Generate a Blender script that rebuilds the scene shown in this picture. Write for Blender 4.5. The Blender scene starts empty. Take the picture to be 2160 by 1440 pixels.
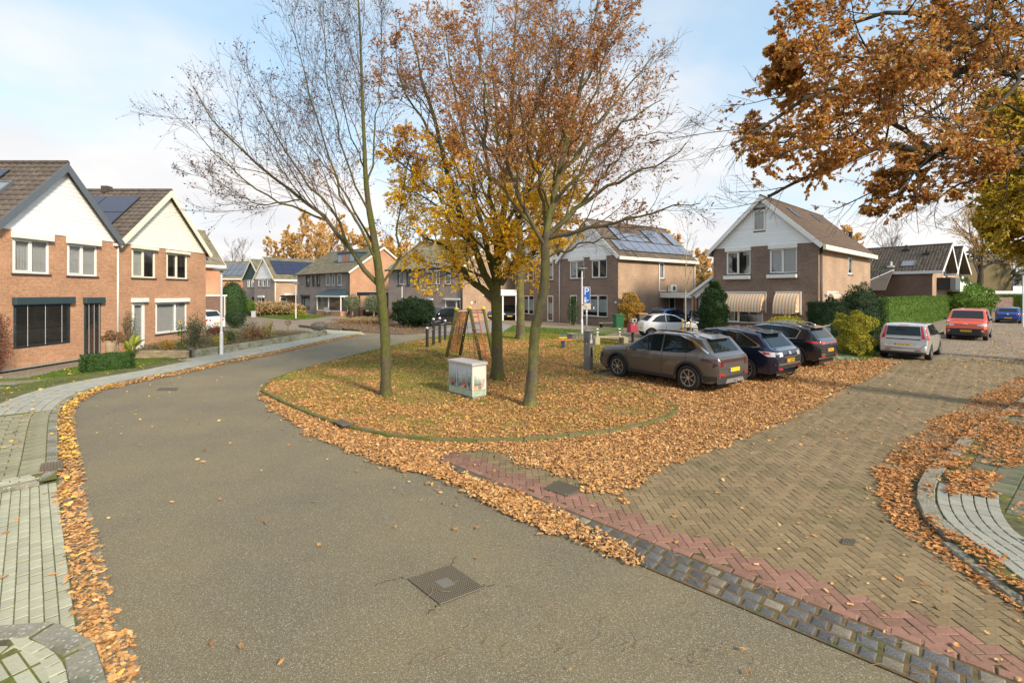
import bpy, bmesh, math, random
import numpy as np
from mathutils import Vector, Matrix
random.seed(7)
RNG = np.random.default_rng(7)
SC = bpy.context.scene
COL = SC.collection
# ---------------- camera, world, sun, exposure ----------------
FPX, CH, HOR, CXP = 1000.0, 2.9, 615.0, 1080.0      # focal length in photo pixels, eye height, horizon row, centre column
cam_d = bpy.data.cameras.new('camera')
cam_d.sensor_width = 36.0
cam_d.lens = 36.0 * FPX / 2160.0
cam_d.shift_y = -(720.0 - HOR) / 2160.0
cam_d.clip_start = 0.05
cam_d.clip_end = 3000.0
cam = bpy.data.objects.new('camera', cam_d)
cam.location = (0, 0, CH)
cam.rotation_euler = (math.radians(90), 0, 0)
COL.objects.link(cam)
SC.camera = cam

SUN_EL = math.radians(31)
SUN_AZ = math.atan2(0.66, -0.75)                     # direction towards the sun, measured from +Y towards +X
world = bpy.data.worlds.new('World')
SC.world = world
world.use_nodes = True
wn, wl = world.node_tree.nodes, world.node_tree.links
wn.clear()
w_out = wn.new('ShaderNodeOutputWorld'); w_bg = wn.new('ShaderNodeBackground')
w_sky = wn.new('ShaderNodeTexSky'); w_sky.sky_type = 'NISHITA'; w_sky.sun_disc = False
w_sky.sun_elevation = SUN_EL; w_sky.sun_rotation = SUN_AZ; w_sky.air_density = 1.1; w_sky.dust_density = 0.6; w_sky.ozone_density = 1.5
w_bg.inputs['Strength'].default_value = 0.15
w_tc = wn.new('ShaderNodeTexCoord'); w_sep = wn.new('ShaderNodeSeparateXYZ')
wl.new(w_tc.outputs['Generated'], w_sep.inputs[0])
def wmath(op, a, b=None, c=None, clamp=False):
    n = wn.new('ShaderNodeMath'); n.operation = op; n.use_clamp = clamp
    for i, q in enumerate((a, b, c)):
        if q is None: continue
        if isinstance(q, (int, float)): n.inputs[i].default_value = q
        else: wl.new(q, n.inputs[i])
    return n.outputs[0]
zc = wmath('MAXIMUM', w_sep.outputs[2], 0.0)
den = wmath('ADD', zc, 0.22)
cmb = wn.new('ShaderNodeCombineXYZ')
wl.new(wmath('DIVIDE', w_sep.outputs[0], den), cmb.inputs[0]); wl.new(wmath('DIVIDE', w_sep.outputs[1], den), cmb.inputs[1])
cn = wn.new('ShaderNodeTexNoise'); cn.inputs['Scale'].default_value = 0.95; cn.inputs['Detail'].default_value = 7; cn.inputs['Roughness'].default_value = 0.5
mp = wn.new('ShaderNodeMapping'); mp.inputs['Location'].default_value = (1.9, 3.35, 0.4)
wl.new(cmb.outputs[0], mp.inputs[0]); wl.new(mp.outputs[0], cn.inputs['Vector'])
low = wmath('SUBTRACT', 1.0, wmath('MULTIPLY', zc, 2.3))                 # more cover towards the horizon
lowc = wmath('MAXIMUM', low, 0.0)
cov = wmath('ADD', cn.outputs['Fac'], wmath('MULTIPLY', lowc, 0.30))
cr = wn.new('ShaderNodeMapRange'); cr.interpolation_type = 'SMOOTHSTEP'
cr.inputs['From Min'].default_value = 0.44; cr.inputs['From Max'].default_value = 0.74
wl.new(cov, cr.inputs['Value'])
cn2 = wn.new('ShaderNodeTexNoise'); cn2.inputs['Scale'].default_value = 1.6; cn2.inputs['Detail'].default_value = 5
wl.new(mp.outputs[0], cn2.inputs['Vector'])
cramp = wn.new('ShaderNodeValToRGB')
cramp.color_ramp.elements[0].position = 0.38; cramp.color_ramp.elements[0].color = (3.55, 3.6, 3.72, 1)
cramp.color_ramp.elements[1].position = 0.60; cramp.color_ramp.elements[1].color = (4.1, 4.0, 3.93, 1)
wl.new(cn2.outputs['Fac'], cramp.inputs[0])
wmix = wn.new('ShaderNodeMix'); wmix.data_type = 'RGBA'
skb = wn.new('ShaderNodeMix'); skb.data_type = 'RGBA'; skb.inputs[0].default_value = 0.52      # thin high veil over the blue
wl.new(w_sky.outputs[0], skb.inputs[6]); skb.inputs[7].default_value = (2.55, 3.5, 4.05, 1)
wl.new(cr.outputs[0], wmix.inputs[0]); wl.new(skb.outputs[2], wmix.inputs[6]); wl.new(cramp.outputs[0], wmix.inputs[7])
wl.new(wmix.outputs[2], w_bg.inputs[0]); wl.new(w_bg.outputs[0], w_out.inputs[0])

sun_d = bpy.data.lights.new('sun', 'SUN'); sun_d.energy = 3.4; sun_d.angle = math.radians(9.0); sun_d.color = (1.0, 0.87, 0.70)
sun = bpy.data.objects.new('sun', sun_d); COL.objects.link(sun)
sdir = Vector((math.sin(SUN_AZ) * math.cos(SUN_EL), math.cos(SUN_AZ) * math.cos(SUN_EL), math.sin(SUN_EL)))
sun.rotation_euler = sdir.to_track_quat('Z', 'Y').to_euler()
SC.view_settings.view_transform = 'Standard'; SC.view_settings.look = 'None'
SC.view_settings.gamma = 1.0; SC.view_settings.use_curve_mapping = False
SC.view_settings.exposure = 0.76
SC.cycles.max_bounces = 6; SC.cycles.diffuse_bounces = 3; SC.cycles.glossy_bounces = 3
SC.cycles.transmission_bounces = 4; SC.cycles.transparent_max_bounces = 8
SC.cycles.sample_clamp_indirect = 6.0; SC.cycles.use_denoising = True

# ---------------- measuring helpers: photo pixel -> place ----------------
def gp(px, py, z=0.0):
    Y = FPX * (CH - z) / (py - HOR)
    return ((px - CXP) / FPX * Y, Y)
def at(px, py, Y):
    return Vector(((px - CXP) / FPX * Y, Y, CH - (py - HOR) / FPX * Y))
def gpl(pts, z=0.0): return [gp(x, y, z) for x, y in pts]

# ---------------- tagging, objects ----------------
def tag(o, label=None, cat=None, group=None, kind=None):
    if label: o['label'] = label
    if cat: o['category'] = cat
    if group: o['group'] = group
    if kind: o['kind'] = kind
    return o
def empty(name, loc=(0, 0, 0), rz=0.0, label=None, cat=None, group=None):
    o = bpy.data.objects.new(name, None); o.location = loc; o.rotation_euler = (0, 0, rz)
    o.empty_display_size = 0.2
    COL.objects.link(o)
    return tag(o, label, cat, group)
def link(name, me, parent=None, loc=None):
    o = bpy.data.objects.new(name, me); COL.objects.link(o)
    if parent is not None: o.parent = parent
    if loc is not None: o.location = loc
    return o
def copy_tree(o, parent=None):
    c = o.copy(); COL.objects.link(c); c.parent = parent
    for ch in o.children: copy_tree(ch, c)
    return c

# ---------------- materials ----------------
MATS = {}
def _in(n, names, val):
    for k in names:
        if k in n.inputs: n.inputs[k].default_value = val; return
def mat(name, col, rough=0.8, var=0.0, nscale=6.0, metal=0.0, coat=0.0, spec=None, isl=0.0, obj=0.0, bump=0.0, bscale=40.0,
        col2=None, c2scale=1.5, c2lo=0.45, c2hi=0.6, ramp=None, trans=0.0, hue=0.0, speck=None):
    """principled material: base colour with noise grain, second colour in patches, per-island / per-object variation"""
    if name in MATS: return MATS[name]
    m = bpy.data.materials.new(name); m.use_nodes = True
    nt = m.node_tree; N = nt.nodes; L = nt.links
    b = N['Principled BSDF']
    b.inputs['Roughness'].default_value = rough; b.inputs['Metallic'].default_value = metal
    if coat: _in(b, ['Coat Weight'], coat); _in(b, ['Coat Roughness'], 0.04)
    if spec is not None: _in(b, ['Specular IOR Level'], spec)
    tc = N.new('ShaderNodeTexCoord')
    rgb = N.new('ShaderNodeRGB'); rgb.outputs[0].default_value = (*col, 1); cur = rgb.outputs[0]
    geo = None
    if ramp:      # colours picked per island
        geo = N.new('ShaderNodeNewGeometry'); r = N.new('ShaderNodeValToRGB'); r.color_ramp.interpolation = 'LINEAR'
        oi0 = N.new('ShaderNodeObjectInfo'); ad = N.new('ShaderNodeMath'); ad.operation = 'ADD'
        L.new(geo.outputs['Random Per Island'], ad.inputs[0]); L.new(oi0.outputs['Random'], ad.inputs[1])
        fr = N.new('ShaderNodeMath'); fr.operation = 'FRACT'; L.new(ad.outputs[0], fr.inputs[0])
        el = r.color_ramp.elements
        while len(el) < len(ramp): el.new(0.5)
        for i, c in enumerate(ramp): el[i].position = i / (len(ramp) - 1); el[i].color = (*c, 1)
        L.new(fr.outputs[0], r.inputs[0]); cur = r.outputs[0]
    if col2:
        n2 = N.new('ShaderNodeTexNoise'); n2.inputs['Scale'].default_value = c2scale; n2.inputs['Detail'].default_value = 5; n2.inputs['Roughness'].default_value = 0.6
        L.new(tc.outputs['Object'], n2.inputs['Vector'])
        mr = N.new('ShaderNodeMapRange'); mr.inputs['From Min'].default_value = c2lo; mr.inputs['From Max'].default_value = c2hi
        L.new(n2.outputs['Fac'], mr.inputs['Value'])
        mx = N.new('ShaderNodeMix'); mx.data_type = 'RGBA'; L.new(mr.outputs[0], mx.inputs[0]); L.new(cur, mx.inputs[6]); mx.inputs[7].default_value = (*col2, 1)
        cur = mx.outputs[2]
    if speck:      # (colour, scale, threshold)
        vo = N.new('ShaderNodeTexVoronoi'); vo.inputs['Scale'].default_value = speck[1]; L.new(tc.outputs['Object'], vo.inputs['Vector'])
        lt = N.new('ShaderNodeMath'); lt.operation = 'LESS_THAN'; lt.inputs[1].default_value = speck[2]
        sp = N.new('ShaderNodeSeparateColor'); L.new(vo.outputs['Color'], sp.inputs[0]); L.new(sp.outputs[0], lt.inputs[0])
        mx = N.new('ShaderNodeMix'); mx.data_type = 'RGBA'; L.new(lt.outputs[0], mx.inputs[0]); L.new(cur, mx.inputs[6]); mx.inputs[7].default_value = (*speck[0], 1)
        cur = mx.outputs[2]
    facs = []
    if var:
        n1 = N.new('ShaderNodeTexNoise'); n1.inputs['Scale'].default_value = nscale; n1.inputs['Detail'].default_value = 8; n1.inputs['Roughness'].default_value = 0.7
        L.new(tc.outputs['Object'], n1.inputs['Vector'])
        mr = N.new('ShaderNodeMapRange'); mr.inputs['From Min'].default_value = 0.25; mr.inputs['From Max'].default_value = 0.75
        mr.inputs['To Min'].default_value = 1 - var; mr.inputs['To Max'].default_value = 1 + var
        L.new(n1.outputs['Fac'], mr.inputs['Value']); facs.append(mr.outputs[0])
    if isl:
        geo = geo or N.new('ShaderNodeNewGeometry')
        mr = N.new('ShaderNodeMapRange'); mr.inputs['To Min'].default_value = 1 - isl; mr.inputs['To Max'].default_value = 1 + isl
        L.new(geo.outputs['Random Per Island'], mr.inputs['Value']); facs.append(mr.outputs[0])
    if obj:
        oi = N.new('ShaderNodeObjectInfo')
        mr = N.new('ShaderNodeMapRange'); mr.inputs['To Min'].default_value = 1 - obj; mr.inputs['To Max'].default_value = 1 + obj
        L.new(oi.outputs['Random'], mr.inputs['Value']); facs.append(mr.outputs[0])
    for f in facs:
        vm = N.new('ShaderNodeVectorMath'); vm.operation = 'SCALE'; L.new(cur, vm.inputs[0]); L.new(f, vm.inputs['Scale']); cur = vm.outputs[0]
    L.new(cur, b.inputs['Base Color'])
    if bump:
        nb = N.new('ShaderNodeTexNoise'); nb.inputs['Scale'].default_value = bscale; nb.inputs['Detail'].default_value = 4
        L.new(tc.outputs['Object'], nb.inputs['Vector'])
        bp = N.new('ShaderNodeBump'); bp.inputs['Strength'].default_value = bump; bp.inputs['Distance'].default_value = 0.02
        L.new(nb.outputs['Fac'], bp.inputs['Height']); L.new(bp.outputs[0], b.inputs['Normal'])
    if trans:     # light passing through a leaf
        tr = N.new('ShaderNodeBsdfTranslucent'); L.new(cur, tr.inputs[0]); ms = N.new('ShaderNodeMixShader'); ms.inputs[0].default_value = trans
        out = [n for n in N if n.type == 'OUTPUT_MATERIAL'][0]
        L.new(b.outputs[0], ms.inputs[1]); L.new(tr.outputs[0], ms.inputs[2]); L.new(ms.outputs[0], out.inputs[0])
    MATS[name] = m
    return m
def brick_mat(name, c1, c2, mortar, bw=0.22, bh=0.0625, ms=0.008, dirt=None):
    if name in MATS: return MATS[name]
    m = bpy.data.materials.new(name); m.use_nodes = True
    nt = m.node_tree; N = nt.nodes; L = nt.links; b = N['Principled BSDF']; b.inputs['Roughness'].default_value = 0.9
    uv = N.new('ShaderNodeUVMap'); br = N.new('ShaderNodeTexBrick')
    L.new(uv.outputs[0], br.inputs['Vector'])
    br.inputs['Color1'].default_value = (*c1, 1); br.inputs['Color2'].default_value = (*c2, 1); br.inputs['Mortar'].default_value = (*mortar, 1)
    br.inputs['Scale'].default_value = 1.0; br.inputs['Brick Width'].default_value = bw; br.inputs['Row Height'].default_value = bh
    br.inputs['Mortar Size'].default_value = ms; br.inputs['Mortar Smooth'].default_value = 0.3; br.inputs['Bias'].default_value = 0.0
    n1 = N.new('ShaderNodeTexNoise'); n1.inputs['Scale'].default_value = 9; n1.inputs['Detail'].default_value = 8; n1.inputs['Roughness'].default_value = 0.75
    L.new(uv.outputs[0], n1.inputs['Vector'])
    n2 = N.new('ShaderNodeTexNoise'); n2.inputs['Scale'].default_value = 0.7; n2.inputs['Detail'].default_value = 4; L.new(uv.outputs[0], n2.inputs['Vector'])
    mr = N.new('ShaderNodeMapRange'); mr.inputs['From Min'].default_value = 0.3; mr.inputs['From Max'].default_value = 0.7; mr.inputs['To Min'].default_value = 0.72; mr.inputs['To Max'].default_value = 1.28
    L.new(n1.outputs['Fac'], mr.inputs['Value'])
    mr2 = N.new('ShaderNodeMapRange'); mr2.inputs['From Min'].default_value = 0.3; mr2.inputs['From Max'].default_value = 0.7; mr2.inputs['To Min'].default_value = 0.86; mr2.inputs['To Max'].default_value = 1.14
    L.new(n2.outputs['Fac'], mr2.inputs['Value'])
    mm = N.new('ShaderNodeMath'); mm.operation = 'MULTIPLY'; L.new(mr.outputs[0], mm.inputs[0]); L.new(mr2.outputs[0], mm.inputs[1])
    vm = N.new('ShaderNodeVectorMath'); vm.operation = 'SCALE'; L.new(br.outputs['Color'], vm.inputs[0]); L.new(mm.outputs[0], vm.inputs['Scale'])
    L.new(vm.outputs[0], b.inputs['Base Color'])
    bp = N.new('ShaderNodeBump'); bp.inputs['Strength'].default_value = 0.35; bp.inputs['Distance'].default_value = 0.01; bp.invert = True
    L.new(br.outputs['Fac'], bp.inputs['Height']); L.new(bp.outputs[0], b.inputs['Normal'])
    MATS[name] = m
    return m
def glass_mat(name, tint=(0.03, 0.04, 0.045), opac=0.35, rough=0.02):
    if name in MATS: return MATS[name]
    m = bpy.data.materials.new(name); m.use_nodes = True
    nt = m.node_tree; N = nt.nodes; L = nt.links; N.remove(N['Principled BSDF'])
    out = [n for n in N if n.type == 'OUTPUT_MATERIAL'][0]
    g = N.new('ShaderNodeBsdfGlossy'); g.inputs['Roughness'].default_value = rough
    t = N.new('ShaderNodeBsdfTransparent'); d = N.new('ShaderNodeBsdfDiffuse'); d.inputs[0].default_value = (*tint, 1)
    m1 = N.new('ShaderNodeMixShader'); m1.inputs[0].default_value = opac; L.new(t.outputs[0], m1.inputs[1]); L.new(d.outputs[0], m1.inputs[2])
    fr = N.new('ShaderNodeLayerWeight'); fr.inputs[0].default_value = .5; pw = N.new('ShaderNodeMath'); pw.operation = 'POWER'; pw.inputs[1].default_value = 3.5; L.new(fr.outputs['Facing'], pw.inputs[0])
    ad = N.new('ShaderNodeMath'); ad.operation = 'MULTIPLY_ADD'; ad.inputs[1].default_value = 0.75; ad.inputs[2].default_value = 0.07; ad.use_clamp = True
    L.new(pw.outputs[0], ad.inputs[0])
    m2 = N.new('ShaderNodeMixShader'); L.new(ad.outputs[0], m2.inputs[0]); L.new(m1.outputs[0], m2.inputs[1]); L.new(g.outputs[0], m2.inputs[2])
    L.new(m2.outputs[0], out.inputs[0]); MATS[name] = m
    return m

# ---------------- mesh builders ----------------
class MB:
    def __init__(s): s.v = []; s.f = []; s.mi = []
    def face(s, pts, mi=0):
        b = len(s.v); s.v += [tuple(p) for p in pts]; s.f.append(tuple(range(b, b + len(pts)))); s.mi.append(mi)
    def box(s, x0, x1, y0, y1, z0, z1, mi=0, M=None):
        b = len(s.v)
        c = [(x0, y0, z0), (x1, y0, z0), (x1, y1, z0), (x0, y1, z0), (x0, y0, z1), (x1, y0, z1), (x1, y1, z1), (x0, y1, z1)]
        if M is not None: c = [tuple(M @ Vector(p)) for p in c]
        s.v += c
        for q in ((3, 2, 1, 0), (4, 5, 6, 7), (0, 1, 5, 4), (1, 2, 6, 5), (2, 3, 7, 6), (3, 0, 4, 7)):
            s.f.append(tuple(b + i for i in q)); s.mi.append(mi)
        return s
    def hexa(s, bot, top, mi=0):       # bottom quad (ccw from above) and top quad
        b = len(s.v); n = len(bot); s.v += [tuple(p) for p in bot] + [tuple(p) for p in top]
        s.f.append(tuple(b + i for i in reversed(range(n)))); s.f.append(tuple(b + n + i for i in range(n))); s.mi += [mi, mi]
        for i in range(n):
            j = (i + 1) % n
            s.f.append((b + i, b + j, b + n + j, b + n + i)); s.mi.append(mi)
        return s
    def rod(s, p0, p1, r0, r1=None, n=8, mi=0, caps=True): return s.path([p0, p1], [r0, r1 if r1 is not None else r0], n, mi, caps)
    def path(s, pts, rad, n=8, mi=0, caps=True):
        pts = [Vector(p) for p in pts]
        if isinstance(rad, (int, float)): rad = [rad] * len(pts)
        b = len(s.v); prev = None
        for i, p in enumerate(pts):
            d = (pts[min(i + 1, len(pts) - 1)] - pts[max(i - 1, 0)]).normalized()
            if prev is None:
                u = d.orthogonal().normalized()
            else:
                u = (prev - d * prev.dot(d)).normalized()
            prev = u; w = d.cross(u)
            for k in range(n):
                a = 2 * math.pi * k / n
                s.v.append(tuple(p + (u * math.cos(a) + w * math.sin(a)) * rad[i]))
        for i in range(len(pts) - 1):
            for k in range(n):
                k2 = (k + 1) % n
                s.f.append((b + i * n + k, b + i * n + k2, b + (i + 1) * n + k2, b + (i + 1) * n + k)); s.mi.append(mi)
        if caps:
            s.f.append(tuple(b + k for k in reversed(range(n)))); s.f.append(tuple(b + (len(pts) - 1) * n + k for k in range(n))); s.mi += [mi, mi]
        return s
    def lathe(s, prof, n=16, c=(0, 0, 0), M=None, mi=0):
        b = len(s.v)
        for r, z in prof:
            for k in range(n):
                a = 2 * math.pi * k / n
                p = Vector((r * math.cos(a) + c[0], r * math.sin(a) + c[1], z + c[2]))
                s.v.append(tuple(M @ p if M is not None else p))
        for i in range(len(prof) - 1):
            for k in range(n):
                k2 = (k + 1) % n
                s.f.append((b + i * n + k, b + i * n + k2, b + (i + 1) * n + k2, b + (i + 1) * n + k)); s.mi.append(mi)
        return s
    def build(s, name, mats, parent=None, smooth=False, bevel=0.0, uv=True, loc=None, rz=None, seg=1):
        me = bpy.data.meshes.new(name); me.from_pydata(s.v, [], s.f)
        if not isinstance(mats, (list, tuple)): mats = [mats]
        for m in mats: me.materials.append(m)
        if len(mats) > 1: me.polygons.foreach_set('material_index', s.mi)
        if smooth: me.polygons.foreach_set('use_smooth', [True] * len(me.polygons))
        if uv:
            ul = me.uv_layers.new(name='UVMap'); me.update(); dat = ul.data; V = me.vertices
            for p in me.polygons:
                n = p.normal
                if abs(n.z) > 0.8: t = None
                else:
                    t = Vector((-n.y, n.x, 0)); t = t.normalized() if t.length > 1e-6 else Vector((1, 0, 0))
                for li in p.loop_indices:
                    c = V[me.loops[li].vertex_index].co
                    dat[li].uv = (c.x, c.y) if t is None else (c.x * t.x + c.y * t.y, c.z)
        me.update()
        o = link(name, me, parent, loc)
        if rz is not None: o.rotation_euler = (0, 0, rz)
        if bevel:
            bm = o.modifiers.new('bevel', 'BEVEL'); bm.width = bevel; bm.segments = seg; bm.limit_method = 'ANGLE'
        return o
def np_mesh(name, V, faces, mat_, parent=None, smooth=False, kind=None, mats=None, mi=None):
    """V (n,3); faces: list of (m,k) index arrays"""
    me = bpy.data.meshes.new(name)
    V = np.asarray(V, np.float32).reshape(-1, 3)
    me.vertices.add(len(V)); me.vertices.foreach_set('co', V.ravel())
    tot = np.concatenate([np.full(len(f), f.shape[1], np.int32) for f in faces]); idx = np.concatenate([f.ravel() for f in faces]).astype(np.int32)
    me.loops.add(len(idx)); me.loops.foreach_set('vertex_index', idx)
    me.polygons.add(len(tot)); st = np.zeros(len(tot), np.int32); st[1:] = np.cumsum(tot)[:-1]
    me.polygons.foreach_set('loop_start', st); me.polygons.foreach_set('loop_total', tot)
    if smooth: me.polygons.foreach_set('use_smooth', np.ones(len(tot), bool))
    for m in (mats or [mat_]): me.materials.append(m)
    if mi is not None: me.polygons.foreach_set('material_index', mi.astype(np.int32))
    me.update(calc_edges=True); me.validate()
    o = link(name, me, parent)
    if kind: o['kind'] = kind
    return o
def inpoly(P, poly):
    P = np.asarray(P, float); x, y = P[:, 0], P[:, 1]; c = np.zeros(len(P), bool); n = len(poly)
    for i in range(n):
        x0, y0 = poly[i]; x1, y1 = poly[(i + 1) % n]
        if y0 == y1: continue
        t = ((y0 > y) != (y1 > y)) & (x < (x1 - x0) * (y - y0) / (y1 - y0) + x0)
        c ^= t
    return c
def vnoise(P, scale, seed=0):
    """smooth value noise 0..1 at 2-D points"""
    P = np.asarray(P, float)[:, :2] * scale; i = np.floor(P).astype(np.int64); f = P - i; f = f * f * (3 - 2 * f)
    def h(a, b):
        n = (a * 374761393 + b * 668265263 + seed * 974634777) & 0xffffffff
        n = ((n ^ (n >> 13)) * 1274126177) & 0xffffffff
        return ((n ^ (n >> 16)) & 0xffff) / 65535.0
    a, b = i[:, 0], i[:, 1]
    return (h(a, b) * (1 - f[:, 0]) + h(a + 1, b) * f[:, 0]) * (1 - f[:, 1]) + (h(a, b + 1) * (1 - f[:, 0]) + h(a + 1, b + 1) * f[:, 0]) * f[:, 1]
def fbm(P, s, seed=0): return (vnoise(P, s, seed) + 0.5 * vnoise(P, s * 2.1, seed + 1) + 0.25 * vnoise(P, s * 4.3, seed + 2)) / 1.75
def sheet(name, poly, z, m, kind='structure', thick=0.0, parent=None):
    """flat polygon, optionally with a vertical edge down"""
    bm = bmesh.new(); vs = [bm.verts.new((x, y, z)) for x, y in poly]; f = bm.faces.new(vs)
    f.normal_update()
    if f.normal.z < 0: f.normal_flip()
    if thick:
        r = bmesh.ops.extrude_face_region(bm, geom=[f]); tv = [g for g in r['geom'] if isinstance(g, bmesh.types.BMVert)]
        for v in tv: v.co.z = z
        for v in vs: v.co.z = z - thick
        bmesh.ops.recalc_face_normals(bm, faces=bm.faces[:])
    bmesh.ops.triangulate(bm, faces=[f for f in bm.faces if len(f.verts) > 4])
    me = bpy.data.meshes.new(name); bm.to_mesh(me); bm.free(); me.materials.append(m)
    ul = me.uv_layers.new(name='UVMap')
    for p in me.polygons:
        for li in p.loop_indices:
            c = me.vertices[me.loops[li].vertex_index].co; ul.data[li].uv = (c.x, c.y)
    o = link(name, me, parent)
    if kind: o['kind'] = kind
    return o
def smooth_line(pts, n=6):
    """Catmull-Rom through the points"""
    P = [np.array(p, float) for p in pts]; P = [2 * P[0] - P[1]] + P + [2 * P[-1] - P[-2]]; out = []
    for i in range(1, len(P) - 2):
        for k in range(n):
            t = k / n; a, b, c, d = P[i - 1], P[i], P[i + 1], P[i + 2]
            out.append(0.5 * ((2 * b) + (c - a) * t + (2 * a - 5 * b + 4 * c - d) * t * t + (3 * b - a - 3 * c + d) * t ** 3))
    out.append(P[-2]); return np.array(out)
class Line:
    """2-D polyline with arc length; side +1 offsets to the left of travel"""
    def __init__(s, pts, n=6, sm=0.0):
        s.P = smooth_line(pts, n) if n else np.array(pts, float); d = np.diff(s.P, axis=0); s.s = np.concatenate([[0], np.cumsum(np.hypot(d[:, 0], d[:, 1]))]); s.L = s.s[-1]
        if sm:
            m = int(s.L / 0.15) + 2; q = np.linspace(0, s.L, m); s.P = np.stack([np.interp(q, s.s, s.P[:, 0]), np.interp(q, s.s, s.P[:, 1])], 1); s.s = q
        t = np.gradient(s.P, axis=0); t /= np.maximum(np.hypot(t[:, 0], t[:, 1])[:, None], 1e-9)
        if sm:
            k = max(1, int(sm / 0.15)); ker = np.hanning(2 * k + 3)[1:-1]; ker /= ker.sum()
            tp = np.pad(t, ((k, k), (0, 0)), 'edge'); t = np.stack([np.convolve(tp[:, i], ker, 'valid') for i in (0, 1)], 1); t /= np.hypot(t[:, 0], t[:, 1])[:, None]
        s.N = np.stack([-t[:, 1], t[:, 0]], 1)
    def at(s, q, d=0.0):
        q = np.clip(q, 0, s.L); x = np.interp(q, s.s, s.P[:, 0]); y = np.interp(q, s.s, s.P[:, 1]); nx = np.interp(q, s.s, s.N[:, 0]); ny = np.interp(q, s.s, s.N[:, 1])
        return np.stack([x + nx * d, y + ny * d], -1)
    def band(s, q0, q1, d0, d1, step=0.3):
        q = np.linspace(q0, q1, max(2, int((q1 - q0) / step) + 1)); return [tuple(p) for p in s.at(q, d0)] + [tuple(p) for p in s.at(q, d1)[::-1]]
# ================= SETTING: ground, street, paths =================
M_soil = mat('soil', (0.085, 0.062, 0.04), 0.95, var=0.35, nscale=3, col2=(0.06, 0.085, 0.025), c2scale=1.2, bump=0.6, bscale=12)
M_asph = mat('asphalt', (0.19, 0.156, 0.085), 0.88, var=0.42, nscale=45, col2=(0.138, 0.118, 0.076), c2scale=0.55, c2lo=0.38, c2hi=0.68, speck=((0.37, 0.34, 0.28), 190, 0.10), bump=0.5, bscale=160)
M_streetb = brick_mat('street_brick', (0.25, 0.20, 0.14), (0.20, 0.155, 0.105), (0.14, 0.11, 0.075), 0.21, 0.105, 0.006)
M_joint = mat('joint_sand', (0.085, 0.062, 0.03), 0.95, var=0.4, nscale=20, col2=(0.065, 0.065, 0.015), c2scale=3)
M_moss = mat('mossy_joint', (0.11, 0.12, 0.02), 0.95, var=0.4, nscale=30, col2=(0.07, 0.06, 0.035), c2scale=4)
M_conc = mat('kerb_concrete', (0.23, 0.215, 0.165), 0.9, var=0.3, nscale=50, col2=(0.14, 0.14, 0.09), c2scale=2.5, speck=((0.36, 0.34, 0.29), 60, 0.1), bump=0.3, bscale=80)
M_kerbm = mat('mossy_kerb', (0.16, 0.14, 0.075), 0.95, var=0.4, nscale=20, col2=(0.10, 0.11, 0.02), c2scale=1.6, c2lo=0.35, c2hi=0.55, bump=0.4, bscale=60)
M_pale = mat('pale_paver', (0.36, 0.355, 0.255), 0.9, var=0.16, nscale=18, isl=0.1, obj=0.1, col2=(0.28, 0.28, 0.2), c2scale=3, c2lo=0.5, c2hi=0.75, bump=0.25, bscale=90)
M_slab = mat('path_slab', (0.25, 0.232, 0.15), 0.9, var=0.25, nscale=14, isl=0.14, obj=0.14, col2=(0.16, 0.165, 0.09), c2scale=2.2, c2lo=0.45, c2hi=0.7, bump=0.3, bscale=70)
M_slabd = mat('dark_path_slab', (0.15, 0.145, 0.1), 0.9, var=0.3, nscale=14, isl=0.15, obj=0.15, col2=(0.085, 0.1, 0.04), c2scale=2.2, c2lo=0.4, c2hi=0.65, bump=0.3, bscale=70)
M_grey = mat('grey_paver', (0.29, 0.29, 0.245), 0.9, var=0.18, nscale=20, isl=0.1, obj=0.1, bump=0.25, bscale=90)
M_tan = mat('tan_brick', (0.215, 0.155, 0.082), 0.9, var=0.3, nscale=30, isl=0.17, obj=0.17, col2=(0.15, 0.12, 0.055), c2scale=0.8, c2lo=0.45, c2hi=0.7, bump=0.3, bscale=90)
M_redb = mat('red_brick', (0.235, 0.125, 0.088), 0.88, var=0.22, nscale=25, isl=0.16, obj=0.16, bump=0.3, bscale=90)
M_sett = mat('granite_sett', (0.088, 0.088, 0.088), 0.8, var=0.3, nscale=22, isl=0.25, obj=0.25, bump=0.5, bscale=50)
M_sett2 = mat('brown_sett', (0.19, 0.165, 0.125), 0.8, var=0.3, nscale=22, isl=0.2, obj=0.2, bump=0.5, bscale=50)
M_drive = mat('drive_paving', (0.245, 0.235, 0.215), 0.9, var=0.15, nscale=10)
M_grass = mat('grass_ground', (0.075, 0.115, 0.018), 0.95, var=0.4, nscale=9, bump=0.8, bscale=30)
M_litter = mat('leaf_litter_ground', (0.33, 0.19, 0.075), 0.95, var=0.45, nscale=30, col2=(0.15, 0.15, 0.025), c2scale=0.55, c2lo=0.5, c2hi=0.68, bump=1.0, bscale=25)
M_litter2 = mat('leaf_litter_brick', (0.36, 0.19, 0.08), 0.95, var=0.6, nscale=45, bump=0.8, bscale=25)

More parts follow.
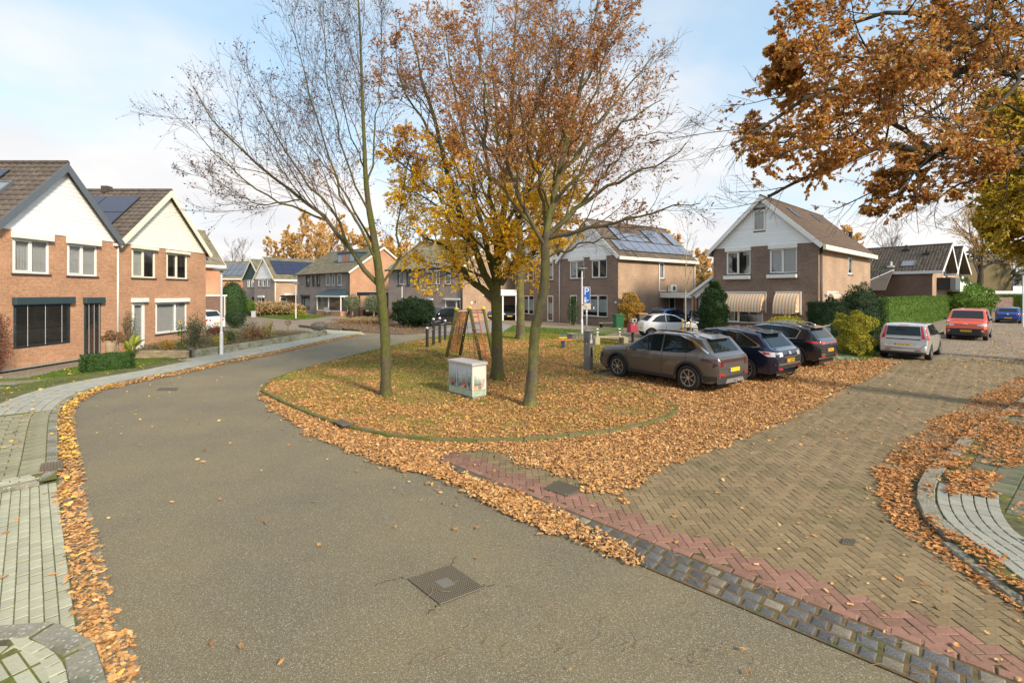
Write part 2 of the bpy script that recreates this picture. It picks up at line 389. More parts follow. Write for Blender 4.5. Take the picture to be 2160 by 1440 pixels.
sheet('ground', [(-900, -60), (900, -60), (900, 1500), (-900, 1500)], -0.03, M_soil)
EL = Line([(2.3, -1.5)] + gpl([(300, 1440), (250, 1330), (224, 1229), (202, 1119), (176, 1037), (168, 963), (158, 895), (160, 867), (183, 842), (229, 821), (298, 805), (390, 787), (480, 766), (600, 742), (700, 719), (768, 706)]), sm=1.6)
RA, RB = np.array(gp(918, 967)), np.array(gp(2130, 1440))
RD = (RB - RA) / np.linalg.norm(RB - RA); RBX = RB + RD * 6
RL = Line([tuple(RA - RD * 0.2), tuple(RA + (RB - RA) * 0.5 + np.array([-0.03, -0.03])), tuple(RB), tuple(RBX)])
RNs = np.array([-RD[1], RD[0]])                       # left of travel = towards the brick road
ISL = gpl([(557, 828), (566, 812), (610, 792), (700, 766), (800, 739), (900, 716), (960, 708), (1040, 704), (1150, 705), (1230, 711), (1320, 722)]) + [(9.4, 24.6), (9.2, 21.6), (5.5, 18.7), (2.7, 16.6)] + gpl([(1330, 822), (1400, 850), (1424, 868), (1415, 880), (1350, 900), (1250, 918), (1100, 931), (960, 933), (850, 926), (760, 909), (690, 889), (640, 868), (590, 846)])
street = sheet('street', [(-60, 13), (60, 13), (75, 95), (-60, 95)], -0.006, M_streetb)
asph_poly = [tuple(p) for p in EL.P] + gpl([(800, 697), (860, 697), (905, 712), (960, 740), (1100, 800), (1100, 900)]) + [tuple(RL.at(q)) for q in np.linspace(0, RL.L, 12)]
asphalt = sheet('asphalt_road', asph_poly, 0.0, M_asph)
brick_poly = [tuple(RL.at(q)) for q in np.linspace(RL.L, 0.02, 12)] + [gp(905, 900), (2.7, 16.6), (9.2, 21.6), (14.0, 24.0), (24.0, 28.5), (60, 62), (72, 50), (40, 18), (14, 2), (8, -2)]
brick_road = sheet('brick_road', brick_poly, 0.0105, M_joint)
brick_far = sheet('far_brick_road', [p for p in [(10.5, 22.5), (14.0, 24.0), (24.0, 28.5), (60, 62), (80, 60), (60, 30), (30, 21), (24, 20), (18, 20)]], 0.018, M_streetb)

def piece_mesh(c, h, ins=0.005, crown=0.0):
    """c: 4 corners ccw; a stone with a slightly smaller top face"""
    c = np.array(c, float); m = c.mean(0)
    def sh(k): 
        d = m - c; l = np.linalg.norm(d, axis=1)[:, None]; return c + d / l * k
    bot = sh(0.003); mid = sh(0.004); top = sh(0.004 + ins * 1.6)
    V = [(x, y, -0.03) for x, y in bot] + [(x, y, h - ins) for x, y in mid] + [(x, y, h) for x, y in top]
    Fq = [(0, 1, 5, 4), (1, 2, 6, 5), (2, 3, 7, 6), (3, 0, 4, 7), (4, 5, 9, 8), (5, 6, 10, 9), (6, 7, 11, 10), (7, 4, 8, 11), (8, 9, 10, 11)]
    if crown:
        V.append((m[0], m[1], h + crown)); Fq = Fq[:-1] + [(8, 9, 12), (9, 10, 12), (10, 11, 12), (11, 8, 12)]
    return V, Fq
def place_pieces(parent, pieces, name, z, h, ins=0.005, nmax=300, crown=0.0, rnd=0.004, far_name=None):
    """pieces: (corners, material). The nearest nmax become parts, the rest one part of kind stuff"""
    def key(p):
        c = np.mean(p[0], axis=0); return (c[0] ** 2 + c[1] ** 2) + (0 if abs(c[0]) < c[1] * 1.1 and c[1] > 3.3 else 900)
    pieces.sort(key=key); rest = {}
    for i, (c, m) in enumerate(pieces):
        ctr = np.mean(c, axis=0); cc = np.array(c) - ctr; dz = random.uniform(-rnd, rnd)
        V, Fq = piece_mesh(cc, h, ins, crown)
        if i < nmax and key((c, m)) < 900:
            me = bpy.data.meshes.new(name); me.from_pydata(V, [], Fq); me.materials.append(m); o = link(name, me, parent, (ctr[0], ctr[1], z + dz))
        else:
            R = rest.setdefault(m.name, ([], [], m)); b = len(R[0])
            R[0].extend([(v[0] + ctr[0], v[1] + ctr[1], v[2] + z + dz) for v in V]); R[1].extend([tuple(b + q for q in f) for f in Fq])
    for k, (V, Fq, m) in rest.items():
        me = bpy.data.meshes.new(far_name or (name + '_field')); me.from_pydata(V, [], Fq); me.materials.append(m); o = link(far_name or (name + '_field'), me, parent); o['kind'] = 'stuff'
def courses(line, q0, q1, d0, w, n, length, m, gap=0.0, jitter=0.0, keep=None, off=0.5):
    out = []
    for r in range(n):
        da, db = d0 + r * w + gap / 2, d0 + (r + 1) * w - gap / 2
        q = q0 - (r * off % 1.0) * length
        while q < q1:
            L_ = length * (1 + random.uniform(-jitter, jitter)); a, b = max(q, q0), min(q + L_ - gap, q1)
            if b - a > length * 0.2:
                c = [line.at(a, da), line.at(b, da), line.at(b, db), line.at(a, db)]
                if jitter: c = [p + np.array([random.uniform(-1, 1), random.uniform(-1, 1)]) * gap * 0.35 for p in c]
                mm = m() if callable(m) else m
                ctr = np.mean(c, axis=0)
                if keep is None or keep(ctr): out.append((c, mm))
            q += L_
    def ccw(c):
        a = sum(c[i][0] * c[(i + 1) % 4][1] - c[(i + 1) % 4][0] * c[i][1] for i in range(4)); return c if a > 0 else c[::-1]
    return [(ccw(c), mm) for c, mm in out]
# --- herringbone bricks, setts and the red border ---
def side_of(p): return float(np.dot(np.array(p) - RA, RNs))
ER_px = [(2400, 1420), (2140, 1262), (2040, 1180), (1965, 1120), (1938, 1082), (1932, 1048), (1942, 1015), (1968, 985), (2002, 955), (2050, 912), (2160, 842)]
ER = Line(gpl(ER_px) + [(22, 19), (34, 29), (60, 52)], sm=0.5)
er_reg = [tuple(p) for p in ER.P] + [(72, 30), (30, -10)]
w = 0.105; bricks = []
for i in range(-40, 190):
    for j in range(-10, 240):
        k = (i - j) % 4
        if k == 0: x0, y0, x1, y1 = i * w, j * w, (i + 2) * w, (j + 1) * w
        elif k == 2: x0, y0, x1, y1 = i * w, (j - 1) * w, (i + 1) * w, (j + 1) * w
        else: continue
        cx, cy = (x0 + x1) / 2, (y0 + y1) / 2
        if cy < 2.6 or cy > 24 or abs(cx) > cy * 1.2 + 0.5: continue
        s_ = side_of((cx, cy))
        if s_ < 0.07: continue
        bricks.append(((cx, cy), [(x0, y0), (x1, y0), (x1, y1), (x0, y1)], s_))
cen = np.array([b[0] for b in bricks]); ok = inpoly(cen, brick_poly) & ~inpoly(cen, ISL) & ~inpoly(cen, er_reg)
herr = [(b[1], M_redb if (b[2] < 0.47 + 0.05 * math.sin(b[0][0] * 9)) else M_tan) for b, k in zip(bricks, ok) if k]
place_pieces(brick_road, herr, 'brick', -0.003, 0.02, far_name='brick_field')
border = courses(RL, 0.25, RL.L, 0.02, 0.105, 1, 0.212, M_redb, gap=0.009)
place_pieces(brick_road, border, 'border_brick', 0.0, 0.02, nmax=60)
sett_bed = sheet('sett_strip', [tuple(RL.at(q, 0.02)) for q in np.linspace(0, RL.L, 10)] + [tuple(RL.at(q, -0.47)) for q in np.linspace(RL.L, 0, 10)], 0.013, mat('sett_joint', (0.12, 0.08, 0.035), 0.95, var=0.5, nscale=25, col2=(0.07, 0.075, 0.015), c2scale=2.5, c2lo=0.5, c2hi=0.65))
setts = courses(RL, 0.1, RL.L, -0.46, 0.155, 3, 0.165, lambda: M_sett if random.random() < 0.85 else M_sett2, gap=0.013, jitter=0.18, off=0.43)
place_pieces(sett_bed, setts, 'sett', -0.002, 0.022, ins=0.014, crown=0.006, rnd=0.004)

# --- left side: gutter, kerb, apron pavers, path slabs ---
def q_at(line, px, py):
    p = np.array(gp(px, py)); return float(line.s[np.argmin(np.hypot(*(line.P - p).T))])
qA, qB, qT = q_at(EL, 252, 1335), q_at(EL, 172, 1012), EL.L - 0.1
sheet('gutter_strip', EL.band(0.2, qT, -0.01, 0.3), 0.004, M_conc)
APL = Line([tuple(EL.at(qA)), tuple(EL.at(qB))], 0)
apron = sheet('driveway_apron', APL.band(0, APL.L, 0.27, 4.6), 0.0285, M_moss)
place_pieces(apron, courses(APL, 0, APL.L, 0.28, 0.094, 38, 0.178, M_pale, gap=0.003, jitter=0.0, off=0.5), 'paver', 0.004, 0.03)
lpath = sheet('footpath', EL.band(qB + 0.02, qT, 0.28, 3.0), 0.073, M_moss)
sheet('kerb_bed', EL.band(qB - 0.35, qB + 0.5, 0.26, 4.4), 0.026, M_moss)
kerb_bits = courses(EL, qB + 0.4, qT, 0.27, 0.15, 1, 0.95, M_conc, gap=0.008)
place_pieces(lpath, kerb_bits, 'kerb_stone', 0.0, 0.085, ins=0.012, rnd=0.001)
qC = q_at(EL, 160, 867)
path_t = courses(EL, qB + 0.5, qC + 0.2, 0.42, 0.3, 1, 0.3, M_slab, gap=0.01, off=0.5)
for i in range(int((qC - qB) / 0.2)):
    qa = qB + 0.5 + i * 0.2
    if qa > qC: break
    path_t += [(c, m_) for c, m_ in courses(EL, qa, qa + 0.194, 0.72 - (i % 2) * 0.15 + (0.15 if i % 2 else 0), 0.3, 12, 0.194, M_slab, gap=0.008, off=0.0)] if i % 2 == 0 else courses(EL, qa, qa + 0.194, 0.87, 0.3, 12, 0.194, M_slab, gap=0.008, off=0.0) + courses(EL, qa, qa + 0.194, 0.72, 0.15, 1, 0.194, M_slab, gap=0.008, off=0.0)
path_p = courses(EL, qC + 0.2, q_at(EL, 480, 766), 0.42, 0.21, 6, 0.105, M_grey, gap=0.006, off=0.0)
path_q = courses(EL, q_at(EL, 480, 766), qT, 0.42, 0.3, 6, 0.3, M_grey, gap=0.006, off=0.5)
place_pieces(lpath, path_t + path_p + path_q, 'paving_slab', 0.035, 0.045, rnd=0.003)
# rounded kerb corners beside the apron
def corner_kerb(pts_out, wdt, z0, h, inner_name, fill_m, name='corner_kerb'):
    ln = Line(pts_out)
    st = sheet(inner_name, [tuple(p) for p in ln.at(np.linspace(0, ln.L, 20), wdt)] + [(-9, -1), (-9, 3.0)], z0, fill_m)
    place_pieces(st, courses(ln, 0, ln.L, 0.0, wdt, 1, 0.55, M_conc, gap=0.008), 'kerb_stone', 0.0, h, ins=0.015, rnd=0.001)
    return ln, st
near_ln = Line([(0.0, 0.4), (-1.6, 2.1)] + gpl([(228, 1452), (222, 1412), (196, 1368), (150, 1340), (100, 1330), (0, 1344)]) + [(-7, 4.35)])
near_path = sheet('near_footpath', [tuple(p) for p in near_ln.at(np.linspace(0, near_ln.L, 40), 0.1)] + [(-9, 4.0), (-9, -2), (-1, -2)], 0.083, M_moss)
place_pieces(near_path, courses(near_ln, 0, near_ln.L, 0.0, 0.2, 1, 0.6, M_conc, gap=0.008), 'kerb_stone', 0.0, 0.095, ins=0.018, rnd=0.001)
place_pieces(near_path, courses(near_ln, 0, near_ln.L, 0.205, 0.105, 1, 0.17, M_pale, gap=0.008), 'paver', 0.04, 0.05)
slabs = []
reg = [tuple(p) for p in near_ln.at(np.linspace(0, near_ln.L, 40), 0.33)] + [(-9, 4.0), (-9, -2), (-1, -2)]
c45, s45 = math.cos(math.radians(-32)), math.sin(math.radians(-32))
for i in range(-40, 20):
    for j in range(-10, 30):
        u0, v0 = i * 0.3 + (j % 2) * 0.15, j * 0.3
        def rt(u, v): return (u * c45 - v * s45, u * s45 + v * c45)
        c = [rt(u0 + 0.004, v0 + 0.004), rt(u0 + 0.294, v0 + 0.004), rt(u0 + 0.294, v0 + 0.294), rt(u0 + 0.004, v0 + 0.294)]
        m_ = np.mean(c, axis=0)
        if 2.6 < m_[1] < 5 and abs(m_[0]) < m_[1] * 1.3: slabs.append(c)
insd = inpoly([np.mean(c, axis=0) for c in slabs], reg)
cor = np.array([inpoly(c, reg).all() for c in slabs])
place_pieces(near_path, [(c, M_slab) for c, k in zip(slabs, cor) if k], 'paving_slab', 0.04, 0.05)
sm = []; reg2 = [tuple(p) for p in near_ln.at(np.linspace(0, near_ln.L, 40), 0.27)] + [(-9, 4.0), (-9, -2), (-1, -2)]
for c, a, b in zip(slabs, insd, cor):
    if not b:
        c = np.array(c)
        for k in range(3):
            t0, t1 = k / 3 + 0.015, (k + 1) / 3 - 0.015
            q = [c[0] + (c[3] - c[0]) * t0, c[1] + (c[2] - c[1]) * t0, c[1] + (c[2] - c[1]) * t1, c[0] + (c[3] - c[0]) * t1]
            if inpoly([np.mean(q, axis=0)], reg2)[0]: sm.append((q, M_pale))
place_pieces(near_path, sm, 'paver', 0.036, 0.05)
far_ln = Line([tuple(EL.at(qB + 0.42, 0.27)), tuple(EL.at(qB + 0.2, 0.275)), tuple(EL.at(qB + 0.06, 0.36)), tuple(EL.at(qB + 0.0, 0.6)), tuple(EL.at(qB, 1.2)), tuple(EL.at(qB, 2.6)), tuple(EL.at(qB - 0.0, 4.5))])
place_pieces(lpath, courses(far_ln, 0.0, far_ln.L, -0.16, 0.16, 1, 0.5, M_conc, gap=0.008), 'kerb_stone', 0.0, 0.09, ins=0.015, rnd=0.001)
place_pieces(lpath, courses(far_ln, 0.3, far_ln.L, -0.47, 0.1, 3, 0.21, M_pale, gap=0.008), 'paver', 0.045, 0.05)

# --- right side: kerb, pale curved pavers, mossy slabs ---
rpath = sheet('right_footpath', [tuple(p) for p in ER.at(np.linspace(0, ER.L, 80), -0.02)] + [(72, 40), (40, -6), (8, -6)], 0.072, M_moss)
qe0, qe1 = q_at(ER, 2040, 1180), q_at(ER, 1942, 1015)
place_pieces(rpath, courses(ER, qe0 + 0.35, q_at(ER, 2160, 842) + 6, -0.2, 0.2, 1, 0.6, M_conc, gap=0.008), 'kerb_stone', 0.0, 0.095, ins=0.018, rnd=0.001)
place_pieces(rpath, courses(ER, 0.2, qe0 + 0.33, -0.1, 0.2, 1, 0.6, M_conc, gap=0.008), 'kerb_stone', 0.0, 0.06, ins=0.018, rnd=0.001)
place_pieces(rpath, courses(ER, 0.2, qe1 - 0.05, -0.84, 0.125, 5, 0.2, M_grey, gap=0.008, off=0.5), 'paver', 0.04, 0.05)
dk = []
a0 = math.radians(38); ca, sa = math.cos(a0), math.sin(a0)
reg_in = [tuple(p) for p in ER.at(np.linspace(0.1, qe1 - 0.05, 40), -0.98)] + [tuple(p) for p in ER.at(np.linspace(qe1, ER.L, 60), -0.26)] + [(70, 40), (30, -6), (9, -2)]
for i in range(-60, 90):
    for j in range(-60, 60):
        u0, v0 = i * 0.3 + (j % 2) * 0.15, j * 0.3
        c = [((u0 + du) * ca - (v0 + dv) * sa, (u0 + du) * sa + (v0 + dv) * ca) for du, dv in ((0.004, 0.004), (0.294, 0.004), (0.294, 0.294), (0.004, 0.294))]
        m_ = np.mean(c, axis=0)
        if 3.2 < m_[1] < 19 and 0 < m_[0] < m_[1] * 1.12 + 0.3: dk.append(c)
insd = inpoly([np.mean(c, axis=0) for c in dk], reg_in)
place_pieces(rpath, [(c, M_slabd) for c, k in zip(dk, insd) if k], 'paving_slab', 0.035, 0.045, nmax=200)

# cracks in the asphalt
crk = MB()
for pts_ in ([(1016, 1238), (1024, 1235), (1032, 1236), (1045, 1231)], [(950, 1193), (957, 1187), (955, 1180), (963, 1174)], [(862, 1222), (845, 1219), (830, 1223), (812, 1226), (790, 1236)], [(926, 1274), (918, 1282), (905, 1288), (900, 1296)]):
    P_ = smooth_line([gp(*q) for q in pts_], 5); P_ = P_ + np.random.default_rng(3).normal(size=P_.shape) * .008
    for i in range(len(P_) - 1):
        a, c = P_[i], P_[i + 1]; d = (c - a) / max(np.linalg.norm(c - a), 1e-6); n_ = np.array([-d[1], d[0]]) * (.002 + .0025 * random.random()); crk.face([(*(a - n_), .003), (*(c - n_), .003), (*(c + n_), .003), (*(a + n_), .003)])
ck = crk.build('asphalt_crack', mat('crack_dark', (0.05, 0.042, 0.03), .95), asphalt, uv=False)
# --- island ---
island = sheet('island_lawn', ISL, 0.075, M_litter, thick=0.12)
isl_ln = Line(ISL + [ISL[0]], 3)
def arcd(p): return p
ik = courses(isl_ln, 0, isl_ln.L, 0.0 if sum(ISL[i][0] * ISL[(i + 1) % len(ISL)][1] - ISL[(i + 1) % len(ISL)][0] * ISL[i][1] for i in range(len(ISL))) < 0 else -0.1, 0.1, 1, 0.9, M_kerbm, gap=0.008)
place_pieces(island, ik, 'kerb_stone', 0.0, 0.092, ins=0.015, rnd=0.002)
mulch = gpl([(572, 835), (560, 842), (600, 872), (690, 925), (780, 960), (850, 976), (905, 985), (918, 965), (930, 950), (1000, 942), (1085, 948), (1100, 980), (1160, 992), (1232, 1002), (1250, 1034), (1305, 1045), (1340, 1003), (1395, 978), (1480, 950), (1555, 918), (1615, 893), (1685, 868), (1735, 838), (1785, 808), (1835, 786), (1700, 765), (1600, 778), (1480, 800), (1420, 850), (1424, 870), (1250, 912), (1000, 928), (800, 914), (650, 868)])
sheet('leaf_mulch', mulch, 0.0205, M_litter2)
# leaf-covered parking floor reads darker than clean brick
# --- gardens, drives, lawns ---
sheet('front_drive', gpl([(-500, 850), (-500, 812), (60, 812), (270, 790), (310, 779), (200, 803), (60, 850)]), 0.052, M_drive, thick=.08)
lawn_a = sheet('front_lawn', gpl([(-40, 806), (60, 800), (120, 786), (190, 770), (250, 763), (345, 757), (375, 762), (300, 777), (230, 790), (180, 795)]), 0.058, M_grass, thick=.08)
lawn_b = sheet('lawn_strip', gpl([(-40, 818), (0, 817), (60, 812), (175, 800), (190, 801), (150, 809), (60, 818), (-40, 822)]), 0.056, M_grass, thick=.08)
lawn_c = sheet('lawn_strip', gpl([(-40, 830), (0, 828), (90, 818), (125, 817), (95, 825), (0, 836), (-40, 838)]), 0.056, M_grass, thick=.08)
sheet('wall_foot_path', [(-18.5, 12), (-18.05, 12), (-18.05, 21.5), (-18.5, 21.5)], 0.06, M_grey)
garden_poly = gpl([(276, 756), (397, 757), (540, 735), (688, 709), (640, 704), (560, 704), (500, 700), (430, 708), (300, 738)])
sheet('garden_soil', garden_poly, 0.06, mat('garden_soil', (0.10, 0.075, 0.045), 0.95, var=0.5, nscale=6, col2=(0.09, 0.11, 0.03), c2scale=1.3, bump=0.8, bscale=20), thick=.08)
sheet('corner_path', gpl([(690, 709), (768, 705), (758, 698), (735, 694), (700, 694), (640, 700)]), 0.05, M_pale, thick=.06)
sheet('round_lawn', gpl([(541, 668), (594, 664), (696, 666), (660, 672), (624, 675)]), 0.06, M_grass, thick=0.08)
sheet('verge_lawn', gpl([(1060, 702), (1082, 688), (1130, 692), (1250, 698), (1290, 704), (1275, 708), (1200, 705), (1120, 702)]), 0.05, M_grass, thick=0.06)
sheet('grey_drive', gpl([(905, 700), (1060, 702), (1082, 688), (1040, 676), (970, 678), (950, 690)]), 0.003, M_drive)
sheet('shaded_bed', gpl([(640, 690), (720, 698), (850, 706), (905, 703), (900, 692), (870, 684), (760, 678), (700, 682)]), 0.05, mat('bed_soil', (0.13, 0.09, 0.05), 0.95, var=0.45, nscale=8, bump=0.8, bscale=20), thick=0.06)
sheet('corner_garden', gpl([(1690, 735), (1745, 762), (1830, 762), (1868, 746), (1860, 722), (1790, 712), (1700, 712), (1600, 715), (1480, 715), (1500, 726)]), 0.04, M_grass, thick=0.05)
sheet('slab_path', gpl([(1690, 748), (1725, 762), (1818, 760), (1790, 750), (1740, 745)]), 0.055, M_grey)
# ================= HOUSES =================
B_or = brick_mat('brick_orange', (0.50, 0.25, 0.135), (0.38, 0.19, 0.105), (0.44, 0.31, 0.2))
B_or2 = brick_mat('brick_bright_orange', (0.55, 0.25, 0.13), (0.45, 0.20, 0.11), (0.42, 0.28, 0.19))
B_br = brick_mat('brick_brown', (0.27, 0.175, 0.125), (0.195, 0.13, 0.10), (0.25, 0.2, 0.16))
B_sun = brick_mat('brick_sunlit', (0.42, 0.28, 0.18), (0.33, 0.215, 0.14), (0.36, 0.27, 0.19))  # lighter brick for walls facing the sun: sunlight put into the colour
B_gr = brick_mat('brick_grey', (0.30, 0.245, 0.205), (0.24, 0.195, 0.17), (0.30, 0.26, 0.23))
B_dk = brick_mat('brick_dark', (0.2, 0.12, 0.08), (0.15, 0.09, 0.065), (0.14, 0.1, 0.075))
P_white = mat('white_paint', (0.78, 0.77, 0.73), 0.45, var=0.06, nscale=3)
P_cream = mat('cream_paint', (0.76, 0.73, 0.58), 0.5, var=0.06, nscale=3)
P_clad = mat('white_cladding', (0.84, 0.84, 0.82), 0.5, var=0.05, nscale=2, obj=0.04)
P_cladc = mat('cream_cladding', (0.82, 0.79, 0.68), 0.5, var=0.05, nscale=2, obj=0.04)
P_green = mat('green_cladding', (0.02, 0.06, 0.05), 0.5, var=0.1, nscale=2, obj=0.06)
P_anth = mat('anthracite_paint', (0.035, 0.06, 0.07), 0.4, var=0.15)
P_greyt = mat('grey_trim', (0.11, 0.13, 0.15), 0.45, var=0.1)
P_blk = mat('black_paint', (0.02, 0.02, 0.022), 0.5, var=0.2)
P_zinc = mat('zinc_pipe', (0.62, 0.62, 0.6), 0.4, var=0.1)
P_sill = mat('dark_sill', (0.07, 0.05, 0.045), 0.6, var=0.2)
T_dk = mat('tile_dark_brown', (0.09, 0.07, 0.055), 0.85, var=0.35, nscale=7, isl=0.2, obj=0.2, col2=(0.2, 0.18, 0.13), c2scale=2.6, c2lo=0.58, c2hi=0.74)
T_br = mat('tile_brown', (0.10, 0.066, 0.045), 0.85, var=0.3, nscale=7, isl=0.15, obj=0.15, col2=(0.16, 0.14, 0.11), c2scale=2.4, c2lo=0.6, c2hi=0.75)
T_moss = mat('tile_mossy', (0.19, 0.165, 0.12), 0.88, var=0.3, nscale=7, isl=0.2, obj=0.2, col2=(0.13, 0.13, 0.06), c2scale=1.2, c2lo=0.45, c2hi=0.65)
T_grey = mat('tile_grey_moss', (0.11, 0.085, 0.07), 0.88, var=0.3, nscale=7, isl=0.25, obj=0.2, col2=(0.07, 0.075, 0.04), c2scale=1.0, c2lo=0.5, c2hi=0.65)
SOL = mat('solar_glass', (0.012, 0.018, 0.05), 0.16, coat=0.6)
SOLf = mat('solar_frame', (0.03, 0.03, 0.035), 0.4)
G_pane = glass_mat('window_glass', (0.03, 0.04, 0.045), 0.12)
G_sky = glass_mat('skylight_glass', (0.3, 0.33, 0.36), 0.6, 0.05)
C_net = mat('net_curtain', (0.66, 0.68, 0.66), 0.9, var=0.1, nscale=12, trans=0.3)
C_blind = mat('white_blind', (0.5, 0.58, 0.57), 0.9)
C_slat = mat('dark_slat', (0.09, 0.085, 0.075), 0.5)
C_room = mat('room_dark', (0.05, 0.045, 0.04), 0.95)
P_plant = mat('sill_plant', (0.07, 0.09, 0.04), 0.9, var=0.4)

TILE_U = [0, .2, .4, .62, .82, 1.0]; TILE_H = [.004, .03, .036, .012, .0, .004]
class Slope:
    def __init__(s, root, O, U, V, Lr, Ls):
        s.root = root; s.O, s.U, s.V = Vector(O), Vector(U).normalized(), Vector(V).normalized(); s.N = s.U.cross(s.V).normalized()
        if s.N.z < 0: s.N = -s.N
        s.Lr, s.Ls = Lr, Ls; s.part = None
    def P(s, u, v, n=0.0): return s.O + s.U * u + s.V * v + s.N * n
    def uv(s, h, px, py):      # photo pixel -> slope coordinates
        M = h.Mi; o = M @ Vector((0, 0, CH)); d = (M.to_3x3() @ Vector(((px - CXP) / FPX, 1, (HOR - py) / FPX)))
        t = (s.O - o).dot(s.N) / d.dot(s.N); q = o + d * t - s.O; return q.dot(s.U), q.dot(s.V)
    def slab(s, m, th=0.1, name='roof'):
        b = MB(); a = [s.P(0, 0, -th), s.P(s.Lr, 0, -th), s.P(s.Lr, s.Ls, -th), s.P(0, s.Ls, -th)]; t = [s.P(0, 0), s.P(s.Lr, 0), s.P(s.Lr, s.Ls), s.P(0, s.Ls)]
        b.hexa(a, t); s.part = b.build(name, m, s.root); return s.part
    def tiles(s, m, tw=0.3, tl=0.34, n_ind=0, fine=True, clip=None, vis=None, name='roof_tile'):
        us = (TILE_U, TILE_H) if fine else ([0, .45, 1.0], [.0, .035, .0])
        k = len(us[0]); nU, nV = int(math.ceil(s.Lr / tw - 0.01)), int(math.ceil(s.Ls / tl - 0.01)); tw = s.Lr / nU; tl = s.Ls / nV
        def V3(u, v, n): return s.U * u + s.V * v + s.N * n
        tv = [V3(x * tw, -0.03, -0.012) for x in us[0]] + [V3(x * tw, -0.03, 0.028 + h_) for x, h_ in zip(*us)] + [V3(x * tw, tl, 0.004 + h_) for x, h_ in zip(*us)]
        tf = [(i, i + 1, k + i + 1, k + i) for i in range(k - 1)] + [(k + i, k + i + 1, 2 * k + i + 1, 2 * k + i) for i in range(k - 1)]
        tf.append((0, k, 2 * k)); tf.append((k - 1, 3 * k - 1, 2 * k - 1))
        T = np.array([tuple(v) for v in tv]); cells = []
        for j in range(nV):
            for i in range(nU):
                uc, vc = (i + .5) * tw, (j + .5) * tl
                if clip and not clip(uc, vc): continue
                cells.append((i, j))
        if vis and n_ind: cells.sort(key=lambda c: vis((c[0] + .5) * tw, (c[1] + .5) * tl))
        ind, rest = cells[:n_ind], cells[n_ind:]
        if ind:
            me = bpy.data.meshes.new(name); me.from_pydata([tuple(v) for v in tv], [], tf); me.materials.append(m)
            for i, j in ind:
                o = link(name, me, s.part, s.P(i * tw, j * tl, random.uniform(-.003, .004)))
        if rest:
            offs = np.array([tuple(s.P(i * tw, j * tl, random.uniform(-.004, .005))) for i, j in rest]); V = (offs[:, None, :] + T[None]).reshape(-1, 3)
            q = np.array([f for f in tf if len(f) == 4]); t3 = np.array([f for f in tf if len(f) == 3]); b = (np.arange(len(rest)) * len(T))[:, None, None]
            np_mesh(name + '_field', V, [(q[None] + b).reshape(-1, 4), (t3[None] + b).reshape(-1, 3)], m, s.part, kind='stuff')
    def panel(s, u0, u1, v0, v1, name='solar_panel', m=None, fm=None, up=0.09, cols=1, rows=1):
        for c in range(cols):
            for r in range(rows):
                a0, a1 = u0 + (u1 - u0) * c / cols + .012, u0 + (u1 - u0) * (c + 1) / cols - .012; b0, b1 = v0 + (v1 - v0) * r / rows + .012, v0 + (v1 - v0) * (r + 1) / rows - .012
                b = MB(); b.hexa([s.P(a0, b0, up), s.P(a1, b0, up), s.P(a1, b1, up), s.P(a0, b1, up)], [s.P(a0, b0, up + .035), s.P(a1, b0, up + .035), s.P(a1, b1, up + .035), s.P(a0, b1, up + .035)], 1)
                e = .025; b.face([s.P(a0 + e, b0 + e, up + .039), s.P(a1 - e, b0 + e, up + .039), s.P(a1 - e, b1 - e, up + .039), s.P(a0 + e, b1 - e, up + .039)], 0)
                b.build(name, [m or SOL, fm or SOLf], s.part or s.root)
    def skylight(s, u0, u1, v0, v1):
        b = MB()
        for a0, a1, b0, b1 in ((u0, u1, v0, v0 + .07), (u0, u1, v1 - .07, v1), (u0, u0 + .07, v0 + .07, v1 - .07), (u1 - .07, u1, v0 + .07, v1 - .07)):
            b.hexa([s.P(a0, b0, -.02), s.P(a1, b0, -.02), s.P(a1, b1, -.02), s.P(a0, b1, -.02)], [s.P(a0, b0, .12), s.P(a1, b0, .12), s.P(a1, b1, .12), s.P(a0, b1, .12)])
        f = b.build('skylight', P_greyt, s.root); g = MB()
        g.hexa([s.P(u0 + .07, v0 + .07, .03), s.P(u1 - .07, v0 + .07, .03), s.P(u1 - .07, v1 - .07, .03), s.P(u0 + .07, v1 - .07, .03)], [s.P(u0 + .07, v0 + .07, .09), s.P(u1 - .07, v0 + .07, .09), s.P(u1 - .07, v1 - .07, .09), s.P(u0 + .07, v1 - .07, .09)])
        g.build('pane', G_sky, f)

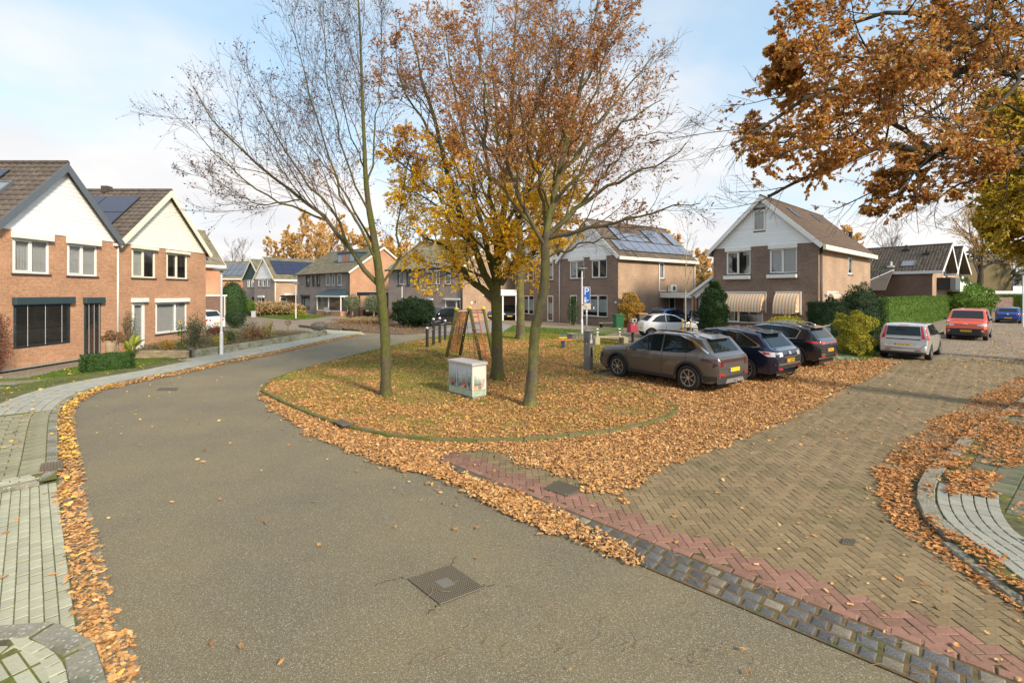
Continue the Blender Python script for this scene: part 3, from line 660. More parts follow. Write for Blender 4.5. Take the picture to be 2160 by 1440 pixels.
class House:
    def __init__(s, label, P, ang, W, D, eave, mats, group=None, cat='house', name='brick_house'):
        s.root = empty(name, (P[0], P[1], 0), math.radians(ang), label, cat, group)
        s.W, s.D, s.e = W, D, eave; s.m = mats if isinstance(mats, dict) else dict(F=mats, R=mats, L=mats, B=mats); s.open = dict(F=[], R=[], L=[], B=[])
        s.M = Matrix.Translation((P[0], P[1], 0)) @ Matrix.Rotation(math.radians(ang), 4, 'Z'); s.Mi = s.M.inverted()
    def T(s, w, a, d, z):
        return {'F': (a, -d, z), 'R': (s.W + d, a, z), 'L': (-d, a, z), 'B': (a, s.D + d, z)}[w]
    def ray(s, w, px, py, off=0.0):
        o = s.Mi @ Vector((0, 0, CH)); d = s.Mi.to_3x3() @ Vector(((px - CXP) / FPX, 1, (HOR - py) / FPX))
        i = {'F': 1, 'B': 1, 'R': 0, 'L': 0}[w]; pl = {'F': -off, 'B': s.D + off, 'R': s.W + off, 'L': -off}[w]
        t = (pl - o[i]) / d[i]; q = o + d * t; return (q[1 - i], q[2])
    def bx(s, b, w, a0, a1, d0, d1, z0, z1, mi=0):
        p, q = s.T(w, a0, d0, z0), s.T(w, a1, d1, z1)
        b.box(min(p[0], q[0]), max(p[0], q[0]), min(p[1], q[1]), max(p[1], q[1]), z0, z1, mi)
    def win(s, w, px, nm=(), fm=None, curtain='net', box=0, boxm=None, sill=True, kind='window', fw=0.07, cut=True, z_abs=None, rec=0.07, door=False, planter=None):
        """px = (x0, ytop, x1, ybottom) in the photo"""
        fm = fm or P_white; x0, y0, x1, y1 = px; a0 = s.ray(w, x0, 600)[0]; a1 = s.ray(w, x1, 600)[0]
        if a0 > a1: a0, a1 = a1, a0
        xc = (x0 + x1) / 2; z1 = s.ray(w, xc, y0)[1]; z0 = s.ray(w, xc, y1)[1]
        if z_abs: z0, z1 = z_abs[0] if z_abs[0] is not None else z0, z_abs[1] if z_abs[1] is not None else z1
        z0 = max(z0, 0.06)
        if cut: s.open[w].append((a0, a1, z0, z1)); dF, dB, dP, dC = -rec + .05, -rec - .02, -rec + .01, -rec - .06
        else: dF, dB, dP, dC = .075, .034, .06, .04
        b = MB(); s.bx(b, w, a0, a1, dB, dF, z1 - fw, z1); s.bx(b, w, a0, a1, dB, dF, z0, z0 + fw); s.bx(b, w, a0, a0 + fw, dB, dF, z0 + fw, z1 - fw); s.bx(b, w, a1 - fw, a1, dB, dF, z0 + fw, z1 - fw)
        edges = [a0 + fw] + [a0 + (a1 - a0) * f for f in nm] + [a1 - fw]
        for f in nm:
            am = a0 + (a1 - a0) * f; s.bx(b, w, am - fw * .6, am + fw * .6, dB, dF, z0 + fw, z1 - fw)
        o = b.build(kind, fm, s.root, bevel=0.006)
        for i in range(len(edges) - 1):
            g = MB(); e0 = edges[i] + (fw * .6 if i else 0); e1 = edges[i + 1] - (fw * .6 if i < len(nm) else 0)
            s.bx(g, w, e0, e1, dP - .012, dP, z0 + fw, z1 - fw); g.build('pane', G_pane, o)
            if cut and (i % 2 == 0 or len(nm) == 0 or len(nm) > 2) and not door and fw > .05:      # opening sash
                r = MB(); k = .045
                for q in ((e0, e1, z1 - fw - k, z1 - fw), (e0, e1, z0 + fw, z0 + fw + k), (e0, e0 + k, z0 + fw + k, z1 - fw - k), (e1 - k, e1, z0 + fw + k, z1 - fw - k)): s.bx(r, w, q[0], q[1], dP + .003, dF + .012, q[2], q[3])
                r.build('sash', fm, o)
        c = MB()
        def pleat(p0, p1, zz0, zz1, n=None, dd=dC):
            n = n or max(4, int((p1 - p0) / 0.05)); pr = None
            for i in range(n + 1):
                a = p0 + (p1 - p0) * i / n; d = dd + (0.022 if i % 2 else -0.022)
                if pr: c.face([s.T(w, pr[0], pr[1], zz0), s.T(w, a, d, zz0), s.T(w, a, d, zz1), s.T(w, pr[0], pr[1], zz1)])
                pr = (a, d)
        cm = C_net
        if curtain == 'net': pleat(a0, a1, z0, z1)
        elif curtain == 'sides': pleat(a0, a0 + (a1 - a0) * .2, z0, z1); pleat(a1 - (a1 - a0) * .2, a1, z0, z1)
        elif curtain == 'left': pleat(a0, a0 + (a1 - a0) * .5, z0, z1)
        elif curtain == 'lower': cm = C_blind; s.bx(c, w, a0, a1, dC, dC + .01, z0 + (z1 - z0) * .22, z1 - (z1 - z0) * .2)
        elif curtain == 'door_lower': cm = C_blind; s.bx(c, w, a0, a1, dC, dC + .01, z0 + (z1 - z0) * .3, z1 - (z1 - z0) * .3)
        elif curtain == 'blind': cm = C_blind; s.bx(c, w, a0, a1, dC, dC + .01, z0 + (z1 - z0) * .05, z1)
        elif curtain == 'bands':
            n = 6
            for i in range(n): s.bx(c, w, a0, a0 + (a1 - a0) * .72, dC, dC + .01, z0 + (z1 - z0) * i / n, z0 + (z1 - z0) * (i + .6) / n)
        elif curtain == 'slats':
            cm = C_slat; n = int((z1 - z0 - fw * 2) / 0.075)
            for i in range(n):
                zz = z0 + fw + i * 0.075; so = MB(); so.hexa([s.T(w, a0 + fw, .012, zz), s.T(w, a1 - fw, .012, zz), s.T(w, a1 - fw, .06, zz + .012), s.T(w, a0 + fw, .06, zz + .012)], [s.T(w, a0 + fw, .012, zz + .008), s.T(w, a1 - fw, .012, zz + .008), s.T(w, a1 - fw, .06, zz + .02), s.T(w, a0 + fw, .06, zz + .02)])
                so.build('blind_slat', C_slat, o)
            for f in (.2, .5, .8): s.bx(c, w, a0 + (a1 - a0) * f - .008, a0 + (a1 - a0) * f + .008, .066, .07, z0 + fw, z1)
            cm = P_zinc
        if c.v: c.build('curtain' if curtain != 'slats' else 'blind_tape', cm, o, smooth=False)
        if box:
            q = MB(); zb = z1 + box
            s.bx(q, w, a0 - .06, a1 + .06, 0.003, .17, z1 - .01, zb); q.build('shutter_box', boxm or fm, o, bevel=0.01)
        if sill:
            q = MB(); s.bx(q, w, a0 - .05, a1 + .05, -.05, .05, z0 - .07, z0 - .003); q.build('sill', P_sill if sill is True else sill, o)
        if planter:
            q = MB(); s.bx(q, w, a0 - .12, a1 + .03, .05, .3, z0 - planter - .06, z0 - .09); pb = q.build('planter_box', P_white, s.root, bevel=.01); q = MB()
            for i in range(46):
                a = random.uniform(a0 - .05, a1 - .03); d = random.uniform(.1, .25); h_ = random.uniform(.04, .14); q.path([s.T(w, a, d, z0 - .11), s.T(w, a + random.uniform(-.03, .03), d, z0 - .09 + h_ * .6), s.T(w, a + random.uniform(-.05, .05), d, z0 - .09 + h_)], [.02, .025, .005], 4)
            q.build('plants', P_plant, pb)
        return o, (a0, a1, z0, z1)
    def walls(s, gables=None, th=0.1):
        """gables: dict wall -> (ridge position fraction, ridge z)"""
        for w in 'FRLB':
            Lw = s.W if w in 'FB' else s.D; b = MB()
            xs = sorted({0, Lw, *[v for o in s.open[w] for v in o[:2]]}); zs = sorted({0, s.e, *[v for o in s.open[w] for v in o[2:]]})
            xs = [x for x in xs if 0 <= x <= Lw]; zs = [z for z in zs if 0 <= z <= s.e]
            for i in range(len(xs) - 1):
                for j in range(len(zs) - 1):
                    xc, zc_ = (xs[i] + xs[i + 1]) / 2, (zs[j] + zs[j + 1]) / 2
                    if any(o[0] < xc < o[1] and o[2] < zc_ < o[3] for o in s.open[w]): continue
                    q = [s.T(w, xs[i], 0, zs[j]), s.T(w, xs[i + 1], 0, zs[j]), s.T(w, xs[i + 1], 0, zs[j + 1]), s.T(w, xs[i], 0, zs[j + 1])]
                    b.face(q if w in 'FR' else q[::-1])
            for o in s.open[w]:
                c = [(o[0], o[2]), (o[1], o[2]), (o[1], o[3]), (o[0], o[3])]
                for k in range(4):
                    (p, q_), (r, t) = c[k], c[(k + 1) % 4]; b.face([s.T(w, p, 0, q_), s.T(w, p, -th, q_), s.T(w, r, -th, t), s.T(w, r, 0, t)])
            if gables and w in gables:
                f, rz = gables[w]; q = [s.T(w, 0, 0, s.e), s.T(w, Lw, 0, s.e), s.T(w, Lw * f, 0, rz)]; b.face(q if w in 'FR' else q[::-1])
            b.build('wall', s.m[w], s.root)
    def planks(s, w, z0, rz, m, h=0.17, hole=None, f=0.5, d1=.03):
        Lw = s.W if w in 'FB' else s.D; z = z0
        while z < rz - .03:
            zt = min(z + h, rz); 
            def ext(zz):
                k = max(0.0, (rz - zz) / (rz - z0)); return Lw * f * (1 - k), Lw * f + Lw * (1 - f) * k
            (l0, r0), (l1, r1) = ext(z), ext(zt - .003); segs = [((l0, r0), (l1, r1))]
            if hole and z < hole[3] and zt > hole[2]: segs = [((l0, hole[0]), (l1, hole[0])), ((hole[1], r0), (hole[1], r1))]
            for (p0, p1), (q0, q1) in segs:
                if p1 - p0 < .03: continue
                b = MB(); b.hexa([s.T(w, p0, .002, z), s.T(w, p1, .002, z), s.T(w, q1, .002, zt - .003), s.T(w, q0, .002, zt - .003)], [s.T(w, p0, d1, z), s.T(w, p1, d1, z), s.T(w, q1, d1 - .010, zt - .003), s.T(w, q0, d1 - .010, zt - .003)])
                b.build('plank', m, s.root)
            z += h
    def roof_y(s, rz, m, trim, oe=0.25, ov=0.2, tile=None, gut=None, sides='LR', n_ind=(0, 0), fine=(True, True), barge=0.24, vis=None, clipL=None, clipR=None, deck=None, rb=0.0):
        """ridge runs front to back; returns slopes (left, right)"""
        W, D = s.W, s.D; sl = (rz - s.e) / (W / 2); out = []
        up = .12
        for k, side in enumerate(('L', 'R')):
            x0 = -oe if side == 'L' else W + oe; sgn = 1 if side == 'L' else -1
            O = (x0, -ov, s.e - sl * oe + up); V = Vector((sgn, 0, sl)).normalized(); Ls = math.hypot(W / 2 + oe, (W / 2 + oe) * sl)
            S = Slope(s.root, O, (0, 1, 0), V, D + ov + rb, Ls); S.slab(deck or m, .1)
            S.tiles(m, n_ind=n_ind[k], fine=fine[k], vis=vis, clip=(clipL, clipR)[k]); out.append(S)
            b = MB()      # bargeboard
            Lb = S.Ls - barge * sl; p = [S.P(-.035, 0, -barge), S.P(-.035, Lb, -barge), S.P(-.035, S.Ls, .02), S.P(-.035, 0, .02)]; q = [S.P(0.005, 0, -barge), S.P(0.005, Lb, -barge), S.P(0.005, S.Ls, .02), S.P(0.005, 0, .02)]
            b.hexa(p, q); b.build('bargeboard', trim, s.root)
            if gut:
                gh, gd, gm = gut; b = MB(); xa, xb = (x0 - gd, x0 + .03) if side == 'L' else (x0 - .03, x0 + gd); z1 = O[2] + .01
                b.box(xa, xb, -ov + .01, D + rb, z1 - gh, z1); b.build('gutter', gm, s.root, bevel=.015)
        b = MB(); n = int((D + ov) / .35); L_ = (D + ov + rb) / n
        for i in range(n): b.path([(W / 2, -ov + i * L_, rz + up + .02), (W / 2, -ov + (i + 1) * L_ + .03, rz + up + .035)], [.11, .095], 8)
        b.build('ridge_tiles', m, s.root); return out
    def roof_x(s, rz, m, trim, oe=0.3, ov=0.2, gut=None, f=0.5, fine=False, n_ind=0, barge=0.2, vis=None, deck=None, clip=None):
        """ridge runs left to right; returns slopes (front, back)"""
        W, D = s.W, s.D; out = []; up = .12
        for side in 'FB':
            run = D * f if side == 'F' else D * (1 - f); sl = (rz - s.e) / run; y0 = -oe if side == 'F' else D + oe; sgn = 1 if side == 'F' else -1
            S = Slope(s.root, (-ov, y0, s.e - sl * oe + up), (1, 0, 0), Vector((0, sgn, sl)).normalized(), W + 2 * ov, math.hypot(run + oe, (run + oe) * sl)); S.slab(deck or m, .1)
            S.tiles(m, n_ind=n_ind if side == 'F' else 0, fine=fine, vis=vis, clip=clip if side == 'F' else None); out.append(S)
            for u in (-.035, W + 2 * ov - .005):
                b = MB(); Lb = S.Ls - barge * sl; b.hexa([S.P(u, 0, -barge), S.P(u, Lb, -barge), S.P(u, S.Ls, .02), S.P(u, 0, .02)], [S.P(u + .04, 0, -barge), S.P(u + .04, Lb, -barge), S.P(u + .04, S.Ls, .02), S.P(u + .04, 0, .02)]); b.build('bargeboard', trim, s.root)
            if gut:
                gh, gd, gm = gut; b = MB(); ya, yb = (y0 - gd, y0 + .03) if side == 'F' else (y0 - .03, y0 + gd); b.box(-ov, W + ov, ya, yb, s.e - sl * oe + up - gh, s.e - sl * oe + up + .01); b.build('gutter', gm, s.root, bevel=.015)
        b = MB(); n = int((W + 2 * ov) / .35); L_ = (W + 2 * ov) / n
        for i in range(n): b.path([(-ov + i * L_, D * f, rz + up + .02), (-ov + (i + 1) * L_ + .03, D * f, rz + up + .035)], [.11, .095], 8)
        b.build('ridge_tiles', m, s.root); return out
    def pipe(s, w, a, z0, z1, m, r=.045, d=.07):
        b = MB(); b.rod(s.T(w, a, d, z0), s.T(w, a, d, z1), r, r, 10); b.rod(s.T(w, a, d, z1), s.T(w, a, .0, z1 + .1), r, r, 8); return b.build('downpipe', m, s.root, smooth=True)
    def part(s, name, m, fn, **k):
        b = MB(); fn(b); return b.build(name, m, s.root, **k)

# ---- H1: white gable, grey trim (nearest on the left) ----
h1 = House('orange brick end house with white plank gable, grey roof trim and dark slatted blinds', (-18.5, 16.8), 90, 5.4, 9, 5.2, B_or, 'brick houses around the green')
h1.win('F', (26, 505, 104, 577), (.5,), curtain='net', box=.28)
h1.win('F', (141.5, 516, 205, 582), (.5,), curtain='net', box=.26)
h1.win('F', (28, 641, 149, 730), (), fm=P_anth, curtain='slats', box=.27, boxm=P_anth, sill=False)
h1.win('F', (177, 639, 213, 749), (), fm=P_anth, curtain='slats', box=.25, boxm=P_anth, sill=False)
h1.walls({'F': (.5, 8.05), 'B': (.5, 8.05)})
h1.planks('F', 5.2, 7.98, P_clad)
s1 = h1.roof_y(8.05, T_dk, P_greyt, oe=.12, ov=.22, gut=(.14, .12, P_greyt), n_ind=(290, 0), vis=lambda u, v: u)
u_, v_ = s1[0].uv(h1, 20, 400); s1[0].skylight(u_ + .1, u_ + .85, v_ - .55, v_ + .45)
u_, v_ = s1[0].uv(h1, 34, 361); s1[0].panel(u_ + .1, u_ + 1.7, v_ - 1.0, v_ - .05)
h1.part('air_brick', P_blk, lambda b: h1.bx(b, 'F', .35, .5, -.02, .012, .32, .38))
# ---- H2: cream gable ----
h2 = House('orange brick house with cream plank gable and a block of four solar panels', (-18.6, 22.3), 90, 6.5, 10, 5.2, B_or, 'brick houses around the green')
h2.win('F', (277.5, 526, 327.5, 586), (.5,), curtain='left', box=.14, boxm=P_cream, fm=P_cream)
h2.win('F', (351, 535, 395, 588), (.5,), curtain='none', box=.13, boxm=P_cream, fm=P_cream)
h2.win('F', (278, 637, 306, 737), (), curtain='net', box=.2, sill=False, kind='front_door', fw=.12)
h2.win('F', (328, 637, 394, 701), (.63,), curtain='net', box=.2)
h2.walls({'F': (.5, 8.2), 'B': (.5, 8.2)})
h2.planks('F', 5.2, 8.12, P_cladc)
s2 = h2.roof_y(8.2, T_dk, P_cream, oe=.2, ov=.25, gut=(.14, .12, P_zinc), n_ind=(280, 0), vis=lambda u, v: u)
ua, va = s2[0].uv(h2, 318, 410); ub, vb = s2[0].uv(h2, 262, 463)
s2[0].panel(1.15, 4.7, .95, 3.95, cols=2, rows=2)
h2.pipe('F', -.03, .15, 5.15, P_zinc, .055)
h2.part('vent_pipe', P_sill, lambda b: b.box(3.0, 3.35, 3.0, 3.35, 8.2, 8.55))
# ---- H3 with garage ----
h3 = House('bright orange brick house with solar roof behind the lamp post on the left', (-31.5, 35.3), 51.7, 9, 9, 5.3, B_or2, 'brick houses around the green')
h3.walls({'R': (.5, 8.5), 'L': (.5, 8.5)})
s3 = h3.roof_x(8.5, T_moss, P_cream, gut=(.22, .16, P_cream), fine=True)
s3[0].panel(.5, 8.2, .7, 4.7, cols=5, rows=2)
g3 = empty('garage', (-28.4, 36.4, 0), math.radians(51.7), 'low dark red brick garage with white coping behind the white car', 'garage')
b = MB(); b.box(0, 5.9, 0, 3, 0, 2.5); b.build('wall', B_dk, g3); b = MB(); b.box(-.05, 5.97, -.06, 3.05, 2.5, 2.62); b.build('coping', P_white, g3, bevel=.01); b = MB(); b.rod((5.75, -.08, 0), (5.75, -.08, 2.5), .05); b.build('downpipe', P_zinc, g3)
# ---- H4 far red house with solar ----
h4 = House('red brick house far off with a row of grey solar panels, behind the clipped conifer', (-56, 84), 0, 11.5, 8, 5.3, B_or2, 'brick houses around the green')
h4.walls({'R': (.5, 8.3), 'L': (.5, 8.3)})
s4 = h4.roof_x(8.3, T_moss, P_cream, gut=(.2, .16, P_cream)); s4[0].panel(4.0, 11.2, .8, 4.6, cols=7, rows=2, m=mat('solar_grey', (0.09, 0.11, 0.15), 0.25, coat=.5))
h4.part('canopy', P_white, lambda b: (h4.bx(b, 'F', 7.2, 11, .02, 2.2, 2.35, 2.6), h4.bx(b, 'F', 9.4, 9.5, 2.0, 2.1, 0, 2.35)))
h4.part('air_conditioner', P_white, lambda b: h4.bx(b, 'F', 9.9, 10.7, .05, .4, 2.75, 3.4), bevel=.03)
# ---- H5 green gable, H6 white gable ----
h5 = House('grey brick house with dark green gable, half hidden behind the white-gabled one', (-45.2, 79.6), -37.7, 6.5, 12, 4.9, dict(F=B_gr, R=B_gr, L=B_gr, B=B_gr), 'brick houses around the green')
h5.win('F', (522, 590, 529, 606), (.5,), curtain='net'); h5.win('F', (530, 590, 536.5, 606), (.5,), curtain='net'); h5.win('F', (531, 626, 537, 650), (), curtain='none', fm=P_blk)
h5.walls({'F': (.5, 8.0), 'B': (.5, 8.0)}); h5.planks('F', 4.9, 7.95, P_green, h=.25)
s5 = h5.roof_y(8.0, T_moss, P_cream, fine=(False, False), gut=(.15, .12, P_cream)); s5[1].panel(1.0, 9, .9, 3.6, cols=5, rows=2)
h6 = House('grey brick house with plain white gable and dark solar panels on its mossy side roof', (-40.6, 74.7), -37.7, 6.5, 13, 4.85, dict(F=B_gr, R=B_sun, L=B_gr, B=B_gr), 'brick houses around the green')  # side wall takes the lighter brick to imitate sunlight on it
for x0, x1 in ((545, 551.5), (554, 560.5), (563.5, 569.5)): h6.win('F', (x0, 589, x1, 605), (), curtain='blind')
h6.win('F', (545.5, 627, 557.5, 648), (.5,), curtain='sides', box=.25)
h6.win('R', (590, 627, 605, 649), (), curtain='lower', box=0)
h6.walls({'F': (.5, 8.0), 'B': (.5, 8.0)}); h6.planks('F', 4.85, 7.95, P_clad, h=.25)
s6 = h6.roof_y(8.0, T_moss, P_cream, fine=(False, False), gut=(.3, .16, P_cream)); s6[1].panel(.7, 9.6, 1.1, 4.2, cols=6, rows=3)
h6.pipe('R', .12, 0, 4.7, P_zinc, .06)
h6.part('porch_canopy', P_white, lambda b: h6.bx(b, 'R', .9, 7.5, .01, 1.3, 2.35, 2.65))
# ---- H7 ----
h7 = House('brown brick house with mossy tiles, dark dormer and white bay window', (-29.8, 65.8), -42, 14.2, 9, 5.3, dict(F=B_gr, R=B_or, L=B_gr, B=B_gr), 'brick houses around the green')  # orange side against grey front: sunlight painted into the side brick
for x0, x1 in ((645.4, 653), (658.7, 663.5), (667.6, 675.4)): h7.win('F', (x0, 578.5, x1, 603), (), fm=P_blk, curtain='left')
for x0, x1 in ((687, 695.7), (700, 706), (711.4, 720.6)): h7.win('F', (x0, 578.5, x1, 603), (), curtain='blind')
h7.win('F', (635.6, 625, 653.5, 651), (.3,), fm=P_blk, curtain='lower', box=.2); h7.win('F', (667.5, 624, 676, 652), (), fm=P_blk, curtain='none', box=.2, door=True)
h7.walls({'R': (.5, 8.4), 'L': (.5, 8.4)})
s7 = h7.roof_x(8.4, T_moss, P_cream, gut=(.12, .12, P_blk), fine=False)
def bay(b):
    a0 = h7.ray('F', 684, 640)[0]; a1 = h7.ray('F', 735, 640)[0]
    h7.bx(b, 'F', a0, a1, 0, 1.0, 0, .55, 1); h7.bx(b, 'F', a0 - .1, a1 + .1, 0, 1.1, 2.25, 2.42, 0)
    for k in np.linspace(a0, a1 - .1, 3): h7.bx(b, 'F', k, k + .1, .9, 1.0, .55, 2.25, 0)
    h7.bx(b, 'F', a1 - .1, a1, .01, .12, .55, 2.25, 0)
    h7.bx(b, 'F', a0, a1, .9, 1.0, .55, .63, 0)
    h7.bx(b, 'F', a0 + .1, a1 - .1, .93, .95, .63, 2.25, 2); h7.bx(b, 'F', a1 - .06, a1 - .04, .12, .9, .63, 2.25, 2)
    z0, z1 = 2.42, 3.25; q = [h7.T('F', a0 - .1, 0, z0), h7.T('F', a0 - .1, 1.1, z0), h7.T('F', a1 + .1, 1.1, z0), h7.T('F', a1 + .1, 0, z0)]; t0, t1 = h7.T('F', a0 + .9, 0, z1), h7.T('F', a1 - .9, 0, z1)
    b.face([q[1], q[2], t1, t0], 3); b.face([q[0], q[1], t0], 3); b.face([q[2], q[3], t1], 3)
h7.part('bay_window', [P_white, B_or, G_pane, P_anth], bay)
def dormer(b):
    S = s7[0]; u0, v0 = S.uv(h7, 712, 556); u1, v1 = S.uv(h7, 744, 556); P0 = S.P(u0, v0); P1 = S.P(u1, v0)
    h = 1.35; y0 = P0.y; z0 = P0.z - .1
    b.box(P0.x, P1.x, y0, y0 + 2.2, z0, z0 + h, 0); b.box(P0.x - .12, P1.x + .12, y0 - .12, y0 + 2.2, z0 + h, z0 + h + .12, 0)
    n = 4; w_ = (P1.x - P0.x - .3) / n
    for i in range(n): b.box(P0.x + .18 + i * w_, P0.x + .12 + (i + 1) * w_, y0 - .03, y0 + .02, z0 + .25, z0 + h - .15, 1 if i in (0, 3) else 2)
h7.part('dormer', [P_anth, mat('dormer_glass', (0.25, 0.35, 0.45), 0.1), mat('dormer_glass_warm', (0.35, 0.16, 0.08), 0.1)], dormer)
def chim(b):
    S = s7[0]; b.box(5.1, 5.9, 4.2, 5.0, 7.6, 9.3, 0); b.box(5.0, 6.0, 4.1, 5.1, 9.3, 9.42, 1); b.box(5.2, 5.8, 4.3, 4.9, 9.42, 9.65, 1)
h7.part('chimney', [B_br, P_anth], chim)
h7.pipe('F', 14.1, 0, 5.1, P_blk, .06)
# carport between H7 and H8
cp = empty('carport', (-17.4, 53.2, 0), math.radians(-25), 'black flat carport roof between the two brown houses, over a black car', 'carport')
b = MB(); b.box(0, 7.0, 0, 5.5, 2.45, 2.84); b.build('roof', P_blk, cp); b = MB(); b.box(-.03, 7.03, -.03, .02, 2.84, 2.9); b.build('edge_trim', P_zinc, cp)
for x in (.1, 4.2, 6.8):
    b = MB(); b.box(x, x + .14, .1, .24, 0, 2.45); b.build('post', P_blk, cp)
b = MB(); b.box(0, 7, 5.3, 5.5, 0, 2.45); b.build('back_wall', B_or, cp)
b = MB(); b.box(4.4, 6.7, 1.0, 1.06, 0.3, 2.4); b.build('glass_screen', G_pane, cp)
# ---- H8 ----
h8 = House('wide grey brown brick house with low mossy tile roof behind the climbing frame', (-13.3, 51.05), -35.4, 10.6, 9, 5.3, dict(F=B_gr, R=B_sun, L=B_gr, B=B_gr), 'brick houses around the green')  # same house, two bricks: the lighter side has sunlight in its colour
for x0, x1 in ((838, 849), (857, 864.5), (871.6, 883)): h8.win('F', (x0, 572, x1, 602), (), fm=P_anth, curtain='blind')
for x0, x1 in ((900, 912.4), (919, 927.7), (938, 951)): h8.win('F', (x0, 573, x1, 600), (), curtain='lower', box=.25)
h8.win('F', (900.5, 632, 912.8, 660), (), curtain='none', box=.12, door=True, sill=False, kind='front_door'); h8.win('F', (938.5, 632, 971, 652), (.75,), curtain='bands', box=.12)
h8.win('F', (875, 630, 884, 652), (), fm=P_blk, curtain='none')
h8.walls({'R': (.5, 8.3), 'L': (.5, 8.3)})
s8 = h8.roof_x(8.3, T_moss, P_cream, gut=(.12, .12, P_blk), fine=False)
h8.pipe('F', 10.5, 0, 5.1, P_blk, .06)
h8.part('wall_plate', P_white, lambda b: (h8.bx(b, 'F', 10.2, 10.3, .01, .03, 1.75, 1.9), h8.bx(b, 'R', 1.15, 1.4, .01, .03, 1.72, 1.95)))
q_ = MB()
for (x0_, x1_, z0_, z1_) in ((.0, .035, 0, .24), (.09, .12, .0, .24), (.055, .15, .07, .1), (.055, .08, .07, .2)): h8.bx(q_, 'R', 1.75 + x0_, 1.75 + x1_, .01, .03, 1.78 + z0_, 1.78 + z1_)
q_.build('house_number', P_blk, h8.root)
cp2 = empty('carport', (-3.6, 47.4, 0), math.radians(2), 'white edged carport over two parked cars beside the grey brown house', 'carport')
b = MB(); b.box(0, 4.1, 0, 6, 2.52, 2.56, 0); b.box(0, 4.1, -.05, .02, 2.5, 2.86); b.build('roof', P_white, cp2); b = MB(); b.box(1.6, 4.15, .9, .95, 2.86, 3.1); b.build('roof_edge', P_white, cp2)
b = MB(); b.box(-.2, 4.1, 5.8, 6, 0, 2.5); b.build('back_wall', B_br, cp2); b = MB(); b.box(2.62, 2.76, 0.02, .16, 0, 2.5); b.build('post', P_white, cp2); b = MB(); b.box(3.95, 4.1, 0.02, .16, 0, 2.5); b.build('post', P_white, cp2)
# ---- H9 a, b ----
def h9mk(P, label): return House(label, P, -52.6, 6.9, 11.3, 5.93, dict(F=B_br, R=B_sun, L=B_br, B=B_br), 'brick houses around the green')  # brown front and lighter right side: shade and sun put into the brick
h9a = h9mk((0.33, 49.87), 'left half of the brown brick twin-gabled pair, its white gable hidden by yellow leaves')
h9a.win('F', (1102, 551, 1126, 592), (.5,), curtain='sides', box=.3); h9a.win('F', (1153, 553, 1167, 591), (), curtain='lower', box=.3)
h9a.win('F', (1104, 623, 1126, 663), (.5,), curtain='lower'); h9a.win('F', (1154, 623, 1167, 685), (), curtain='door_lower', kind='front_door', sill=False)
h9a.walls({'F': (.5, 9.1), 'B': (.5, 9.1)}); h9a.planks('F', 5.93, 9.05, P_clad, h=.2); sA = h9a.roof_y(9.1, T_dk, P_white, fine=(True, True), gut=(.12, .1, P_white), oe=.02); sA[1].panel(.8, 8, .7, 3.6, cols=6, rows=2)
h9b = h9mk((4.52, 44.39), 'brown brick pair, right half, with solar panels filling the side roof')
h9b.win('F', (1202, 550, 1232, 588), (.5,), curtain='left', box=.35); h9b.win('F', (1248, 548, 1280, 586), (.5,), curtain='none', box=.35)
h9b.win('F', (1202, 622, 1217, 687), (), curtain='door_lower', kind='front_door', sill=False); h9b.win('F', (1228, 622, 1281, 668), (.64,), curtain='lower')
h9b.win('R', (1390.6, 553.5, 1401.7, 588), (), curtain='net')
h9b.walls({'F': (.5, 9.1), 'B': (.5, 9.1)}); h9b.planks('F', 5.93, 9.05, P_clad, h=.2)
sB = h9b.roof_y(9.1, T_dk, P_white, fine=(True, True), gut=(.26, .14, P_cream), oe=.3, ov=.3)
SG = mat('solar_sky_reflect', (0.15, 0.16, 0.20), 0.28, coat=.6)  # lighter panel glass: the reflected sky is put into the base colour
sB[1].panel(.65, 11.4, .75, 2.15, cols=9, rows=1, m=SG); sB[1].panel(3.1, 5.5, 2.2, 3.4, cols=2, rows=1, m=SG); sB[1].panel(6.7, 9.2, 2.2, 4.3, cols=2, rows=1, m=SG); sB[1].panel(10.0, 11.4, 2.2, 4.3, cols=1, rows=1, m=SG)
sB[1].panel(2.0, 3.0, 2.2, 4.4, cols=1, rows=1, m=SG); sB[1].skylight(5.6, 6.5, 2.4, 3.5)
h9b.pipe('F', -.02, 0, 5.8, P_zinc, .06); h9b.pipe('R', 11.1, 2.8, 5.7, P_zinc, .06); h9b.part('conduit', P_white, lambda b: (h9b.bx(b, 'R', 5.45, 5.55, .01, .08, 3.0, 5.7), h9b.bx(b, 'R', 5.45, 6.6, .01, .08, 2.93, 3.0)))
h9b.part('house_number_plate', P_white, lambda b: h9b.bx(b, 'F', 6.55, 6.75, .01, .03, 1.95, 2.1))
h9b.part('roof_vent', P_blk, lambda b: b.rod((3.6, 5.2, 9.1), (3.6, 5.2, 9.75), .09))
a_, z_ = h9b.ray('R', 1413, 608)
h9b.part('air_conditioner', [P_cream, P_anth], lambda b: (h9b.bx(b, 'R', a_ - .45, a_ + .4, .08, .42, z_ - .32, z_ + .32, 0), b.lathe([(0, .0), (.22, .0), (.22, .012), (0, .012)], 20, M=Matrix.Translation(h9b.T('R', a_ + .05, .425, z_)) @ Matrix.Rotation(math.pi / 2, 4, 'Y'), mi=1)), bevel=.02)
gr9 = empty('garage', (13.16, 42.3, 0), math.radians(-52.6), 'white garage with flat white canopy attached to the lit tan side wall', 'garage')
b = MB(); b.box(0.03, 3.7, 0, 6, 2.36, 2.8); b.build('canopy', P_white, gr9, bevel=.01); b = MB(); b.box(1.5, 3.5, 1.4, 1.5, 0, 2.36); b.build('garage_door', mat('white_door', (.6, .62, .62), .5), gr9)
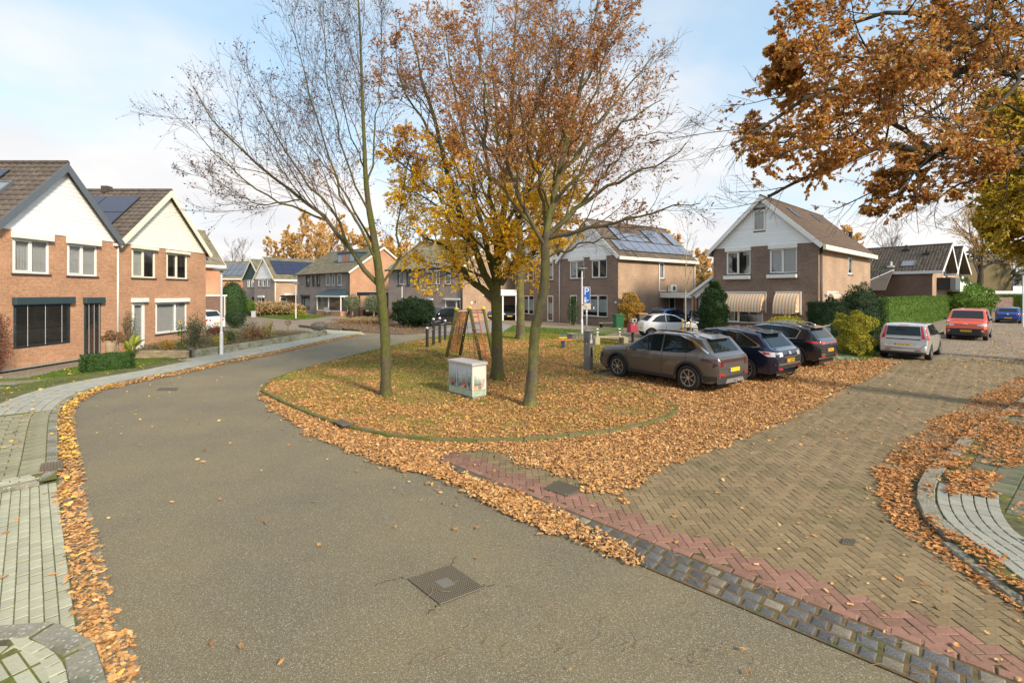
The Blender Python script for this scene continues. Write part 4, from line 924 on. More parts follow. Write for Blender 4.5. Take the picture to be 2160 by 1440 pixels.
b = MB(); b.box(0.7, 1.5, 1.4, 1.5, 0, 2.36); b.build('wall', B_dk, gr9); b = MB(); b.box(3.3, 3.55, .1, .35, 0, 2.36); b.build('brick_pillar', B_or, gr9)
b = MB(); b.box(.12, .68, 1.38, 1.44, 0, 2.3, 0); b.box(.06, .12, 1.35, 1.47, 0, 2.3, 1); b.box(.62, .68, 1.35, 1.47, 0, 2.3, 1); b.build('side_door', [P_blk, P_white], gr9)
# ---- H10: white gable with awnings ----
h10 = House('detached brown brick house with white plank gable and orange striped awnings', (14.9, 35.07), -48.4, 6.78, 13.3, 6.03, dict(F=B_br, R=B_sun, L=B_br, B=B_br), 'brick houses around the green')  # front brick darkened for shade, right side lightened for sun, by colour
h10.win('F', (1532.5, 530, 1583, 579), (.5,), curtain='sides', box=.26, planter=.28); h10.win('F', (1623.6, 524, 1681, 576), (.5,), curtain='net', box=.28, planter=.26)
_, hole = h10.win('F', (1589.4, 443, 1615, 487), (), curtain='net', cut=False, sill=False, fw=.1)
h10.win('F', (1534, 622, 1609.5, 681), (.33,), curtain='sides'); h10.win('F', (1652, 622, 1681, 690), (.5,), curtain='none', kind='front_door', fm=P_cream, sill=False)
h10.win('F', (1550, 686, 1560, 698), (), curtain='none', sill=False, fw=.05); h10.win('F', (1575, 686, 1584.5, 698), (), curtain='none', sill=False, fw=.05)
h10.win('R', (1789.5, 533, 1798.5, 579), (), curtain='lower'); h10.win('R', (1740, 622, 1768, 643), (.5,), curtain='sides', box=.1)
h10.walls({'F': (.5, 9.3), 'B': (.5, 9.3)}); h10.planks('F', 6.03, 9.22, P_clad, h=.19, hole=hole)
s10 = h10.roof_y(9.3, T_br, P_white, oe=.35, ov=.3, gut=(.3, .16, P_cream), n_ind=(0, 295), vis=lambda u, v: u)
for (xa, ya), (xb, yb) in (((1666, 447), (1690, 461)), ((1711, 455), (1735, 471))):
    u0, v1 = s10[1].uv(h10, xa, ya); u1, v0 = s10[1].uv(h10, xb, yb); uc = (u0 + u1) / 2; s10[1].skylight(uc - .42, uc + .42, v0, max(v1, v0 + 1.0))
pv = s10[1].P(s10[1].Lr - .5, 2.2)
h10.part('roof_vent', P_blk, lambda b: (b.rod(pv, (pv.x, pv.y, pv.z + .42), .13), b.rod((pv.x, pv.y, pv.z + .42), (pv.x, pv.y, pv.z + .5), .17)))
h10.pipe('R', .35, 0, 5.8, P_sill, .06); h10.pipe('R', .18, 0, 5.8, P_sill, .04)
AW = [mat('awning_white', (.74, .70, .62), .85, trans=.25), mat('awning_orange', (.72, .40, .17), .85, trans=.25)]
def awning(px0, px1, pytop, pybot, proj=.75, wall='F'):
    a0 = h10.ray(wall, px0, 617)[0]; a1 = h10.ray(wall, px1, 617)[0]; zt = h10.ray(wall, (px0 + px1) / 2, pytop)[1]; zb = zt - (pybot - pytop) / 1000 * 32
    n = int((a1 - a0) / .095); b = MB(); K = 9; prof = []
    for k in range(K + 1):
        t = k / K * math.pi / 2; prof.append((.05 + proj * math.sin(t), zt - (zt - zb) * (1 - math.cos(t))))
    for i in range(n):
        x0, x1 = a0 + (a1 - a0) * i / n, a0 + (a1 - a0) * (i + 1) / n
        for k in range(K): b.face([h10.T(wall, x0, prof[k][0], prof[k][1]), h10.T(wall, x0, prof[k + 1][0], prof[k + 1][1]), h10.T(wall, x1, prof[k + 1][0], prof[k + 1][1]), h10.T(wall, x1, prof[k][0], prof[k][1])], i % 2)
        xm = (x0 + x1) / 2; b.face([h10.T(wall, x0, prof[-1][0], zb), h10.T(wall, x0, prof[-1][0], zb - .08), h10.T(wall, xm, prof[-1][0], zb - .13), h10.T(wall, x1, prof[-1][0], zb - .08), h10.T(wall, x1, prof[-1][0], zb)], i % 2)
    for xs in (a0, a1):        # closed striped ends
        for k in range(K): b.face([h10.T(wall, xs, .02, zb), h10.T(wall, xs, prof[k][0], prof[k][1]), h10.T(wall, xs, prof[k + 1][0], prof[k + 1][1])], k % 2)
    o = b.build('awning', AW, h10.root)
    q = MB(); h10.bx(q, wall, a0 - .06, a1 + .1, .0, .1, zt + .02, zt + .1); h10.bx(q, wall, a1 + .03, a1 + .1, .0, .1, zb - .15, zt + .02); h10.bx(q, wall, a0 - .06, a0 + .0, .0, .1, zb - .15, zt + .02)
    q.build('awning_frame', P_white, o)
awning(1529, 1614, 618, 655); awning(1639, 1687, 618, 657); awning(1742, 1765, 618, 626, .4, 'R')
# lean-to on the left of H10
def lean(b):
    y0, y1 = .7, 7; P_ = [(-.0, 2.55), (-2.1, 2.55), (-2.1, 2.7), (-.0, 4.15)]
    b.hexa([(x, y0, z) for x, z in P_], [(x, y1, z) for x, z in P_], 0)
h10.part('lean_to_gable', P_white, lean)
Sl = Slope(h10.root, (-2.4, .45, 2.62), (0, 1, 0), Vector((2.1, 0, 1.5)).normalized(), 6.8, 2.9); Sl.slab(T_br, .06, 'lean_to_roof'); Sl.tiles(T_br, fine=False)
h10.part('bargeboard', P_white, lambda b: b.hexa([Sl.P(-.04, 0, -.2), Sl.P(-.04, 2.9, -.2), Sl.P(-.04, 2.9, -.01), Sl.P(-.04, 0, -.01)], [Sl.P(0, 0, -.2), Sl.P(0, 2.9, -.2), Sl.P(0, 2.9, -.01), Sl.P(0, 0, -.01)]))
h10.part('lean_to_wall', mat('pale_render', (.5, .52, .52), .9), lambda b: b.box(-1.95, -.01, 1.6, 1.7, 0, 2.55))
h10.part('corner_post', B_or, lambda b: b.box(-2.1, -1.95, .75, 1.0, 0, 2.55))
# houses behind, between H9 and H10
hb = House('small brick house with white bargeboards glimpsed in the gap beside the lit side wall', (27, 60), -48, 8, 8, 4.4, B_or, 'brick houses around the green')
hb.walls({'F': (.5, 7), 'B': (.5, 7)}); hb.roof_y(7, T_moss, P_white, fine=(False, False))
# ---- H11 a, b ----
def h11mk(P, label): return House(label, P, -56, 14, 4.9, 5.15, dict(F=B_dk, R=B_sun, L=B_dk, B=B_dk), 'brick houses around the green')  # dark front and lighter gable side paint shade and sun into one brick
h11 = h11mk((36.5, 61.6), 'low house with long brown tiled roof, deep gable and dark balcony beyond the hedge')
h11.win('R', (1989, 562, 1996, 585), (), curtain='net', fm=P_cream)
h11.walls({'R': (.6, 7.9), 'L': (.6, 7.9)})
s11 = h11.roof_x(7.9, T_grey, P_white, ov=.9, gut=(.28, .1, P_zinc), f=.6, fine=False, oe=.2, barge=.26)
u_, v_ = s11[0].uv(h11, 1914, 556); s11[0].skylight(u_ - .5, u_ + .7, v_ - .5, v_ + .5)
for px_, py_ in ((1880, 562), (1912, 527), (1955, 535)):
    u_, v_ = s11[0].uv(h11, px_, py_); p_ = s11[0].P(u_, v_); h11.part('roof_vent', P_zinc if py_ == 562 else P_blk, lambda b: (b.rod(p_ + Vector((0, 0, -.3)), p_ + Vector((0, 0, .55)), .1), b.box(p_.x - .3, p_.x + .3, p_.y - .3, p_.y + .1, p_.z - .12, p_.z + .08)))
SL = Slope(h11.root, (-.9, -2.6, 3.05), (1, 0, 0), s11[0].V, 11.6, 3.3); SL.slab(T_grey, .1, 'lower_roof'); SL.tiles(T_grey, fine=False, clip=lambda u, v: u < 8 + v * 1.05)
h11.part('lower_bargeboard', P_white, lambda b: b.hexa([SL.P(8.0, 0, -.25), SL.P(11.6, 3.3, -.25), SL.P(11.6, 3.3, .06), SL.P(8.0, 0, .06)], [SL.P(8.1, 0, -.25), SL.P(11.7, 3.3, -.25), SL.P(11.7, 3.3, .06), SL.P(8.1, 0, .06)]))
h11.part('balcony', [P_blk, P_greyt, P_white], lambda b: (h11.bx(b, 'R', 1.4, 3.2, .02, 1.1, 3.1, 4.4, 0), h11.bx(b, 'R', 3.2, 4.9, .02, 1.1, 3.1, 4.4, 1), h11.bx(b, 'R', 4.9, 8.0, .02, 1.1, 2.9, 4.2, 2)))
def trough(b):
    for i in range(60):
        a, d = random.uniform(5, 7.8), random.uniform(1.05, 1.25); p = Vector(h11.T('R', a, d, 4.2 + random.uniform(-.1, .1))); b.path([p, p + Vector((random.uniform(-.2, .2), random.uniform(-.2, .2), random.uniform(-.5, .4)))], [.06, .02], 4)
h11.part('hanging_plants', mat('balcony_green', (.06, .12, .03), .9, var=.4), trough)
h11b = h11mk((40.56, 64.34), 'second sunlit gable joined behind the balcony house')
h11b.walls({'R': (.4, 7.8), 'L': (.4, 7.8)}); h11b.roof_x(7.8, T_grey, P_white, ov=.9, gut=(.2, .1, P_zinc), f=.4, fine=False, barge=.26)
h12 = empty('garden_annex', (54.0, 57.4, 0), math.radians(34), 'low brown brick annex with sloping tiled roof and long white bargeboard', 'annex')
b = MB(); b.hexa([(0, 0, 0), (8.8, 0, 0), (8.8, 5, 0), (0, 5, 0)], [(0, 0, 4.7), (8.8, 0, 2.95), (8.8, 5, 2.95), (0, 5, 4.7)]); b.build('wall', B_dk, h12)
SX = Slope(h12, (9.1, -.3, 2.95), (0, 1, 0), Vector((-1, 0, .2)).normalized(), 5.6, 9.2); SX.slab(T_grey, .08, 'roof'); SX.tiles(T_grey, fine=False)
b = MB(); b.hexa([SX.P(-.05, 0, -.25), SX.P(-.05, 9.2, -.25), SX.P(-.05, 9.2, 0), SX.P(-.05, 0, 0)], [SX.P(0, 0, -.25), SX.P(0, 9.2, -.25), SX.P(0, 9.2, 0), SX.P(0, 0, 0)]); b.build('bargeboard', P_white, h12)
cv = empty('flat_canopy', (70.5, 68, 0), math.radians(-10), 'flat white canopy roof beyond the hedge end', 'canopy')
b = MB(); b.box(-3, 5, 0, 4, 2.6, 3.0); b.build('roof', P_white, cv); b = MB(); b.box(-2.9, -2.7, .1, .3, 0, 2.6); b.build('post', P_white, cv); b = MB(); b.box(4.6, 4.8, .1, .3, 0, 2.6); b.build('post', P_white, cv); b = MB(); b.box(1.2, 4.0, .02, .06, 3.0, 3.7); b.build('white_box', P_white, cv)
# industrial hall
ind = empty('industrial_hall', (101, 100, 0), math.radians(-4), 'long pale grey corrugated hall far away on the right', 'hall')
M_corr = mat('corrugated_grey', (.5, .52, .53), .6, var=.04)
b = MB(); b.box(0, 60, 0, 40, 0, 3.2, 1); b.box(-.1, 60.1, -.1, 40, 3.2, 8.9, 0)
b.build('wall', [M_corr, B_dk], ind)
b = MB()
for i in range(100): b.box(i * .6, i * .6 + .12, -.2, -.1, 3.2, 8.9)
b.build('rib', M_corr, ind)
ol = empty('olive_hall', (90, 95, 0), math.radians(-4), 'olive brown flat-roofed hall left of the pale grey one', 'hall'); b = MB(); b.box(0, 9.4, 0, 20, 0, 8.9); b.build('wall', mat('olive_clad', (.16, .12, .05), .8, var=.15), ol); b = MB(); b.box(-.1, 9.5, -.1, 20.1, 8.9, 9.1); b.build('roof_edge', P_sill, ol)
# ================= VEHICLES =================
def paint(name, col, metal=0.35, rough=0.28): return mat(name, col, rough, metal=metal, coat=0.9)
K_glass = mat('car_glass', (0.01, 0.016, 0.018), 0.03, spec=0.5)
K_tyre = mat('tyre_rubber', (0.018, 0.018, 0.018), 0.85, var=.2); K_dark = mat('dark_plastic', (0.022, 0.022, 0.024), 0.6); K_under = mat('underbody_black', (0.008, 0.008, 0.008), 0.9)
K_rim = mat('alloy_silver', (0.62, 0.62, 0.64), 0.25, metal=.85); K_chrome = mat('chrome', (0.8, 0.8, 0.82), 0.12, metal=1.0)
K_red = mat('tail_red', (0.45, 0.01, 0.015), 0.15, coat=.8); K_redd = mat('tail_dark_red', (0.16, 0.008, 0.01), 0.15, coat=.8); K_blkl = mat('lamp_smoked', (0.05, 0.01, 0.012), 0.12, coat=.8); K_clear = mat('lamp_clear', (0.62, 0.64, 0.66), 0.12, coat=.8)
K_plate = mat('plate_yellow', (0.85, 0.48, 0.02), 0.4); K_pblue = mat('plate_blue', (0.02, 0.06, 0.4), 0.4); K_text = mat('plate_black', (0.02, 0.02, 0.02), 0.5)
def text_obj(name, body, size, m, parent, M, ext=0.002, align='CENTER'):
    c = bpy.data.curves.new(name, 'FONT'); c.body = body; c.size = size; c.align_x = align; c.align_y = 'CENTER'; c.extrude = ext; c.resolution_u = 3; c.materials.append(m)
    t = bpy.data.objects.new('tmp', c); COL.objects.link(t); bpy.context.view_layer.update(); me = bpy.data.meshes.new_from_object(t.evaluated_get(bpy.context.evaluated_depsgraph_get())); bpy.data.objects.remove(t)
    o = link(name, me, parent); o.matrix_local = M; return o
def patch_mesh(poly, step, fn, thick_dir=None):
    """tessellate a 2-D polygon on a grid and map it with fn(a,b) -> 3-D"""
    bm = bmesh.new(); vs = [bm.verts.new((a, b, 0)) for a, b in poly]; bm.faces.new(vs)
    for ax in (0, 1):
        lo, hi = min(p[ax] for p in poly), max(p[ax] for p in poly); n = int((hi - lo) / step)
        for i in range(1, n + 1):
            co = [0, 0, 0]; co[ax] = lo + (hi - lo) * i / (n + 1); no = [0, 0, 0]; no[ax] = 1
            bmesh.ops.bisect_plane(bm, geom=bm.verts[:] + bm.edges[:] + bm.faces[:], plane_co=co, plane_no=no)
    for v in bm.verts: v.co = fn(v.co.x, v.co.y)
    return bm
class Car:
    def __init__(s, label, name, pos, head, L, Wd, prof, belt, wb, fr, wr, paintm, sill=0.28, tum=0.17, arch=0.06, clad=None, group=None, cat='car', endk=.16, archm=None, rear_in=0.0):
        """x forward; prof/belt: (x, z) front to rear measured from the car's middle; fr = x of the front axle"""
        s.root = empty(name, (pos[0], pos[1], 0.02), math.atan2(head[1], head[0]), label, cat, group)
        s.L, s.w0, s.pm = L, Wd / 2, paintm; s.prof = sorted(prof); s.belt = sorted(belt); s.fx, s.rx = fr, fr - wb; s.wr = wr; s.tum = tum; s.sill = sill; s.endk = endk; s.ar = wr + arch
        s.px = [p[0] for p in s.prof]; s.pz = [p[1] for p in s.prof]; s.bxx = [p[0] for p in s.belt]; s.bz = [p[1] for p in s.belt]
        s.build(clad)
    def top(s, x): return float(np.interp(x, s.px, s.pz))
    def bel(s, x): return min(float(np.interp(x, s.bxx, s.bz)), s.top(x) - .03)
    def plan(s, x):
        xs = s.L / 2 - .62; k = max(0.0, (abs(x) - xs) / .62); return s.w0 * (1 - s.endk * k ** 2.6 - .015 * min(1, abs(x) / (s.L / 2)))
    def hw(s, x, z):
        zb = s.bel(x); w = s.plan(x)
        if z <= zb:
            k = max(0.0, (zb - z) / max(zb - .2, .1)); return w * (1 - .02 * (1 - min(1, k * 4)) - .07 * k ** 2.4) 
        k = (z - zb); return w * .98 - k * s.tum / .5
    def crown(s, x): 
        d = abs(s.top(x + .08) - s.top(x - .08)) / .16; return .035 / (1 + (d * 2.5) ** 2)
    def section(s, x, inset=0.0):
        zt, zb = s.top(x), s.bel(x); lo = s.sill
        for ax in (s.fx, s.rx):
            if abs(x - ax) < s.ar: lo = max(lo, s.wr + math.sqrt(max(s.ar ** 2 - (x - ax) ** 2, 0)) )
        if abs(x) > s.L / 2 - .25: lo = max(lo, s.sill + .16 * ((abs(x) - (s.L / 2 - .25)) / .25) ** 2)
        lo = min(lo, zb - .02); pts = [(s.hw(x, lo) - .03, lo - .0)]
        for k in range(8): z = lo + .01 + (zb - lo - .01) * k / 7; pts.append((s.hw(x, z), z))
        rd = min(.09, (zt - zb) * .5); ze = zt - rd
        for k in range(1, 5): z = zb + (ze - zb) * k / 4; pts.append((s.hw(x, z), z))
        we = s.hw(x, ze)
        for k in range(1, 4):
            a = k / 4 * math.pi / 2; pts.append((we - rd * 1.3 * (1 - math.cos(a)), ze + (rd - s.crown(x)) * math.sin(a)))
        wt = we - rd * 1.3; cr = s.crown(x)
        for k in range(6): y = wt * (1 - k / 5); pts.append((y, zt - cr * (y / wt) ** 2))
        return pts
    def side(s, x, z, off=.004, sg=1):
        zt, zb = s.top(x), s.bel(x); rd = min(.09, (zt - zb) * .5); ze = zt - rd; z_ = min(z, ze)
        y = s.hw(x, z_); 
        if z > ze: a = math.asin(min(1, (z - ze) / max(rd, .01))); y -= rd * 1.3 * (1 - math.cos(a))
        return Vector((x, sg * (y + off), z))
    def build(s, clad):
        xs = set(np.linspace(-s.L / 2, s.L / 2, 46)) | {-s.L / 2 + .03, s.L / 2 - .03, -s.L / 2 + .01, s.L / 2 - .01}
        for ax in (s.fx, s.rx): xs |= {ax + s.ar * math.cos(math.pi * k / 16) for k in range(17)} | {ax + s.ar + .004, ax - s.ar - .004}
        xs |= {x for x in s.px if abs(x) <= s.L / 2} 
        xs = sorted(xs); xs = [x for i, x in enumerate(xs) if i == 0 or x - xs[i - 1] > .0025]; V = []; F = []
        for i, x in enumerate(xs):
            P = s.section(x); ring = [(x, y, z) for y, z in P] + [(x, -y, z) for y, z in P[-2::-1]]; V += ring
        n = len(ring)
        for i in range(len(xs) - 1):
            for k in range(n - 1): F.append((i * n + k, i * n + k + 1, (i + 1) * n + k + 1, (i + 1) * n + k))
        F.append(tuple(range(n))); F.append(tuple((len(xs) - 1) * n + k for k in reversed(range(n))))
        me = bpy.data.meshes.new('body'); me.from_pydata(V, [], F); me.materials.append(s.pm); me.polygons.foreach_set('use_smooth', [True] * len(F)); me.polygons[-1].use_smooth = False; me.polygons[-2].use_smooth = False; me.update()
        s.body = link('body', me, s.root); md = s.body.modifiers.new('edge', 'EDGE_SPLIT'); md.split_angle = math.radians(38)
        b = MB(); b.box(-s.L / 2 + .12, s.L / 2 - .12, -s.w0 + .3, s.w0 - .3, .2, s.bel(0) * .9); b.build('underbody', K_under, s.root)
        for sg in (1, -1):
            for ax in (s.fx, s.rx):
                b = MB(); N = 14; pr = None
                for k in range(N + 1):
                    a = math.pi * k / N; p = (ax + (s.ar + .004) * math.cos(a), s.wr + (s.ar + .004) * math.sin(a))
                    if pr: b.face([(pr[0], sg * (s.w0 - .3), pr[1]), (p[0], sg * (s.w0 - .3), p[1]), (p[0], sg * (s.w0 - .04), p[1]), (pr[0], sg * (s.w0 - .04), pr[1])])
                    pr = p
                b.build('wheel_housing', K_under, s.root)
                if clad:
                    r0, r1 = s.ar - .012, s.ar + .06; poly = [(ax + r0 * math.cos(math.pi * k / 12), s.wr + r0 * math.sin(math.pi * k / 12)) for k in range(13)] + [(ax + r1 * math.cos(math.pi * k / 12), s.wr + r1 * math.sin(math.pi * k / 12)) for k in range(12, -1, -1)]
                    s.sidep('arch_trim', poly, K_dark, off=.012, only=sg)
    def _out(s, bm, name, m, off_v=None, thick=.004, parent=None):
        bmesh.ops.recalc_face_normals(bm, faces=bm.faces[:]); me = bpy.data.meshes.new(name); bm.to_mesh(me); bm.free(); me.materials.append(m); me.polygons.foreach_set('use_smooth', [True] * len(me.polygons)); o = link(name, me, parent or s.root)
        return o
    def sidep(s, name, poly, m, off=.005, only=None, step=.08, parent=None):
        for sg in (1, -1):
            if only and sg != only: continue
            s._out(patch_mesh(poly, step, lambda a, b_: s.side(a, b_, off, sg)), name, m, parent=parent)
    def topp(s, name, poly, m, off=.008, step=.1, parent=None):
        def fn(x, y):
            d = (s.top(x + .01) - s.top(x - .01)) / .02; n = Vector((-d, 0, 1)).normalized(); wt = max(.3, s.hw(x, s.top(x) - .1)); return Vector((x, y, s.top(x) - s.crown(x) * (y / wt) ** 2)) + n * off
        return s._out(patch_mesh(poly, step, fn), name, m, parent=parent)
    def endx(s, z, rear):
        """x of the front / rear surface at height z"""
        X = np.linspace(-s.L / 2, s.L / 2, 400); T = np.interp(X, s.px, s.pz); ok = X[T >= z]; x = (ok[0] if rear else ok[-1]); return x
    def endp(s, name, poly, m, rear=True, off=.01, step=.1, parent=None):
        sg = -1 if rear else 1
        def fn(y, z):
            x = s.endx(z, rear); w = s.plan(x); k = max(0.0, abs(y) / max(w, .1)); return Vector((x + sg * off - sg * .05 * max(0, (k - .8) / .2) ** 2 * (1 if k < 1.3 else 0), y, z))
        return s._out(patch_mesh(poly, step, fn), name, m, parent=parent)
    def wheels(s, spokes=5, rimm=None, rimr=.7, caps=False, wide=.22):
        rimm = rimm or K_rim; r = s.wr; b = MB(); w = wide; R = Matrix.Rotation(-math.pi / 2, 4, 'X')
        b.lathe([(r * rimr, -w / 2), (r * .93, -w / 2), (r, -w / 2 + .035), (r, w / 2 - .035), (r * .93, w / 2), (r * rimr, w / 2), (r * rimr, -w / 2)], 28, M=R)
        me = None; first = None
        def rim_mesh(par):
            q = MB(); rr = r * rimr; q.lathe([(rr, -w / 2), (rr, w / 2 - .004), (rr * .93, w / 2 - .004), (rr * .9, w / 2 - .03), (rr * .9, -w / 2)], 28, M=R, mi=0)
            q.lathe([(0, w / 2 - .06), (rr * .9, w / 2 - .075)], 24, M=R, mi=1); q.lathe([(0, w / 2 - .012), (rr * .2, w / 2 - .014), (rr * .23, w / 2 - .05)], 14, M=R, mi=0)
            for i in range(spokes):
                a = 2 * math.pi * i / spokes; T = Matrix.Rotation(a, 4, 'Y'); sp = .10 if spokes <= 5 else .055
                for tw in ((-.16, .16) if spokes <= 5 else (0,)):
                    q.hexa([tuple(T @ Vector(p)) for p in ((-.5 * sp * r + tw * .25 * r, w / 2 - .055, rr * .12), (.5 * sp * r + tw * .25 * r, w / 2 - .055, rr * .12), (.5 * sp * r + tw * r, w / 2 - .06, rr * .93), (-.5 * sp * r + tw * r, w / 2 - .06, rr * .93))], [tuple(T @ Vector(p)) for p in ((-.45 * sp * r + tw * .25 * r, w / 2 - .012, rr * .12), (.45 * sp * r + tw * .25 * r, w / 2 - .012, rr * .12), (.45 * sp * r + tw * r, w / 2 - .012, rr * .93), (-.45 * sp * r + tw * r, w / 2 - .012, rr * .93))])
            return q.build('rim', [rimm, K_dark], par)
        for ax in (s.fx, s.rx):
            for sg in (1, -1):
                if first is None: o = b.build('wheel', K_tyre, s.root, smooth=True, uv=False); rim = rim_mesh(o); first = o
                else:
                    o = first.copy(); COL.objects.link(o); o.parent = s.root; c = rim.copy(); COL.objects.link(c); c.parent = o
                o.location = (ax, sg * (s.w0 - w / 2 - .015), r); o.rotation_euler = (0, random.uniform(0, 1), 0) if sg == 1 else (0, random.uniform(0, 1), math.pi)
    def plate(s, z, txt, rear=True, w=.52, h=.11):
        x = s.endx(z, rear); sg = -1 if rear else 1; X = x + sg * .03; b = MB(); b.box(min(X, X - sg * .02), max(X, X - sg * .02), -w / 2, w / 2, z - h / 2, z + h / 2, 0)
        xb = X + sg * .0015; y0 = sg * -1 * 0 + (w / 2 if rear else -w / 2); y1 = y0 - (.045 if rear else -.045)
        b.face([(xb, y0, z - h / 2), (xb, y1, z - h / 2), (xb, y1, z + h / 2), (xb, y0, z + h / 2)], 1); o = b.build('number_plate', [K_plate, K_pblue], s.root)
        if txt:
            M = Matrix.Translation((X + sg * .003, (-.02 if rear else .02), z)) @ (Matrix.Rotation(-math.pi / 2, 4, 'Z') if rear else Matrix.Rotation(math.pi / 2, 4, 'Z')) @ Matrix.Rotation(math.pi / 2, 4, 'X')
            text_obj('plate_lettering', txt, .105, K_text, o, M, .001)
    def mirrors(s, x, z, m):
        for sg in (1, -1):
            b = MB(); y = s.hw(x, z); b.hexa([(x - .06, sg * (y - .02), z - .03), (x + .09, sg * (y - .02), z - .03), (x + .12, sg * (y + .2), z - .04), (x - .06, sg * (y + .22), z - .04)][::sg], [(x - .05, sg * (y + .02), z + .03), (x + .05, sg * (y + .02), z + .03), (x + .06, sg * (y + .18), z + .11), (x - .05, sg * (y + .2), z + .11)][::sg]); b.build('wing_mirror', m, s.root, bevel=.02, seg=2)
    def handles(s, xs, z, m):
        for x in xs:
            for sg in (1, -1):
                p = s.side(x, z, .02, sg); b = MB(); b.box(x - .09, x + .09, min(p.y, p.y - sg * .02), max(p.y, p.y - sg * .02), z - .014, z + .014); b.build('door_handle', m, s.root, bevel=.006)
    def lines(s, xs, z0, z1=None):
        for x in xs: s.sidep('door_gap', [(x - .006, z0), (x + .006, z0), (x + .006, z1 or s.bel(x)), (x - .006, z1 or s.bel(x))], K_under, off=.002, step=.06)
    def rails(s, x0, x1, m, y=None):
        for sg in (1, -1):
            pts = []; 
            for k in range(9): x = x0 + (x1 - x0) * k / 8; yy = s.hw(x, s.top(x) - .1) - .1; pts.append((x, sg * yy, s.top(x) + (.035 if 0 < k < 8 else -.02)))
            b = MB(); b.path(pts, .016, 6); b.build('roof_rail', m, s.root, smooth=True)
    def seats(s): pass

# --- brown-grey SUV, nearest ---
U1 = Vector((-0.586, 0.81))     # heading shared by the three parked in the bays
def off(p, h, dx, dy): h = Vector(h).normalized(); n = Vector((-h.y, h.x)); return Vector(p) + h * dx + n * dy
P_brown = paint('paint_bronze_grey', (0.125, 0.115, 0.108), .5, .28)
prA = [(2.25, .66), (2.23, .88), (2.1, .98), (1.6, 1.06), (1.05, 1.12), (.95, 1.14), (.1, 1.60), (-.3, 1.65), (-1.0, 1.645), (-1.55, 1.57), (-1.72, 1.53), (-2.05, 1.12), (-2.2, 1.05), (-2.25, .95), (-2.25, .5)]
blA = [(2.25, .58), (2.0, .86), (1.0, 1.0), (0, 1.03), (-1.2, 1.08), (-2.0, 1.1), (-2.25, .9)]
rw = Vector(gp(1456, 824.6)); c1 = off(rw, U1, 1.38, -(.93 - .11) * 1)
k1 = Car('bronze grey car, nearest of the three in the leafy parking bays', 'parked_car', c1, U1, 4.5, 1.87, prA, blA, 2.68, 1.32, .375, P_brown, clad=True, group='cars parked around the green', arch=.055)
k1.sidep('side_window', [(.86, 1.04), (.18, 1.49), (-.1, 1.555), (-.42, 1.57), (-.42, 1.05)], K_glass); k1.sidep('side_window', [(-.47, 1.05), (-.47, 1.57), (-1.0, 1.55), (-1.42, 1.42), (-1.62, 1.25), (-1.35, 1.1)], K_glass)
k1.sidep('window_trim', [(-1.02, 1.56), (-1.45, 1.435), (-1.98, 1.12), (-2.0, 1.16), (-1.5, 1.47), (-1.05, 1.585)], K_chrome, off=.009)
k1.topp('windscreen', [(.92, -.68), (.18, -.6), (.18, .6), (.92, .68)], K_glass); k1.topp('rear_window', [(-1.74, -.56), (-2.03, -.64), (-2.03, .64), (-1.74, .56)], K_glass, step=.05)
k1.topp('sunroof', [(0.02, -.45), (-1.2, -.45), (-1.2, .45), (0.02, .45)], K_glass, off=.006)
b = MB(); b.hexa([(-1.50, -.56, 1.56), (-1.86, -.52, 1.49), (-1.86, .52, 1.49), (-1.50, .56, 1.56)], [(-1.48, -.56, 1.585), (-1.88, -.52, 1.515), (-1.88, .52, 1.515), (-1.48, .56, 1.585)]); b.build('roof_spoiler', P_brown, k1.root, bevel=.01)
k1.sidep('tail_light', [(-1.72, .93), (-1.8, .98), (-2.2, 1.0), (-2.22, .82), (-2.1, .74), (-2.12, .88)], K_blkl, off=.008, step=.05); k1.endp('tail_light_bar', [(-.76, .88), (-.76, .97), (.76, .97), (.76, .88)], K_blkl, off=.012)
for q in (1, -1): k1.endp('tail_light', [(q * .56, .8), (q * .6, .93), (q * .76, .95), (q * .78, .74)][::q], K_redd, off=.016)
k1.endp('rear_bumper', [(-.8, .3), (-.8, .5), (.8, .5), (.8, .3)], K_dark, off=.02); k1.sidep('sill_trim', [(.85, .28), (.85, .38), (-.88, .38), (-.88, .28)], K_dark, off=.012); k1.sidep('rear_corner_trim', [(-1.82, .3), (-1.85, .5), (-2.2, .5), (-2.2, .4)], K_dark, off=.012)
for q in (1, -1): k1.endp('rear_reflector', [(q * .5, .5), (q * .52, .56), (q * .8, .6), (q * .8, .54)][::q], K_red, off=.024)
k1.endp('bumper_insert', [(-.5, .3), (-.42, .42), (.42, .42), (.5, .3)], mat('satin_silver', (.35, .34, .33), .4, metal=.6), off=.03)
k1.sidep('headlight', [(2.02, .62), (2.2, .62), (2.2, .72), (2.0, .76)], K_dark, off=.008); k1.endp('grille', [(-.7, .45), (-.75, .76), (.75, .76), (.7, .45)], K_dark, rear=False)
k1.lines([.93, -.45, -1.28], .4); k1.handles([-.22, -1.2], .93, P_brown); k1.mirrors(.72, 1.03, P_brown); k1.rails(.1, -1.45, K_dark); k1.wheels(7, rimr=.66); k1.plate(.66, None)
k1.sidep('crease_highlight', [(.8, .8), (-.3, .76), (-.1, .86), (.6, .9)], paint('paint_bronze_lit', (0.17, 0.158, 0.148), .5, .25), off=.003); k1.sidep('crease_highlight', [(-.5, .62), (-1.3, .8), (-1.2, .88), (-.75, .84)], MATS['paint_bronze_lit'], off=.003)  # flat lighter patches: light caught on the door creases, painted on
